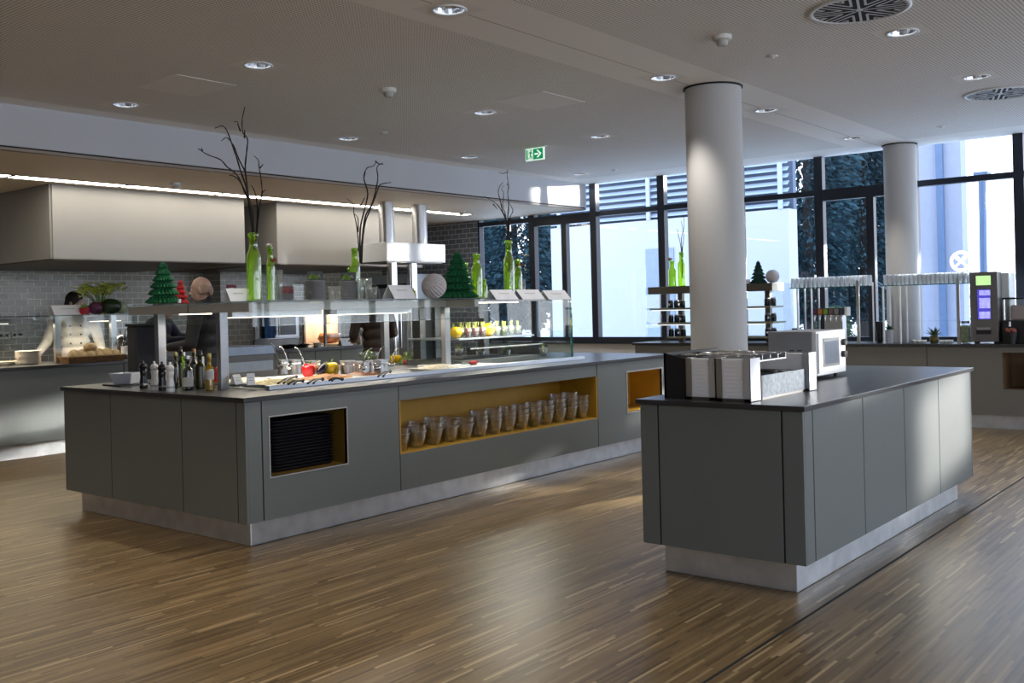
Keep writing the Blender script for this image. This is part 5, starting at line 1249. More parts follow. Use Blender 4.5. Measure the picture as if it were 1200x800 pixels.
# flowers
PETW = mat('white_petal', (0.70, 0.70, 0.62), 0.6); PETR = mat('rust_red_petal', (0.32, 0.06, 0.02), 0.6); STEMG = mat('flower_stem', (0.10, 0.22, 0.04), 0.6)
def flower(p, h, lean, r, m, label, n=9):
    t = thing('cut_flower', label, 'flower', p)
    top = Vector((lean[0], lean[1], h)); bm = NB(); tube(bm, smooth_path([(0, 0, .0), (lean[0] * .3, lean[1] * .3, h * .6), top]), .0022, 6); obj('stem', bm, STEMG, t, smooth=True)
    bm = NB(); rd = random.Random(int(h * 1000))
    for k in range(n):
        a = 2 * PI * k / n; el = rd.uniform(.1, 1.0); d = Vector((math.cos(a) * math.cos(el), math.sin(a) * math.cos(el), math.sin(el))); s = Vector((-math.sin(a), math.cos(a), 0))
        bm.faces.new([bm.verts.new(top + c) for c in (Vector((0, 0, 0)), d * r * .6 + s * r * .3, d * r, d * r * .6 - s * r * .3)])
    obj('petals', bm, m, t)
    bm = NB(); ball(bm, top + Vector((0, 0, r * .25)), r * .28, 10, 7); obj('flower_head', bm, mat('flower_heart', (0.30, 0.34, 0.12), 0.7), t, smooth=True)
p = gs(318, -5.50); k_ = mpp(p); flower(p + Vector((0, 0, 50 * k_)), 13 * k_, (0, -.01), 6 * k_, PETW, 'white carnation in the slim green bottle', 14)
def tumbler(p, r, h, label, m=CLEARW, group=None, name='drinking_glass', cat='glass'):
    t = thing(name, label, cat, p, group=group)
    bm = NB(); lathe(bm, [(0, 0), (r * .82, 0), (r, h), (r * .93, h), (r * .76, .008), (0, .008)], seg=18); obj('glass_body', bm, m, t, smooth=True); return t
p = gs(328, -5.36); k_ = mpp(p); tumbler(p, 4.2 * k_, 36 * k_, 'tall clear glass holding a rust red flower'); flower(p + Vector((0, 0, .01)), 43 * k_, (-.02, -.03), 7 * k_, PETR, 'rust red flower in the tall clear glass', 12)
p = gs(613, -5.72); p.z = 1.4565; k_ = mpp(p); tumbler(p, 3.2 * k_, 24 * k_, 'small clear vase on the cold display'); flower(p + Vector((0, 0, .01)), 37 * k_, (-.005, -.03), 7 * k_, PETR, 'drooping rust red flower on the cold display', 10)
flower(p + Vector((0, .01, .01)), 50 * k_, (.0, .06), 5 * k_, PETW, 'pale lily leaning right over the cold display', 7)
# folded paper signs
def ptent(u, x, wpx, h, label, z=GZ, d=0.12):
    q = along_x(u, x, z); k2 = mpp(q); y0 = along_x(u - wpx / 2, x, z).y; y1 = along_x(u + wpx / 2, x, z).y
    tent((x, q.y, z + .0008), (y1 - y0), d, h, 0, label, lines=1)
ptent(277, -5.52, 24, .085, 'white folded sign left of the tallest green bottle', d=.10)
ptent(468, -5.40, 26, .105, 'white folded sign left of the white paper ball', d=.14)
for u, l in ((587, 'left'), (618, 'middle'), (649, 'right')): ptent(u, -5.40, 26, .085, 'white folded sign on the cold display, %s of three' % l, z=1.4565 if u < 640 else 1.4505, d=.15)
# red fire notice on the tiled pier
q = on_x(271.5, 340, XW + 0.63)
rs = thing('red_sign', 'small red safety sign on the tiled pier beside the bald man', 'sign', (XW + .622, q.y, q.z)); k_ = mpp(q)
bm = NB(); box(bm, 0, -6.5 * k_, -6.5 * k_, .006, 6.5 * k_, 6.5 * k_); obj('red_plate', bm, mat('red_sign', (0.34, 0.015, 0.03), 0.4), rs)
bm = NB()
for a, b, c, d in ((-.05, -.03, .05, .045), (-.035, -.05, -.01, .02), (.01, -.05, .04, 0)):
    bm.faces.new([bm.verts.new((.0066, y, z)) for y, z in ((a * .8, b * .8), (c * .8, b * .8), (c * .8, d * .8), (a * .8, d * .8))])
obj('white_pictogram', bm, PAPER, rs)
# stacks of grey bowls, glasses
GREYB = mat('grey_stoneware', (0.24, 0.235, 0.24), 0.4, var=0.06)
gbw = thing('grey_bowl', 'grey stoneware bowl', 'bowl', (0, 0, 0)); pb = [gbw, True]
bm = NB(); lathe(bm, [(0, 0), (.045, 0), (.066, .006), (.0685, .014), (.0665, .016), (.044, .006), (0, .006)], seg=28); obj('bowl_body', bm, GREYB, gbw, smooth='auto')
for u, x, n, nm in ((370, -5.42, 11, 'left'), (409, -5.46, 11, 'right')):
    p = gs(u, x)
    for k in range(n):
        o = put(pb, (p.x, p.y, GZ + .001 + .0118 * k), 'grey stoneware bowl in the %s stack on the gantry' % nm); o['group'] = 'grey bowls in the %s gantry stack' % nm
    t = thing('picture_card', 'small leafy picture card on top of the %s grey bowl stack' % nm, 'card', (p.x, p.y, GZ + .0195 + .0118 * (n - 1)), rotz=-.35)
    bm = NB(); box(bm, -.002, -.055, 0, .002, .055, .062); obj('card_board', bm, mat('card_black', (0.02, 0.025, 0.02), 0.5), t)
    heap('printed_leaves', LEAF, t, (.004, -.02, .01), .001, .03, .045, 26, .014, 3 + n); heap('printed_petals', PETW, t, (.006, .02, .02), .001, .02, .03, 10, .010, 9 + n)
for i, (u, x, r, h, l) in enumerate(((388.5, -5.40, .024, .095, 'clear glass between the grey bowl stacks, left one'), (396, -5.40, .024, .095, 'clear glass between the grey bowl stacks, right one'), (423, -5.36, .026, .150, 'tall stack of clear cups right of the grey bowls, left one'), (432, -5.38, .028, .155, 'tall stack of clear cups right of the grey bowls, right one'), (439, -5.40, .022, .09, 'short clear cup beside the tall cup stacks'))):
    p = gs(u, x); tumbler(p, r, h, l)
p = gs(350, -5.42); k_ = mpp(p)
ah = thing('acrylic_stand', 'clear acrylic menu stand left of the grey bowl stacks', 'stand', p)
bm = NB(); box(bm, -.003, -.045, 0, .003, .045, .11); box(bm, -.04, -.045, 0, .04, .045, .004); obj('acrylic_sheet', bm, GLASS, ah)
p = gs(337.5, -5.5); fr = thing('framed_print', 'small dark framed print with red fruit beside the flower glass', 'picture frame', p, rotz=-.3)
bm = NB(); box(bm, -.006, -.045, 0, .006, .045, .10); obj('frame_body', bm, mat('grey_frame', (0.12, 0.11, 0.11), 0.5), fr)
bm = NB(); bm.faces.new([bm.verts.new((.0068, y, z)) for y, z in ((-.038, .05), (.038, .05), (.038, .094), (-.038, .094))]); obj('print', bm, mat('red_print', (0.25, 0.05, 0.04), 0.6, var=.8, scale=40), fr)
p = gs(482, -5.44); t = thing('chicory', 'yellow green chicory leaves right of a folded sign', 'vegetable', p); heap('leaves', mat('chicory_leaf', (0.55, 0.58, 0.06), 0.5, var=.3), t, (0, 0, .005), .03, .035, .085, 40, .03, 6)
p = gs(208, -5.6); 
t = thing('small_jar', 'tiny white jar at the foot of the left green paper tree', 'jar', gs(210, -5.85)); bm = NB(); cyl(bm, (0, 0, 0), .012, .02, 14); obj('jar_body', bm, PORC, t); bm = NB(); cyl(bm, (0, 0, .02), .013, .006, 14); obj('lid', bm, STEEL, t)

# ================================================================== OIL, VINEGAR AND MILLS
def mill(u, v, m, label, ring):
    p = on_z(u, v, HT); t = thing('pepper_mill', label, 'pepper mill', (p.x, p.y, HT))
    bm = NB(); lathe(bm, [(0, 0), (.027, 0), (.028, .03), (.026, .05), (.021, .08), (.022, .10), (.0255, .125), (.022, .132), (0, .132)], seg=24); obj('mill_body', bm, m, t, smooth='auto')
    bm = NB(); lathe(bm, [(.019, .133), (.026, .138), (.027, .155), (.020, .170), (.008, .175), (.007, .180), (.009, .186), (.006, .191), (0, .192)], seg=24); obj('mill_head', bm, m, t, smooth=True)
    bm = NB()
    for z in (.024, .030): lathe(bm, [(.0278, z), (.0288, z + .001), (.0288, z + .002), (.0278, z + .003)], seg=24)
    obj('ring', bm, ring, t)
mill(168.5, 455, BLACKG, 'black pepper mill furthest left beside the white bowl', STEEL)
mill(181.5, 456.5, PORC, 'white pepper mill, left one of two', BLACK)
mill(190.5, 457.5, BLACKG, 'black pepper mill standing between the two white mills', STEEL)
mill(199.8, 458.5, PORC, 'white pepper mill, right one of two', BLACK)
LABELM = mat('paper_label', (0.55, 0.54, 0.48), 0.7); CAPG = mat('gold_cap', (0.45, 0.38, 0.12), 0.4, .6); CORK = mat('cork', (0.30, 0.17, 0.08), 0.8)
def oil(u, v, h, r, m, cap, label, lab=None, fill=None):
    p = on_z(u, v, HT); t = bottle((p.x, p.y, HT), h, r, label, m, neck=.36, name='oil_bottle', cat='bottle')
    bm = NB(); cyl(bm, (0, 0, h), r * .36 + .004, .022, 14); obj('cap', bm, cap, t)
    if lab: bm = NB(); lathe(bm, [(r * 1.012, h * lab[0]), (r * 1.012, h * lab[1])], seg=24); obj('label', bm, LABELM, t, smooth=True)
    if fill: bm = NB(); lathe(bm, [(0, .006), (r * .92, .006), (r * .95, h * .5), (0, h * .5)], seg=20); obj('oil', bm, fill, t, smooth=True)
oil(188, 447.5, .155, .024, BOTG, BLACK, 'small olive oil bottle standing behind the mills')
oil(206.5, 455, .225, .021, BOTD, CAPG, 'slim dark bottle with gold cap right of the mills')
oil(212.5, 452, .255, .024, BOTD, BLACK, 'tallest black topped bottle in the oil group')
oil(220.5, 457, .205, .036, BOTD, STEEL, 'squat dark bottle with pale labels at front of oil group', (.12, .42))
oil(228, 452, .235, .026, BOTD, CORK, 'corked dark bottle in the middle of the oil group')
oil(235, 455.5, .235, .034, mat('olive_oil_dark', (0.035, 0.035, 0.004), 0.12), BLACK, 'broad olive dark bottle left of the yellow oil')
oil(246, 457.5, .220, .029, OILM, CAPG, 'bright yellow oil bottle beside the steel gantry post', (.34, .60), mat('oil_fill', (0.60, 0.42, 0.008), 0.2))
oil(216, 452, .215, .022, BOTG, STEEL, 'green glass vinegar bottle hidden between dark bottles')
p = on_z(254, 452, HT); t = thing('ketchup_bottle', 'red sauce bottle half hidden by the gantry post', 'bottle', (p.x, p.y, HT)); bm = NB(); lathe(bm, [(0, 0), (.026, 0), (.028, .07), (.018, .10), (0, .10)], seg=18); obj('bottle_body', bm, mat('red_plastic', (0.38, 0.01, 0.015), 0.3), t, smooth='auto'); bm = NB(); lathe(bm, [(.014, .10), (.006, .13), (0, .132)], seg=14); obj('nozzle', bm, mat('red_plastic', (0.38, 0.01, 0.015), 0.3), t, smooth=True)
# square white bowl
p = on_z(149, 451, HT)
wbw = thing('square_bowl', 'square white porcelain bowl on a black tray at the island corner', 'bowl', (p.x, p.y, HT + .0105), rotz=.5)
bm = NB(); L = [(.062, 0), (.066, .004), (.088, .078), (.081, .078), (.058, .012)]
V = [[bm.verts.new((sx * q, sy * q, z)) for sx, sy in ((1, 1), (-1, 1), (-1, -1), (1, -1))] for q, z in L]
for A, B in zip(V, V[1:]):
    for k in range(4): bm.faces.new((A[k], A[(k + 1) % 4], B[(k + 1) % 4], B[k]))
bm.faces.new(V[0][::-1]); bm.faces.new(V[-1]); obj('bowl_body', bm, mat('bluish_porcelain', (0.62, 0.64, 0.70), 0.25), wbw, bevel=0.004)
st = thing('slate_tray', 'flat black tray under the square white bowl', 'tray', (p.x, p.y, HT))
bm = NB(); q = on_z(149, 451, HT); box(bm, q.x - .13, q.y - .12, HT, q.x + .12, q.y + .13, HT + .010); obj('tray_plate', bm, BLACK, st, bevel=0.003, world=True)
# ================================================================== SMALL ISLAND: NAPKINS, CUTLERY, MICROWAVE
cs = thing('cutlery_station', 'black wedge shaped cutlery box full of steel cutlery on the small island', 'cutlery box', (-2.42, 4.85, HT))
CX0, CX1, CY0, CY1 = -2.668, -2.20, 4.535, 5.12
M = Matrix(((1, 0, 0, 0), (0, 0, 1, CY0), (0, 1, 0, HT), (0, 0, 0, 1)))
bm = NB(); prism(bm, [(CX0, 0), (-2.535, 0), (-2.535, .205), (CX0, .236)], .012, M); prism(bm, [(CX0, 0), (-2.536, 0), (-2.536, .185), (CX0, .20)], CY1 - CY0, Matrix(((1, 0, 0, 0), (0, 0, 1, CY0 + .012), (0, 1, 0, HT), (0, 0, 0, 1))))
prism(bm, [(CX0, 0), (CX0 + .012, 0), (CX0 + .012, .234), (CX0, .236)], CY1 - CY0, M)
obj('black_body', bm, BLACK, cs, world=True)
bm = NB()
for k in range(5):
    y = 4.66 + .095 * k; box(bm, CX0 + .015, y, HT + .19, -2.22, y + .006, HT + .215)
box(bm, CX0 + .015, 4.655, HT + .185, -2.22, 5.05, HT + .192); obj('divider', bm, STEEL, cs, world=True)
rd = random.Random(12)
knife = None
for k in range(40):
    y = 4.67 + .39 * rd.random(); x = -2.44 + rd.uniform(-.14, .14); z = HT + .205 + .014 * rd.random()
    if knife is None:
        knife = thing('cutlery', 'loose steel cutlery piece lying in the black cutlery box', 'cutlery', (x, y, z), rotz=.1, group='cutlery in the black box')
        bm = NB(); tube(bm, [(-.09, 0, 0), (-.03, 0, .004), (0.02, 0, .002), (.05, 0, .002), (.09, 0, .004)], [.0055, .004, .003, .008, .004], 6); obj('cutlery_piece', bm, CHROME, knife, smooth=True)
    else: dup(knife, (x, y, z), rotz=rd.uniform(-.25, .25))
def napkin_holder(x0, x1, y, h, label, sheets=10, dp=.115, lit=False):
    t = thing('napkin_holder', label, 'napkin holder', ((x0 + x1) / 2, y + dp / 2, HT))
    w = .034
    bm = NB()
    box(bm, x0, y, HT, x0 + w, y + .003, HT + h); box(bm, x0, y, HT, x0 + .003, y + dp, HT + h)
    obj('side_frame', bm, mat('napkin_holder_steel', (0.50, 0.48, 0.44), 0.38, 1.0, var=.05), t, world=True)
    bm = NB(); box(bm, x1 - w, y, HT, x1, y + .003, HT + h); box(bm, x1 - .003, y, HT, x1, y + dp, HT + h)
    obj('side_frame', bm, mat('sunlit_holder_side', (0.62, 0.63, 0.65), 0.5, .6, var=.03), t, world=True)  # right side frame paler, sunlight put into its colour
    bm = NB(); box(bm, x0, y, HT, x1, y + dp, HT + .004); box(bm, x0, y, HT + .004, x1, y + .003, HT + .016); box(bm, x0, y + dp - .003, HT, x1, y + dp, HT + h * .9); obj('base_frame', bm, STEELD, t, world=True)
    cx = (x0 + x1) / 2; n0 = None
    for k in range(sheets):
        z = HT + .006 + (h - .012) / sheets * k
        if n0 is None:
            n0 = thing('napkin', 'folded white paper napkin in the %s' % label.split(',')[0], 'napkin', (cx, y + .058, z), group='white napkins in the ' + label.split(',')[0])
            q = (h - .012) / sheets; bm = NB(); hw = (x1 - x0) / 2 - .008
            box(bm, -hw, -.049, .0002, hw, .049, q * .985)
            obj('napkin_fold', bm, PAPER, n0, bevel=.0015)
        else: dup(n0, (cx + rd.uniform(-.0015, .0015), y + .058 + rd.uniform(-.001, .003), z))
napkin_holder(-2.530, -2.362, 4.515, .212, 'left steel napkin holder, beside the black cutlery box')
napkin_holder(-2.352, -2.166, 4.500, .214, 'right steel napkin holder, with sunlit white side')
napkin_holder(-2.520, -2.152, 5.185, .208, 'far steel napkin holder, standing behind the cutlery rack', 6, .10)
GALV = mat('galvanised_sheet', (0.10, 0.125, 0.155), 0.5, .3, var=.35, scale=45)
ck = thing('cutlery_rack', 'open cutlery rack with galvanised side between the napkin holders', 'cutlery rack', (-2.34, 4.9, HT))
wbox('side_panel', GALV, ck, -2.176, 4.645, HT + .012, -2.170, 5.175, HT + .122)
wbox('black_end', BLACK, ck, -2.52, 4.622, HT, -2.168, 4.644, HT + .125, .006)
bm = NB(); box(bm, -2.52, 4.645, HT, -2.176, 5.175, HT + .02)
for k in range(5): box(bm, -2.52, 4.66 + .122 * k, HT + .02, -2.178, 4.664 + .122 * k, HT + .118)
box(bm, -2.525, 4.645, HT, -2.52, 5.175, HT + .14); obj('rack_tray', bm, STEELD, ck, world=True)
for k in range(20):
    c = dup(knife, (-2.31 + rd.uniform(-.06, .06), 4.70 + .118 * (k % 4) + rd.uniform(-.03, .03), HT + .09 + .03 * rd.random()), rotz=rd.uniform(-.2, .2)); c['label'] = 'steel cutlery piece lying in the open galvanised rack'; c['group'] = 'cutlery in the galvanised rack'
# microwave
MX0, MX1, MY0, MY1, MZ0, MZ1 = -2.705, -2.392, 5.885, 6.362, .926, 1.198
mw = thing('microwave', 'white microwave oven with grey side on the small island', 'microwave', ((MX0 + MX1) / 2, (MY0 + MY1) / 2, HT))
wbox('housing', mat('microwave_grey', (0.30, 0.31, 0.33), 0.45, .2), mw, MX0, MY0, MZ0, MX1 - .03, MY1, MZ1, .004)
WHM = mat('microwave_white', (0.80, 0.80, 0.80), 0.35)
wbox('front_panel', WHM, mw, MX1 - .03, MY0, MZ0, MX1, MY1, MZ1, .004)
d0, d1 = on_x(963, 398, MX1), on_x(981, 425, MX1)
dr = wbox('door', WHM, mw, MX1, MY0 + .012, MZ0 + .015, MX1 + .010, MY0 + .365, MZ1 - .012, .003)
wbox('window_frame', mat('microwave_window_frame', (0.06, 0.065, 0.075), 0.35), mw, MX1 + .010, d0.y - .008, d1.z - .012, MX1 + .013, d1.y + .012, d0.z + .008)
wbox('window_glass', mat('microwave_glass', (0.16, 0.19, 0.24), 0.15), mw, MX1 + .0131, d0.y + .012, d1.z + .004, MX1 + .0145, d1.y - .004, d0.z - .012)
for v in (400.5, 414.5):
    q = on_x(987, v, MX1)
    bm = NB(); cyl(bm, (0, 0, 0), .021, .024, 22); bm.transform(Matrix.Translation(q) @ Matrix.Rotation(PI / 2, 4, 'Y')); kb = obj('knob', bm, BLACK, mw, bevel=.003, world=True)
    bm = NB(); box(bm, q.x + .024, q.y - .003, q.z - .018, q.x + .029, q.y + .003, q.z + .018); obj('knob_grip', bm, STEELD, kb, world=True)
bm = NB()
for x in (MX0 + .05, MX1 - .05):
    for y in (MY0 + .05, MY1 - .05): cyl(bm, (x, y, HT), .014, .027, 12)
obj('foot', bm, BLACK, mw, world=True)
bm = NB()
for k in range(2):
    for j in range(5): box(bm, MX0 + .14 + .05 * k, MY0 - .0012, 1.03 + .012 * j, MX0 + .17 + .05 * k, MY0 + .001, 1.036 + .012 * j)
obj('vent_slots', bm, BLACK, mw, world=True)

# ================================================================== WINDOW COUNTER
def wx(u, y=11.42, z=1.2): return along_y(u, y, z).x
def wz(u, v, y=11.42): return on_y(u, v, y).z
BRN = mat('bronze_metal', (0.12, 0.105, 0.085), 0.45, .5)
ra = thing('display_rack', 'bronze display rack with three shelves of dark jars behind the column', 'rack', (wx(845), 11.42, HC))
zt1 = wz(890, 332); zb1 = wz(890, 341)
xa, xb, xc = wx(767), wx(912), wx(926)
wbox('top_box', BRN, ra, xa, 11.27, zb1, xb, 11.60, zt1, .002)
SHZ = [wz(890, 358.5), wz(890, 376.5), wz(890, 393.5)]
for k, z in enumerate(SHZ): wbox('shelf', mat('shelf_olive', (0.22, 0.22, 0.14), 0.4), ra, xa + .03 + .12 * k, 11.25, z - .022, xb - .02 + .03 * k, 11.62, z)
for u in (796, 898.5): x = wx(u); wbox('post', BRN, ra, x - .032, 11.45, HC, x + .032, 11.51, zb1)
for z in SHZ[:2]: wbox('shelf_light', mat('white_light_bar', (0.8, 0.85, 0.9), .5, emit=(0.9, .95, 1), estr=.5), ra, xa + .06, 11.255, z - .034, xb - .1, 11.275, z - .023)
for x in (xa - .02, xc): wbox('end_glass', GLASS, ra, x - .004, 11.24, HC, x + .004, 11.63, zt1 - .01)
wbox('front_glass', GLASS, ra, xb, 11.24, HC + .02, xc, 11.246, zt1 - .01)
jar = thing('jar', 'small dark jar', 'jar', (0, 0, 0)); jp = [jar, True]
bm = NB(); lathe(bm, [(0, 0), (.034, 0), (.036, .01), (.036, .075), (.028, .085), (0, .085)], seg=18); obj('jar_glass', bm, BLACKG, jar, smooth='auto')
bm = NB(); cyl(bm, (0, 0, .085), .031, .016, 18); obj('lid', bm, STEELD, jar)
bm = NB(); 
bm.faces.new([bm.verts.new((.014 * math.cos(a) , -.0368, .045 + .014 * math.sin(a))) for a in [2 * PI * k / 14 for k in range(14)]]); obj('round_label', bm, PAPER, jar)
for lv, z in enumerate(SHZ):
    for side, us in (('left', (789, 796, 803)), ('right', (902, 909))):
        for u in us:
            o = put(jp, (wx(u), 11.36, z + .0005)); o['label'] = 'small dark jar on the %s shelf of the display rack, %s of column' % (('top', 'middle', 'bottom')[lv], side); o['group'] = 'dark jars, %s shelf, %s side' % (('top', 'middle', 'bottom')[lv], side)
def onrack(u): return Vector((wx(u, 11.42, zt1), 11.42, zt1 + .0005))
p = onrack(788.5); k_ = mpp(p); bottle(p, 30 * k_, 5 * k_, 'small lime green bottle with flower on the display rack')
flower(p + Vector((0, -.07, 0)), 30 * k_, (.01, -.01), 5 * k_, mat('ochre_petal', (0.35, 0.20, 0.05), .6), 'ochre flower in front of green bottles on the display rack')
p = onrack(799.5); k_ = mpp(p); bottle(p, 40 * k_, 4.8 * k_, 'lime green bottle with twigs beside the round column')
branch_bunch(p + Vector((0, 0, 28 * k_)), [[(770, 520), (768, 430), (765, 385), (775, 340), (772, 300)], [(771, 520), (771, 430), (776, 370), (768, 320)], [(769, 520), (766, 420), (755, 370), (752, 350)]], 2.964, 540, 150, 'thin dark twigs beside the round column', .006, 9)
p = onrack(889); k_ = mpp(p); hc_tree(p, 27 * k_, 9.5 * k_, DGREENT, 'small dark green paper tree on the display rack', 6)
p = onrack(905.5); k_ = mpp(p)
t = thing('paper_ball', 'white honeycomb paper ball on the display rack', 'paper ball', p); R_ = 7.8 * k_
bm = NB(); lathe(bm, [(R_ * math.sin(a), R_ - R_ * math.cos(a)) for a in [PI * i / 14 for i in range(15)]], seg=64, fn=lambda a, q, z: q * (1 + .03 * math.cos(20 * a))); obj('honeycomb_paper', bm, WHITET, t)
bm = NB(); cyl(bm, (0, 0, -.0), R_ * .25, .004, 16); obj('base_disc', bm, PAPER, t)
p = onrack(874); tent(p, .11, .09, .055, -PI / 2, 'white folded card on the display rack beside the column', lines=1)
# glass racks with upturned tumblers
tg = thing('drinking_glass', 'upturned clear tumbler', 'glass', (0, 0, 0)); tgp = [tg, True]
bm = NB(); lathe(bm, [(.026, 0), (.024, .11), (.021, .118), (0, .118)], seg=12); lathe(bm, [(.0235, 0.0), (.0215, .105), (0, .108)], seg=12); obj('tumbler', bm, CLEARB, tg, smooth=True)
def glass_rack(ul, ur, vs, uposts, utall, label, gname, ncol):
    yb = 11.29
    zs = wz(ul, vs, yb); x0, x1 = wx(ul, yb, zs), wx(ur, yb, zs)
    t = thing('glass_rack', label, 'rack', ((x0 + x1) / 2, yb + .1, HC))
    wbox('glass_shelf', GLASS, t, x0, yb - .10, zs - .008, x1, yb + .15, zs)
    wbox('shelf_front', GEDGE, t, x0, yb - .102, zs - .009, x1, yb - .1, zs + .001)
    for u in uposts:
        x = wx(u, yb - .09)
        for yy in (yb - .09, yb + .13): bm = NB(); tube(bm, [(x, yy, HC), (x, yy, zs - .008)], .011, 10); obj('post', bm, mat('white_post', (0.75, 0.77, 0.80), .35), t, smooth='auto', world=True)
    x = wx(utall, yb - .12); zt = wz(utall, vs - 9, yb - .12)
    bm = NB(); box(bm, x - .016, yb - .125, HC, x + .016, yb - .104, zt); obj('upright', bm, STEEL, t, world=True)
    if ul > 1000: wbox('mid_shelf', GLASS, t, x0 + .05, yb, HC + .24, x1 - .12, yb + .13, HC + .246)
    r = random.Random(ncol)
    for j in range(2):
        for k in range(ncol):
            o = put(tgp, (x0 + .03 + (x1 - x0 - .085) * k / (ncol - 1) + .025 * j, yb - .06 + .07 * j, zs + .0005)); o['label'] = 'upturned clear tumbler in the rows on the %s' % gname; o['group'] = 'tumblers on the ' + gname
    return t
r1 = glass_rack(929, 1022, 337.5, (935, 951.5), 1005.5, 'glass shelf rack of tumblers left of the far column', 'left glass rack', 17)
r2 = glass_rack(1037, 1139, 334.5, (1035.5, 1055), 1123, 'glass shelf rack of tumblers in front of the far column', 'right glass rack', 19)
# hooked rail post beside the left rack
x = wx(1027.5); z = wz(1027.5, 331)
bm = NB(); tube(bm, [(x, 11.31, HC), (x, 11.31, z), (wx(1007), 11.31, z)], .010, 8); obj('side_rail', bm, mat('white_post', (0.75, 0.77, 0.80), .35), r1, world=True)
# drinks tap tower
x0, x1 = wx(953, 11.3), wx(991, 11.3); z0, z1 = wz(970, 369, 11.3), wz(970, 361, 11.3)
tp = thing('drinks_tap', 'drinks tap tower with row of coloured labels behind the microwave', 'drinks dispenser', ((x0 + x1) / 2, 11.35, HC))
wbox('tap_bar', BLACK, tp, x0, 11.27, z0, x1, 11.37, z1, .002)
wbox('bar_end', WHITE, tp, x1, 11.265, z0 - .01, x1 + .03, 11.375, z1 + .01)
wbox('pedestal', STEEL, tp, x0 + .14, 11.28, HC, x1 - .03, 11.40, z0, .003)
wbox('drip_tray', STEELD, tp, x0 + .05, 11.19, HC, x1, 11.30, HC + .02)
for k, c in enumerate(((0.07, .03, .08), (.40, .14, .03), (.16, .28, .03), (.14, .10, .10), (.22, .22, .24), (.05, .06, .10))):
    w = (x1 - x0) / 6
    lb = wbox('flavour_label', mat('tap_label_%d' % k, c, .5, var=.3, scale=40), tp, x0 + w * k + .008, 11.266, z0 + .008, x0 + w * (k + 1) - .008, 11.27, z1 - .008)
    bm = NB(); tube(bm, smooth_path([(x0 + w * (k + .5), 11.28, z0), (x0 + w * (k + .5), 11.262, z0 - .03), (x0 + w * (k + .5), 11.258, z0 - .075)]), [.012, .012, .011, .010, .010, .009, .008, .007, .007], 8); obj('nozzle', bm, CHROME, tp, smooth=True, world=True)
# cups, vase, plants
p = Vector((wx(932, 11.33), 11.33, HC)); t = thing('tumbler_stack', 'black tumbler standing left of the drinks tap tower', 'cup', p); bm = NB(); lathe(bm, [(0, 0), (.034, 0), (.045, .17), (.041, .17), (.030, .01), (0, .01)], seg=18); obj('cup_body', bm, BLACK, t, smooth='auto'); bm = NB(); lathe(bm, [(.0455, .165), (.047, .168), (.0455, .171)], seg=18); obj('rim', bm, BLACKG, t)
p = Vector((wx(1030, 11.36), 11.36, HC)); t = thing('vase', 'tall tapered black vase between the two tumbler racks', 'vase', p); bm = NB(); lathe(bm, [(0, 0), (.030, 0), (.052, .24), (.047, .24), (.026, .012), (0, .012)], seg=18); obj('vase_body', bm, BLACKG, t, smooth='auto'); bm = NB(); lathe(bm, [(0, .2), (.046, .2)], seg=16); obj('soil', bm, BARK, t)
def spiky(t, c, n, l, w, m, seed, up=.8):
    rd = random.Random(seed); bm = NB()
    for k in range(n):
        a = 2.399 * k; el = up * (0.35 + .65 * k / n); d = Vector((math.cos(a) * math.cos(el * 1.4), math.sin(a) * math.cos(el * 1.4), math.sin(el * 1.4))); s = Vector((-math.sin(a), math.cos(a), 0)); L = l * rd.uniform(.75, 1.1)
        q = [Vector(c), Vector(c) + d * L * .5 + s * w - Vector((0, 0, .0)), Vector(c) + d * L + Vector((0, 0, -.15 * L * (1 - k / n))), Vector(c) + d * L * .5 - s * w]
        bm.faces.new([bm.verts.new(e) for e in q])
    return obj('leaves', bm, m, t)
p = Vector((wx(1041.5, 11.3), 11.3, HC)); t = thing('potted_plant', 'small succulent in a pale pot by the right tumbler rack', 'plant', p)
bm = NB(); lathe(bm, [(0, 0), (.040, 0), (.047, .15), (.043, .15), (.040, .135), (0, .135)], seg=20); obj('pot', bm, mat('pale_grey_pot', (0.42, 0.43, 0.46), .6), t, smooth='auto'); spiky(t, (0, 0, .14), 16, .10, .014, LEAFD, 4)
p = Vector((wx(1094, 11.34), 11.34, HC)); t = thing('pineapple', 'squat pineapple with spiky leaves in front of the right rack', 'pineapple', p)
bm = NB(); lathe(bm, [(0, 0), (.035, 0), (.048, .03), (.045, .07), (.025, .09), (0, .09)], seg=20, fn=lambda a, q, z: q * (1 + .05 * math.cos(10 * a + z * 60))); obj('fruit', bm, mat('pineapple_skin', (0.12, 0.10, 0.03), .7, var=.5, scale=50), t, smooth=True); spiky(t, (0, 0, .075), 22, .13, .013, mat('pineapple_leaf', (0.05, 0.10, 0.04), .5, var=.3), 3)
sc = None
for k, u in enumerate((1072, 1077, 1082, 1103, 1108, 1113)):
    p = (wx(u, 11.3), 11.3, HC)
    if sc is None:
        sc = thing('espresso_cup', '', 'cup', p, group='small white cups beside the pineapple'); bm = NB(); lathe(bm, [(0, 0), (.02, 0), (.032, .038), (.029, .038), (.018, .005), (0, .005)], seg=16); obj('cup_body', bm, PORC, sc, smooth=True)
        o = sc
    else: o = dup(sc, p)
    o['label'] = 'small white cup in the row %s of the pineapple' % ('left' if k < 3 else 'right')
    o['group'] = 'small white cups %s of the pineapple' % ('left' if k < 3 else 'right')
x0, x1 = wx(1124.5, 11.3), wx(1136, 11.3); t = thing('preserve_jar', 'square glass jar of green preserves left of the dispenser machine', 'jar', ((x0 + x1) / 2, 11.33, HC))
hh = wz(1130, 376, 11.3) - HC; w = (x1 - x0) / 2
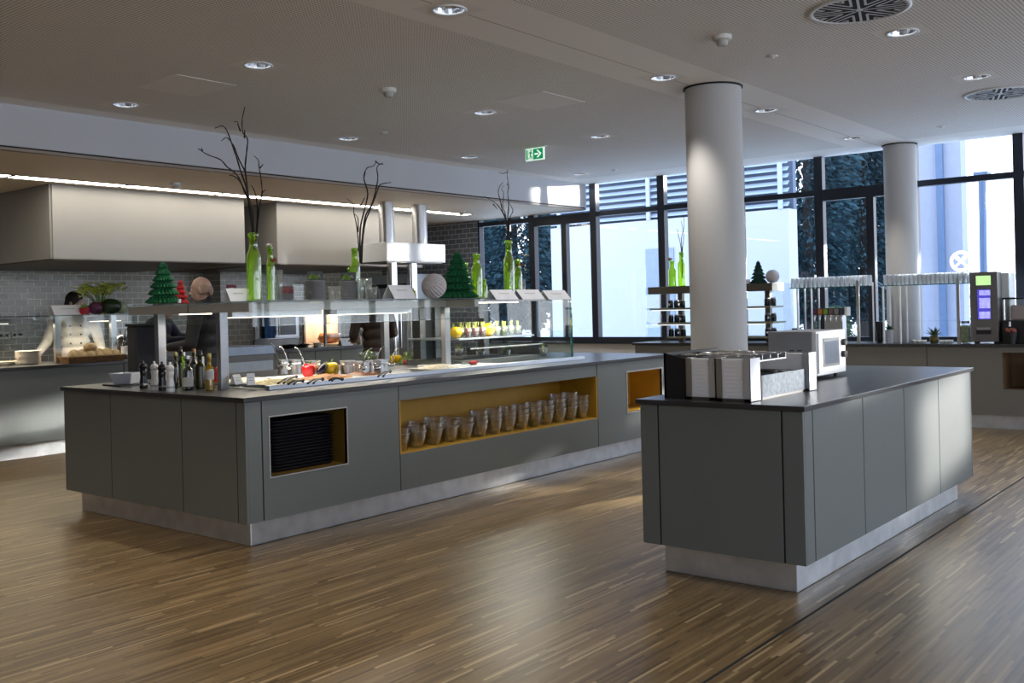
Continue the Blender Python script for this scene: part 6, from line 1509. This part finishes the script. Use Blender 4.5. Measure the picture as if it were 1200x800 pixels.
bm = NB(); box(bm, -w, -w, 0, w, w, hh * .9); obj('jar_glass', bm, CLEARW, t, bevel=.01); bm = NB(); box(bm, -w * .9, -w * .9, .006, w * .9, w * .9, hh * .8); obj('preserves', bm, mat('green_preserves', (0.16, 0.20, 0.05), .5, var=.6, scale=25), t, bevel=.01); bm = NB(); cyl(bm, (0, 0, hh * .9), w * .85, hh * .1, 20); obj('lid', bm, STEELD, t)
# vending style dispenser
Y_ = 11.26; x0, x1 = wx(1137, Y_), wx(1169.5, Y_); z1 = wz(1153, 318.5, Y_)
dm = thing('dispenser_machine', 'tall grey drinks machine with green screen and violet lit window', 'drinks machine', ((x0 + x1) / 2, Y_ + .2, HC))
MGR = mat('machine_grey', (0.17, 0.162, 0.155), 0.45, .3)
wbox('housing', MGR, dm, x0, Y_ + .012, HC + .02, x1, Y_ + .18, z1, .004)
wbox('front_door', MGR, dm, x0, Y_, HC + .02, x1, Y_ + .012, z1, .002)
def prect(name, u0, v0, u1, v1, m, y, par):
    a, b = on_y(u0, v0, y), on_y(u1, v1, y); zc0 = on_y((u0 + u1) / 2, v0, y).z; zc1 = on_y((u0 + u1) / 2, v1, y).z
    return wbox(name, m, par, a.x, y - .002, zc1, b.x, y + .001, zc0)
prect('screen', 1143.5, 323, 1161, 334, mat('green_white_screen', (.3, .6, .15), .4, var=.6, scale=6, emit=(0.50, 0.80, 0.35), estr=.55), Y_ - .001, dm)
vw = prect('lit_window', 1145, 339, 1161, 374, mat('violet_window', (.05, .04, .4), .3, emit=(0.07, 0.06, 0.50), estr=.5), Y_ - .001, dm)
for v0, v1 in ((340, 346), (349, 361), (365, 373)): prect('lit_product', 1147.5, v0, 1160.5, v1, mat('lilac_product', (.4, .4, .8), .4, var=.5, scale=30, emit=(0.36, 0.36, 0.85), estr=.5), Y_ - .004, dm)
prect('tray_slot', 1144, 383.5, 1161.5, 391.5, BLACK, Y_ - .001, dm); prect('tray_flap', 1144.5, 383.5, 1161, 386.5, STEEL, Y_ - .006, dm)
bm = NB()
for x in (x0 + .04, x1 - .04):
    for y in (Y_ + .04, Y_ + .15): cyl(bm, (x, y, HC), .015, .02, 10)
obj('foot', bm, BLACK, dm, world=True)
x0, x1 = wx(1171, 11.5), wx(1184.5, 11.5); z1 = wz(1178, 319.5, 11.5)
wm = thing('cup_dispenser', 'pale upright cup dispenser behind the drinks machine', 'cup dispenser', ((x0 + x1) / 2, 11.6, HC))
wbox('housing', mat('pale_cup_stack', (0.70, 0.72, 0.68), .5, var=.06, scale=14), wm, x0, 11.46, HC, x1, 11.72, z1, .01); wbox('base_foot', STEEL, wm, x0 - .01, 11.44, HC, x1 + .01, 11.46, HC + .03)
x0, x1 = wx(1175.5, 11.3), wx(1208, 11.3); zb_, zl = wz(1185, 375.5, 11.3), wz(1185, 350.5, 11.3)
jd = thing('juice_dispenser', 'juice dispenser with black base and clear tank at the right edge', 'juice dispenser', ((x0 + x1) / 2, 11.4, HC))
wbox('base', BLACK, jd, x0, 11.27, HC, x1, 11.58, zb_, .006); wbox('tank', CLEARW, jd, x0 + .01, 11.29, zb_, x1 - .01, 11.56, zl); wbox('juice', mat('pink_juice', (0.55, 0.42, 0.40), .3, emit=None), jd, x0 + .06, 11.33, zb_ + .002, x1 - .04, 11.52, zb_ + (zl - zb_) * .72, .02)
wbox('lid', BLACK, jd, x0 - .005, 11.28, zl, x1, 11.57, zl + .018, .004); bm = NB(); cyl(bm, (x0 + .07, 11.25, zb_ - .06), .014, .05, 12); obj('tap', bm, STEEL, jd, world=True)
p = Vector((wx(1184, 11.2), 11.21, HC)); t = thing('fruit_bowl', 'dark bowl of red brown fruit before the juice dispenser', 'bowl', p); bm = NB(); lathe(bm, [(0, 0), (.04, 0), (.06, .12), (.055, .12), (.035, .01), (0, .01)], seg=18); obj('bowl_body', bm, BLACK, t, smooth='auto')
bm = NB(); 
for k in range(6): ball(bm, (.03 * math.cos(k * 1.05), .03 * math.sin(k * 1.05), .13 + .012 * (k % 2)), .026, 10, 7)
o = obj('fruit', bm, mat('red_brown_fruit', (0.22, 0.05, 0.03), .4, var=.5, scale=20), t, smooth=True); o['kind'] = 'stuff'

# ================================================================== LEFT KITCHEN COUNTER
GL = 1.428
lg = thing('serving_guard', 'glass sneeze guard with steel posts on the left kitchen counter', 'sneeze guard', (LX - .3, 4.5, LH))
for u in (67.5, 133):
    q = along_x(u, -10.3, 1.1); wbox('post', STEEL, lg, -10.33, q.y - .03, LH, -10.28, q.y + .03, GL - .01)
for y in (2.6, 3.8): wbox('post', STEEL, lg, -10.33, y - .03, LH, -10.28, y + .03, GL - .01)
wbox('glass_shelf', SHELFG, lg, -10.72, 2.2, GL - .01, -10.24, 6.05, GL)
wbox('shelf_edge', mat('shelf_dark_edge', (0.015, 0.03, 0.03), 0.2), lg, -10.242, 2.2, GL - .009, -10.238, 6.05, GL - .001)
wbox('front_glass', GLASS, lg, -10.255, 2.2, LH + .16, -10.25, 6.03, GL - .01)
for y0, y1 in ((2.4, 4.75), (5.62, 6.0)):
    lb = wbox('heat_bar', STEELD, lg, -10.62, y0, GL - .075, -10.52, y1, GL - .03); wbox('heat_tube', HEATE, lb, -10.60, y0 + .02, GL - .079, -10.54, y1 - .02, GL - .0755)
ld = bpy.data.lights.new('heat_lamp', 'AREA'); ld.shape = 'RECTANGLE'; ld.size = .1; ld.size_y = 2.0; ld.energy = HEAT_E * 1.5; ld.color = (1.0, .84, .62)
lo = bpy.data.objects.new('heat_lamp', ld); COL.objects.link(lo); lo.location = (-10.57, 5.0, GL - .09)
# plates
plp = thing('plate', 'white plate', 'plate', (0, 0, 0)); pp_ = [plp, True]
bm = NB(); lathe(bm, [(0, 0), (.075, 0), (.125, .012), (.124, .0155), (.075, .005), (0, .005)], seg=36); obj('plate_body', bm, mat('cream_porcelain', (0.74, 0.68, 0.58), .25, var=.02), plp, smooth='auto')
q = on_x(33, 422, -10.5)
for k in range(13): o = put(pp_, (-10.5, q.y, LH + .0005 + .0105 * k)); o['label'] = 'white plate in the tall stack on the left kitchen counter'; o['group'] = 'white plates in the tall stack'
q = on_x(19, 422, -10.62)
for k in range(3): o = put(pp_, (-10.66, q.y - .10, LH + .0005 + .0105 * k)); o['label'] = 'white plate in the low stack behind the tall plate stack'; o['group'] = 'white plates in the low stack'
# bread basket
q0, q1 = on_x(71, 424, -10.2), on_x(139, 419, -10.2)
bk = thing('bread_basket', 'flat brown wicker bread basket on the left kitchen counter', 'basket', (-10.145, (q0.y + q1.y) / 2, LH))
hl = (q1.y - q0.y) / 2; bm = NB()
L = [(.085, hl - .02, 0), (.108, hl, .062), (.098, hl - .01, .062), (.075, hl - .03, .01)]
V = [[bm.verts.new((sx * a, sy * b, z)) for sx, sy in ((1, 1), (-1, 1), (-1, -1), (1, -1))] for a, b, z in L]
for A, B in zip(V, V[1:]):
    for k in range(4): bm.faces.new((A[k], A[(k + 1) % 4], B[(k + 1) % 4], B[k]))
bm.faces.new(V[0][::-1]); bm.faces.new(V[-1]); obj('wicker', bm, mat('brown_wicker', (0.17, 0.085, 0.03), .7, var=.5, scale=55, bump=.5), bk)
bm = NB(); tube(bm, [(.103, hl - .005, .062), (-.103, hl - .005, .062), (-.103, -hl + .005, .062), (.103, -hl + .005, .062), (.103, hl - .005, .062)], .008, 8); obj('rim', bm, mat('brown_wicker', (0.17, 0.085, 0.03)), bk)
LOAF = mat('floury_crust', (0.46, 0.33, 0.16), .7, var=.3, scale=14, bump=.3)
rdd = random.Random(21); wl = ['first', 'second', 'third', 'fourth', 'fifth', 'sixth']
for k in range(6): roll('bread_roll', 'floury bread roll in the front row of the brown basket, %s from the left' % wl[k], (-10.103, q0.y + .09 + (2 * hl - .18) * k / 5, LH + .012), .045, .062, .11, rdd.uniform(-.2, .2), LOAF, 'rolls in the brown basket')
for k in range(5): roll('bread_roll', 'floury bread roll in the back row of the brown basket, %s from the left' % wl[k], (-10.192, q0.y + .14 + (2 * hl - .28) * k / 4, LH + .012), .045, .064, .125, rdd.uniform(-.2, .2), LOAF, 'rolls in the brown basket')
roll('bread_roll', 'round floury loaf on top of the bread rolls in the basket', (-10.15, q0.y + .30, LH + .118), .065, .075, .085, .4, LOAF, 'rolls in the brown basket')
# kettle and bottle
q = on_x(146, 414, -10.48); t = thing('soup_kettle', 'round black soup kettle at the right end of the left counter', 'soup kettle', (-10.50, q.y, LH))
bm = NB(); lathe(bm, [(0, 0), (.12, 0), (.135, .03), (.135, .20), (.12, .225), (0, .225)], seg=28); obj('kettle_body', bm, BLACK, t, smooth='auto'); bm = NB(); lathe(bm, [(.125, .226), (.10, .255), (.03, .275), (.03, .295), (0, .297)], seg=28); obj('lid', bm, BLACKG, t, smooth='auto')
q = on_x(147.5, 418, -10.2); t = thing('sauce_bottle', 'dark sauce bottle with white label before the black kettle', 'bottle', (-10.2, q.y, LH))
bm = NB(); lathe(bm, [(0, 0), (.045, 0), (.048, .16), (.03, .20), (.015, .215), (.015, .25), (0, .25)], seg=22); obj('bottle_body', bm, mat('dark_sauce', (0.012, 0.008, 0.010), .15), t, smooth='auto')
bm = NB(); lathe(bm, [(.0492, .06), (.0492, .155)], seg=22); obj('label', bm, mat('white_label', (0.7, 0.7, 0.72), .6), t, smooth=True)
bm = NB()
for z, w in ((.13, .020), (.115, .026), (.10, .016)): box(bm, .0488, -w, z, .0496, w, z + .006)
o = obj('label_print', bm, PRINT, t)
bm = NB(); tube(bm, [(0, 0, .25), (0, 0, .33)], .006, 8); tube(bm, [(0, 0, .33), (.03, .02, .332)], .005, 8); cyl(bm, (0, 0, .25), .018, .02, 14); obj('pump', bm, STEELD, t)
st2 = thing('serving_tray', 'thin white tray under the dark sauce bottle', 'tray', (-10.17, q.y, LH)); 
bm = NB(); box(bm, .052, -.14, 0, .10, .16, .006); obj('tray_plate', bm, PORC, st2, bevel=.002)
# cards and produce on the guard
def lgp(u, x=-10.42): q = along_x(u, x, GL); return Vector((x, q.y, GL + .0005))
a, b = lgp(60), lgp(95); tent((a + b) / 2, b.y - a.y, .14, .105, 0, 'long white folded card on the left counter guard', lines=1)
a, b = lgp(148), lgp(157); tent((a + b) / 2, .10, .10, .105, .4, 'short white folded card at the right end of the left guard', lines=1)
p = lgp(99, -10.36); t = thing('red_cup', 'bright red paper cup beside the long white card', 'cup', p); bm = NB(); lathe(bm, [(0, 0), (.045, 0), (.055, .075), (.05, .075), (.04, .005), (0, .005)], seg=20); obj('cup_body', bm, mat('crimson_card', (0.42, 0.01, 0.03), .5), t, smooth='auto'); heap('sprouts', LEAF, t, (0, 0, .065), .045, .045, .05, 40, .02, 17)
p = lgp(112, -10.36); t = thing('red_cabbage', 'halved purple red cabbage on the left counter guard', 'cabbage', p); bm = NB(); ball(bm, (0, 0, .068), (.075, .075, .068), 20, 12); obj('leaves', bm, mat('cabbage_skin', (0.10, 0.02, 0.07), .4, var=.6, scale=9, bump=.4), t, smooth=True); bm = NB(); lathe(bm, [(0, .02), (.02, .016), (.024, .0), (0, 0)], seg=12); obj('stump', bm, mat('cabbage_stump', (0.6, 0.55, 0.6), .6), t)
p = lgp(130, -10.36); t = thing('melon', 'dark green melon on the left counter guard', 'melon', p); bm = NB(); ball(bm, (0, 0, .085), (.105, .115, .085), 24, 14); obj('rind', bm, mat('melon_rind', (0.015, 0.035, 0.014), .35, var=.6, scale=7), t, smooth=True); bm = NB(); tube(bm, [(0, .1, .12), (0, .125, .14)], .007, 8); obj('stalk', bm, STEMG, t)
p = lgp(142, -10.40); t = thing('turnip', 'pale green turnip beside the dark melon', 'turnip', p); bm = NB(); lathe(bm, [(0, 0), (.03, .004), (.062, .05), (.055, .10), (.02, .125), (0, .12)], seg=20); obj('root', bm, mat('turnip_skin', (0.40, 0.46, 0.28), .5, var=.2), t, smooth=True); heap('leaf_stubs', LEAF, t, (0, 0, .115), .015, .015, .03, 12, .012, 2)
p = lgp(123, -10.52); t = thing('yellow_pepper', 'yellow pepper behind the red cabbage and melon', 'bell pepper', p)
bm = NB(); lathe(bm, [(0, 0), (.05, .01), (.06, .07), (.055, .13), (.02, .16), (0, .15)], seg=24, fn=lambda a, q, z: q * (1 + .06 * math.cos(4 * a))); obj('flesh', bm, YELP, t, smooth=True); bm = NB(); tube(bm, [(0, 0, .15), (0, 0, .19)], .008, 8); obj('stalk', bm, STEMG, t)
p = lgp(117, -10.50); t = thing('celery', 'bushy bright green celery plant standing on the left guard', 'vegetable', p)
rdd = random.Random(5); bm = NB(); bl = NB()
for k in range(13):
    a = 2.4 * k; sp = .05 + .17 * rdd.random(); h = .22 + .09 * rdd.random(); tip = Vector((sp * math.cos(a), sp * math.sin(a) * 1.25, h))
    tube(bm, smooth_path([(0.015 * math.cos(a), .015 * math.sin(a), .0), (tip.x * .45, tip.y * .45, h * .65), tip], 3), .006, 6)
    for j in range(12):
        c = tip + Vector((rdd.uniform(-.06, .06), rdd.uniform(-.06, .06), rdd.uniform(-.035, .04))); d = Vector((math.cos(a + rdd.uniform(-1, 1)), math.sin(a + rdd.uniform(-1, 1)), rdd.uniform(-.3, .5))).normalized(); w = d.cross(Vector((0, 0, 1))).normalized(); s = .058
        bl.faces.new([bl.verts.new(e) for e in (c - d * s, c + w * s * .6 + Vector((0, 0, .01)), c + d * s, c - w * s * .6 + Vector((0, 0, .01)))])
obj('stalks', bm, STEMG, t, smooth=True); obj('leaves', bl, mat('bright_celery_leaf', (0.80, 0.95, 0.22), .5, var=.35, scale=15), t)
# sockets on the tiled wall
for u, v, l in ((4, 393, 'left'), (20, 392, 'right')):
    q = on_x(u, v, XW + .2); t = thing('wall_socket', '%s white double socket on the tiled kitchen wall' % l, 'socket', (XW + .2, q.y, q.z)); bm = NB(); box(bm, 0, -.07, -.045, .012, .07, .045); obj('cover_plate', bm, WHITE, t, bevel=.004)
    for s in (-1, 1): bm = NB(); lathe(bm, [(.024, 0), (.026, .003), (.018, .004), (.017, -.0), (0, -.0)], seg=18, M=Matrix.Translation((.012, s * .033, 0)) @ Matrix.Rotation(PI / 2, 4, 'Y')); obj('socket_insert', bm, PORC, t)

# ================================================================== KITCHEN BACK LINE
rg = thing('cooking_range', 'stainless cooking range behind the gantry, left of the rear counter', 'cooker', (-10.3, 7.2, 0))
wbox('body', STEELD, rg, -11.1, 6.75, .1, -9.95, 7.62, .90, .004); wbox('cook_top', mat('bluish_steel_top', (0.42, 0.50, 0.62), .35, .8), rg, -11.12, 6.73, .90, -9.93, 7.64, 1.0, .004); wbox('front_band', mat('pale_blue_steel', (0.50, 0.56, 0.62), .45, .5), rg, -9.955, 6.76, .66, -9.94, 7.61, .82); wbox('oven_door', BLACKG, rg, -9.955, 6.80, .2, -9.94, 7.57, .62); wbox('base', BLACK, rg, -11.05, 6.8, 0, -10.0, 7.57, .1)
q0, q1 = on_x(300, 366, -11.9), on_x(352, 396, -11.9)
ov = thing('wall_oven', 'stainless wall oven with dark window and hanging blue cloth behind', 'oven', (-12.1, (q0.y + q1.y) / 2, q1.z))
wbox('housing', STEEL, ov, -12.39, q0.y, q1.z, -11.92, q1.y, q0.z + .02, .006); wbox('door', STEEL, ov, -11.92, q0.y + .02, q1.z + .02, -11.90, q1.y - .02, q0.z, .004); wbox('door_glass', mat('oven_glass', (0.05, 0.055, 0.05), .15), ov, -11.90, q0.y + .42, q1.z + .06, -11.893, q1.y - .08, q0.z - .05, .02); bm = NB(); tube(bm, [(-11.87, q0.y + .37, q1.z + .06), (-11.87, q0.y + .37, q0.z - .04)], .012, 8); obj('handle', bm, CHROME, ov, world=True)
wbox('support_cabinet', STEELD, ov, -12.39, q0.y, 0, -11.95, q1.y, q1.z)
t = thing('blue_cloth', 'blue kitchen cloth hanging on the stainless wall oven', 'cloth', (-11.87, q0.y + .2, q0.z - .04)); bm = NB()
nx = 8; rows = [[bm.verts.new((.012 + .012 * math.sin(i * 1.7), -.09 + .18 * i / nx, -.34 * j / 5)) for i in range(nx + 1)] for j in range(6)]
for j in range(5):
    for i in range(nx): bm.faces.new((rows[j][i], rows[j][i + 1], rows[j + 1][i + 1], rows[j + 1][i]))
obj('cloth_folds', bm, mat('blue_cotton', (0.06, 0.16, 0.36), .8, var=.2), t, smooth=True)
# lit carving case
CZ = .916; X0, X1_ = -11.1, -10.62; ya, yb = along_x(381, X1_, 1.1).y, along_x(424, X1_, 1.1).y; zc_ = on_x(400, 358, X1_).z
cc = thing('carving_case', 'warm lit glass carving case with roast meat on the rear counter', 'food warmer', ((X0 + X1_) / 2, (ya + yb) / 2, CZ))
for x in (X0, X1_ - .03):
    for y in (ya, yb - .03): wbox('post', STEELD, cc, x, y, CZ, x + .03, y + .03, zc_)
wbox('lamp_roof', STEEL, cc, X0, ya, zc_, X1_, yb, zc_ + .03); wbox('heat_tube', HEATE, cc, X0 + .12, ya + .05, zc_ - .012, X1_ - .1, yb - .05, zc_ - .001)
wbox('front_glass', GLASS, cc, X1_ - .006, ya + .03, CZ + .12, X1_, yb - .03, zc_); wbox('rear_wall', mat('warm_reflector', (0.72, 0.58, 0.45), .5, var=.25, scale=6), cc, X0 - .012, ya, CZ, X0, yb, zc_)
ld = bpy.data.lights.new('heat_lamp', 'AREA'); ld.shape = 'RECTANGLE'; ld.size = .3; ld.size_y = .6; ld.energy = CASE_E; ld.color = (1.0, .78, .55); lo = bpy.data.objects.new('heat_lamp', ld); COL.objects.link(lo); lo.location = ((X0 + X1_) / 2, (ya + yb) / 2, zc_ - .02)
t = thing('carving_board', 'pale wooden carving board inside the lit carving case', 'board', (X1_ - .25, (ya + yb) / 2, CZ)); bm = NB(); box(bm, -.18, -.30, 0, .18, .30, .03); obj('board', bm, mat('pale_wood', (0.60, 0.45, 0.28), .6, stretch=(1, 12, 1)), t, bevel=.006)
t = thing('roast_joint', 'large roast joint lying on the carving board', 'roast meat', (X1_ - .25, (ya + yb) / 2 - .05, CZ + .031)); bm = NB(); lathe(bm, [(0, 0), (.09, .01), (.125, .07), (.10, .14), (.04, .17), (0, .172)], seg=24, fn=lambda a, q, z: q * (1 + .35 * abs(math.sin(a)) + .04 * math.sin(5 * a))); obj('roast_crust', bm, mat('roast_crust', (0.42, 0.17, 0.07), .5, var=.5, scale=12, bump=.4), t, smooth=True)
bm = NB(); tube(bm, [(0.02, .10, .10), (.05, .17, .13)], .012, 8); obj('bone', bm, mat('bone', (.6, .5, .4), .6), t, smooth=True)
q = along_x(402, X1_ + .03, CZ); tent((X1_ + .08, q.y, CZ + .001), .20, .10, .10, 0, 'white folded card in front of the lit carving case', lines=1)
q = along_x(374.5, -10.56, CZ); t = thing('small_bowl', 'pale bowl left of the lit carving case', 'bowl', (-10.6, q.y, CZ)); bm = NB(); lathe(bm, [(0, 0), (.04, 0), (.065, .06), (.06, .06), (.035, .006), (0, .006)], seg=22); obj('bowl_body', bm, mat('cream_porcelain', (0.74, 0.68, 0.58)), t, smooth='auto')
for u, l, r in ((340, 'black frying pan on the rear counter', .13), (356, 'second dark frying pan on the rear counter beside the first', .10)):
    q = along_x(u, -10.75, CZ); t = thing('frying_pan', l, 'pan', (-10.78, q.y, CZ), rotz=-.6); bm = NB(); lathe(bm, [(0, 0), (r * .8, 0), (r, .045), (r * .97, .045), (r * .78, .006), (0, .006)], seg=26); obj('pan_body', bm, BLACK, t, smooth='auto'); bm = NB(); tube(bm, [(r * .95, 0, .035), (r * 1.4, 0, .05), (r * 2.0, 0, .055)], .011, 8); obj('handle', bm, BLACK, t, smooth=True)
q = along_x(366, -10.7, CZ); t = thing('steel_tray', 'shallow steel tray on the rear counter beside the pans', 'tray', (-10.72, q.y, CZ)); bm = NB(); box(bm, -.1, -.14, 0, .1, .14, .02); obj('tray_body', bm, STEEL, t, bevel=.005)
# tall fridge at the end of the kitchen
fr_ = thing('fridge', 'pale stainless tall fridge at the far end of the kitchen', 'fridge', (-11.6, 11.3, 0)); wbox('body', mat('pale_fridge_steel', (0.50, 0.54, 0.58), .35, .6), fr_, -12.3, 11.0, 0, -10.95, 11.75, 1.95, .01); wbox('door', mat('pale_fridge_steel', (0.50, 0.54, 0.58)), fr_, -12.28, 10.975, .1, -11.0, 11.0, 1.70, .004); wbox('control_strip', BLACK, fr_, -12.28, 10.98, 1.74, -11.0, 11.0, 1.80); bm = NB(); tube(bm, [(-11.1, 10.95, .8), (-11.1, 10.95, 1.4)], .012, 8); obj('handle', bm, CHROME, fr_, world=True)
# hanging steel ladle over the rear counter
pp0 = on_x(425, 384, -10.2)
t = thing('hanging_ladle', 'big steel ladle hanging beside the lit carving case', 'ladle', pp0); bm = NB(); tube(bm, [(0, 0, 0), (0, 0, .62)], .006, 8); obj('handle', bm, CHROME, t); bm = NB(); lathe(bm, [(0, -.12), (.05, -.10), (.075, -.03), (.06, .04), (.02, .09), (0, .1)], seg=20); obj('ladle_bowl', bm, mat('bluish_steel', (0.55, 0.62, 0.70), .3, .7), t, smooth=True)
bm = NB(); box(bm, -.3, -.01, .615, .05, .01, .63); obj('hanging_rail', bm, STEEL, t)
# dark cabinet behind the left end of the gantry
t = thing('dark_trolley', 'tall black service trolley behind the left end of the gantry', 'trolley', (-8.75, 4.62, 0)); x_ = -8.6
ya, yb = along_x(160, x_, 1.0).y, along_x(187, x_, 1.0).y
wbox('body', mat('black_blue_enamel', (0.008, 0.009, 0.014), .5), t, x_ - .16, ya, .12, x_, yb, 1.30, .01); wbox('top_board', BLACK, t, x_ - .17, ya - .01, 1.30, x_ + .01, yb + .01, 1.325)
for y in (ya + .05, yb - .05):
    for x in (x_ - .12, x_ - .04): bm = NB(); cyl(bm, (0, 0, 0), .05, .03, 16); bm.transform(Matrix.Translation((x, y + .015, .05)) @ Matrix.Rotation(PI / 2, 4, 'X')); wh = obj('wheel', bm, BLACK, t, world=True); bm = NB(); box(bm, x - .015, y - .015, .09, x + .015, y + .015, .12); obj('caster_fork', bm, STEEL, wh, world=True)
# ------------------------------------------------------------------ render look
scene.view_settings.view_transform = VIEW_T
scene.view_settings.look = VIEW_LOOK
scene.view_settings.exposure = VIEW_EXP
scene.cycles.use_denoising = True
scene.cycles.max_bounces = 8
scene.cycles.diffuse_bounces = 6
scene.cycles.glossy_bounces = 4
scene.cycles.transmission_bounces = 4
scene.cycles.transparent_max_bounces = 24
scene.cycles.sample_clamp_indirect = 6.0
scene.cycles.caustics_reflective = False
scene.cycles.caustics_refractive = False
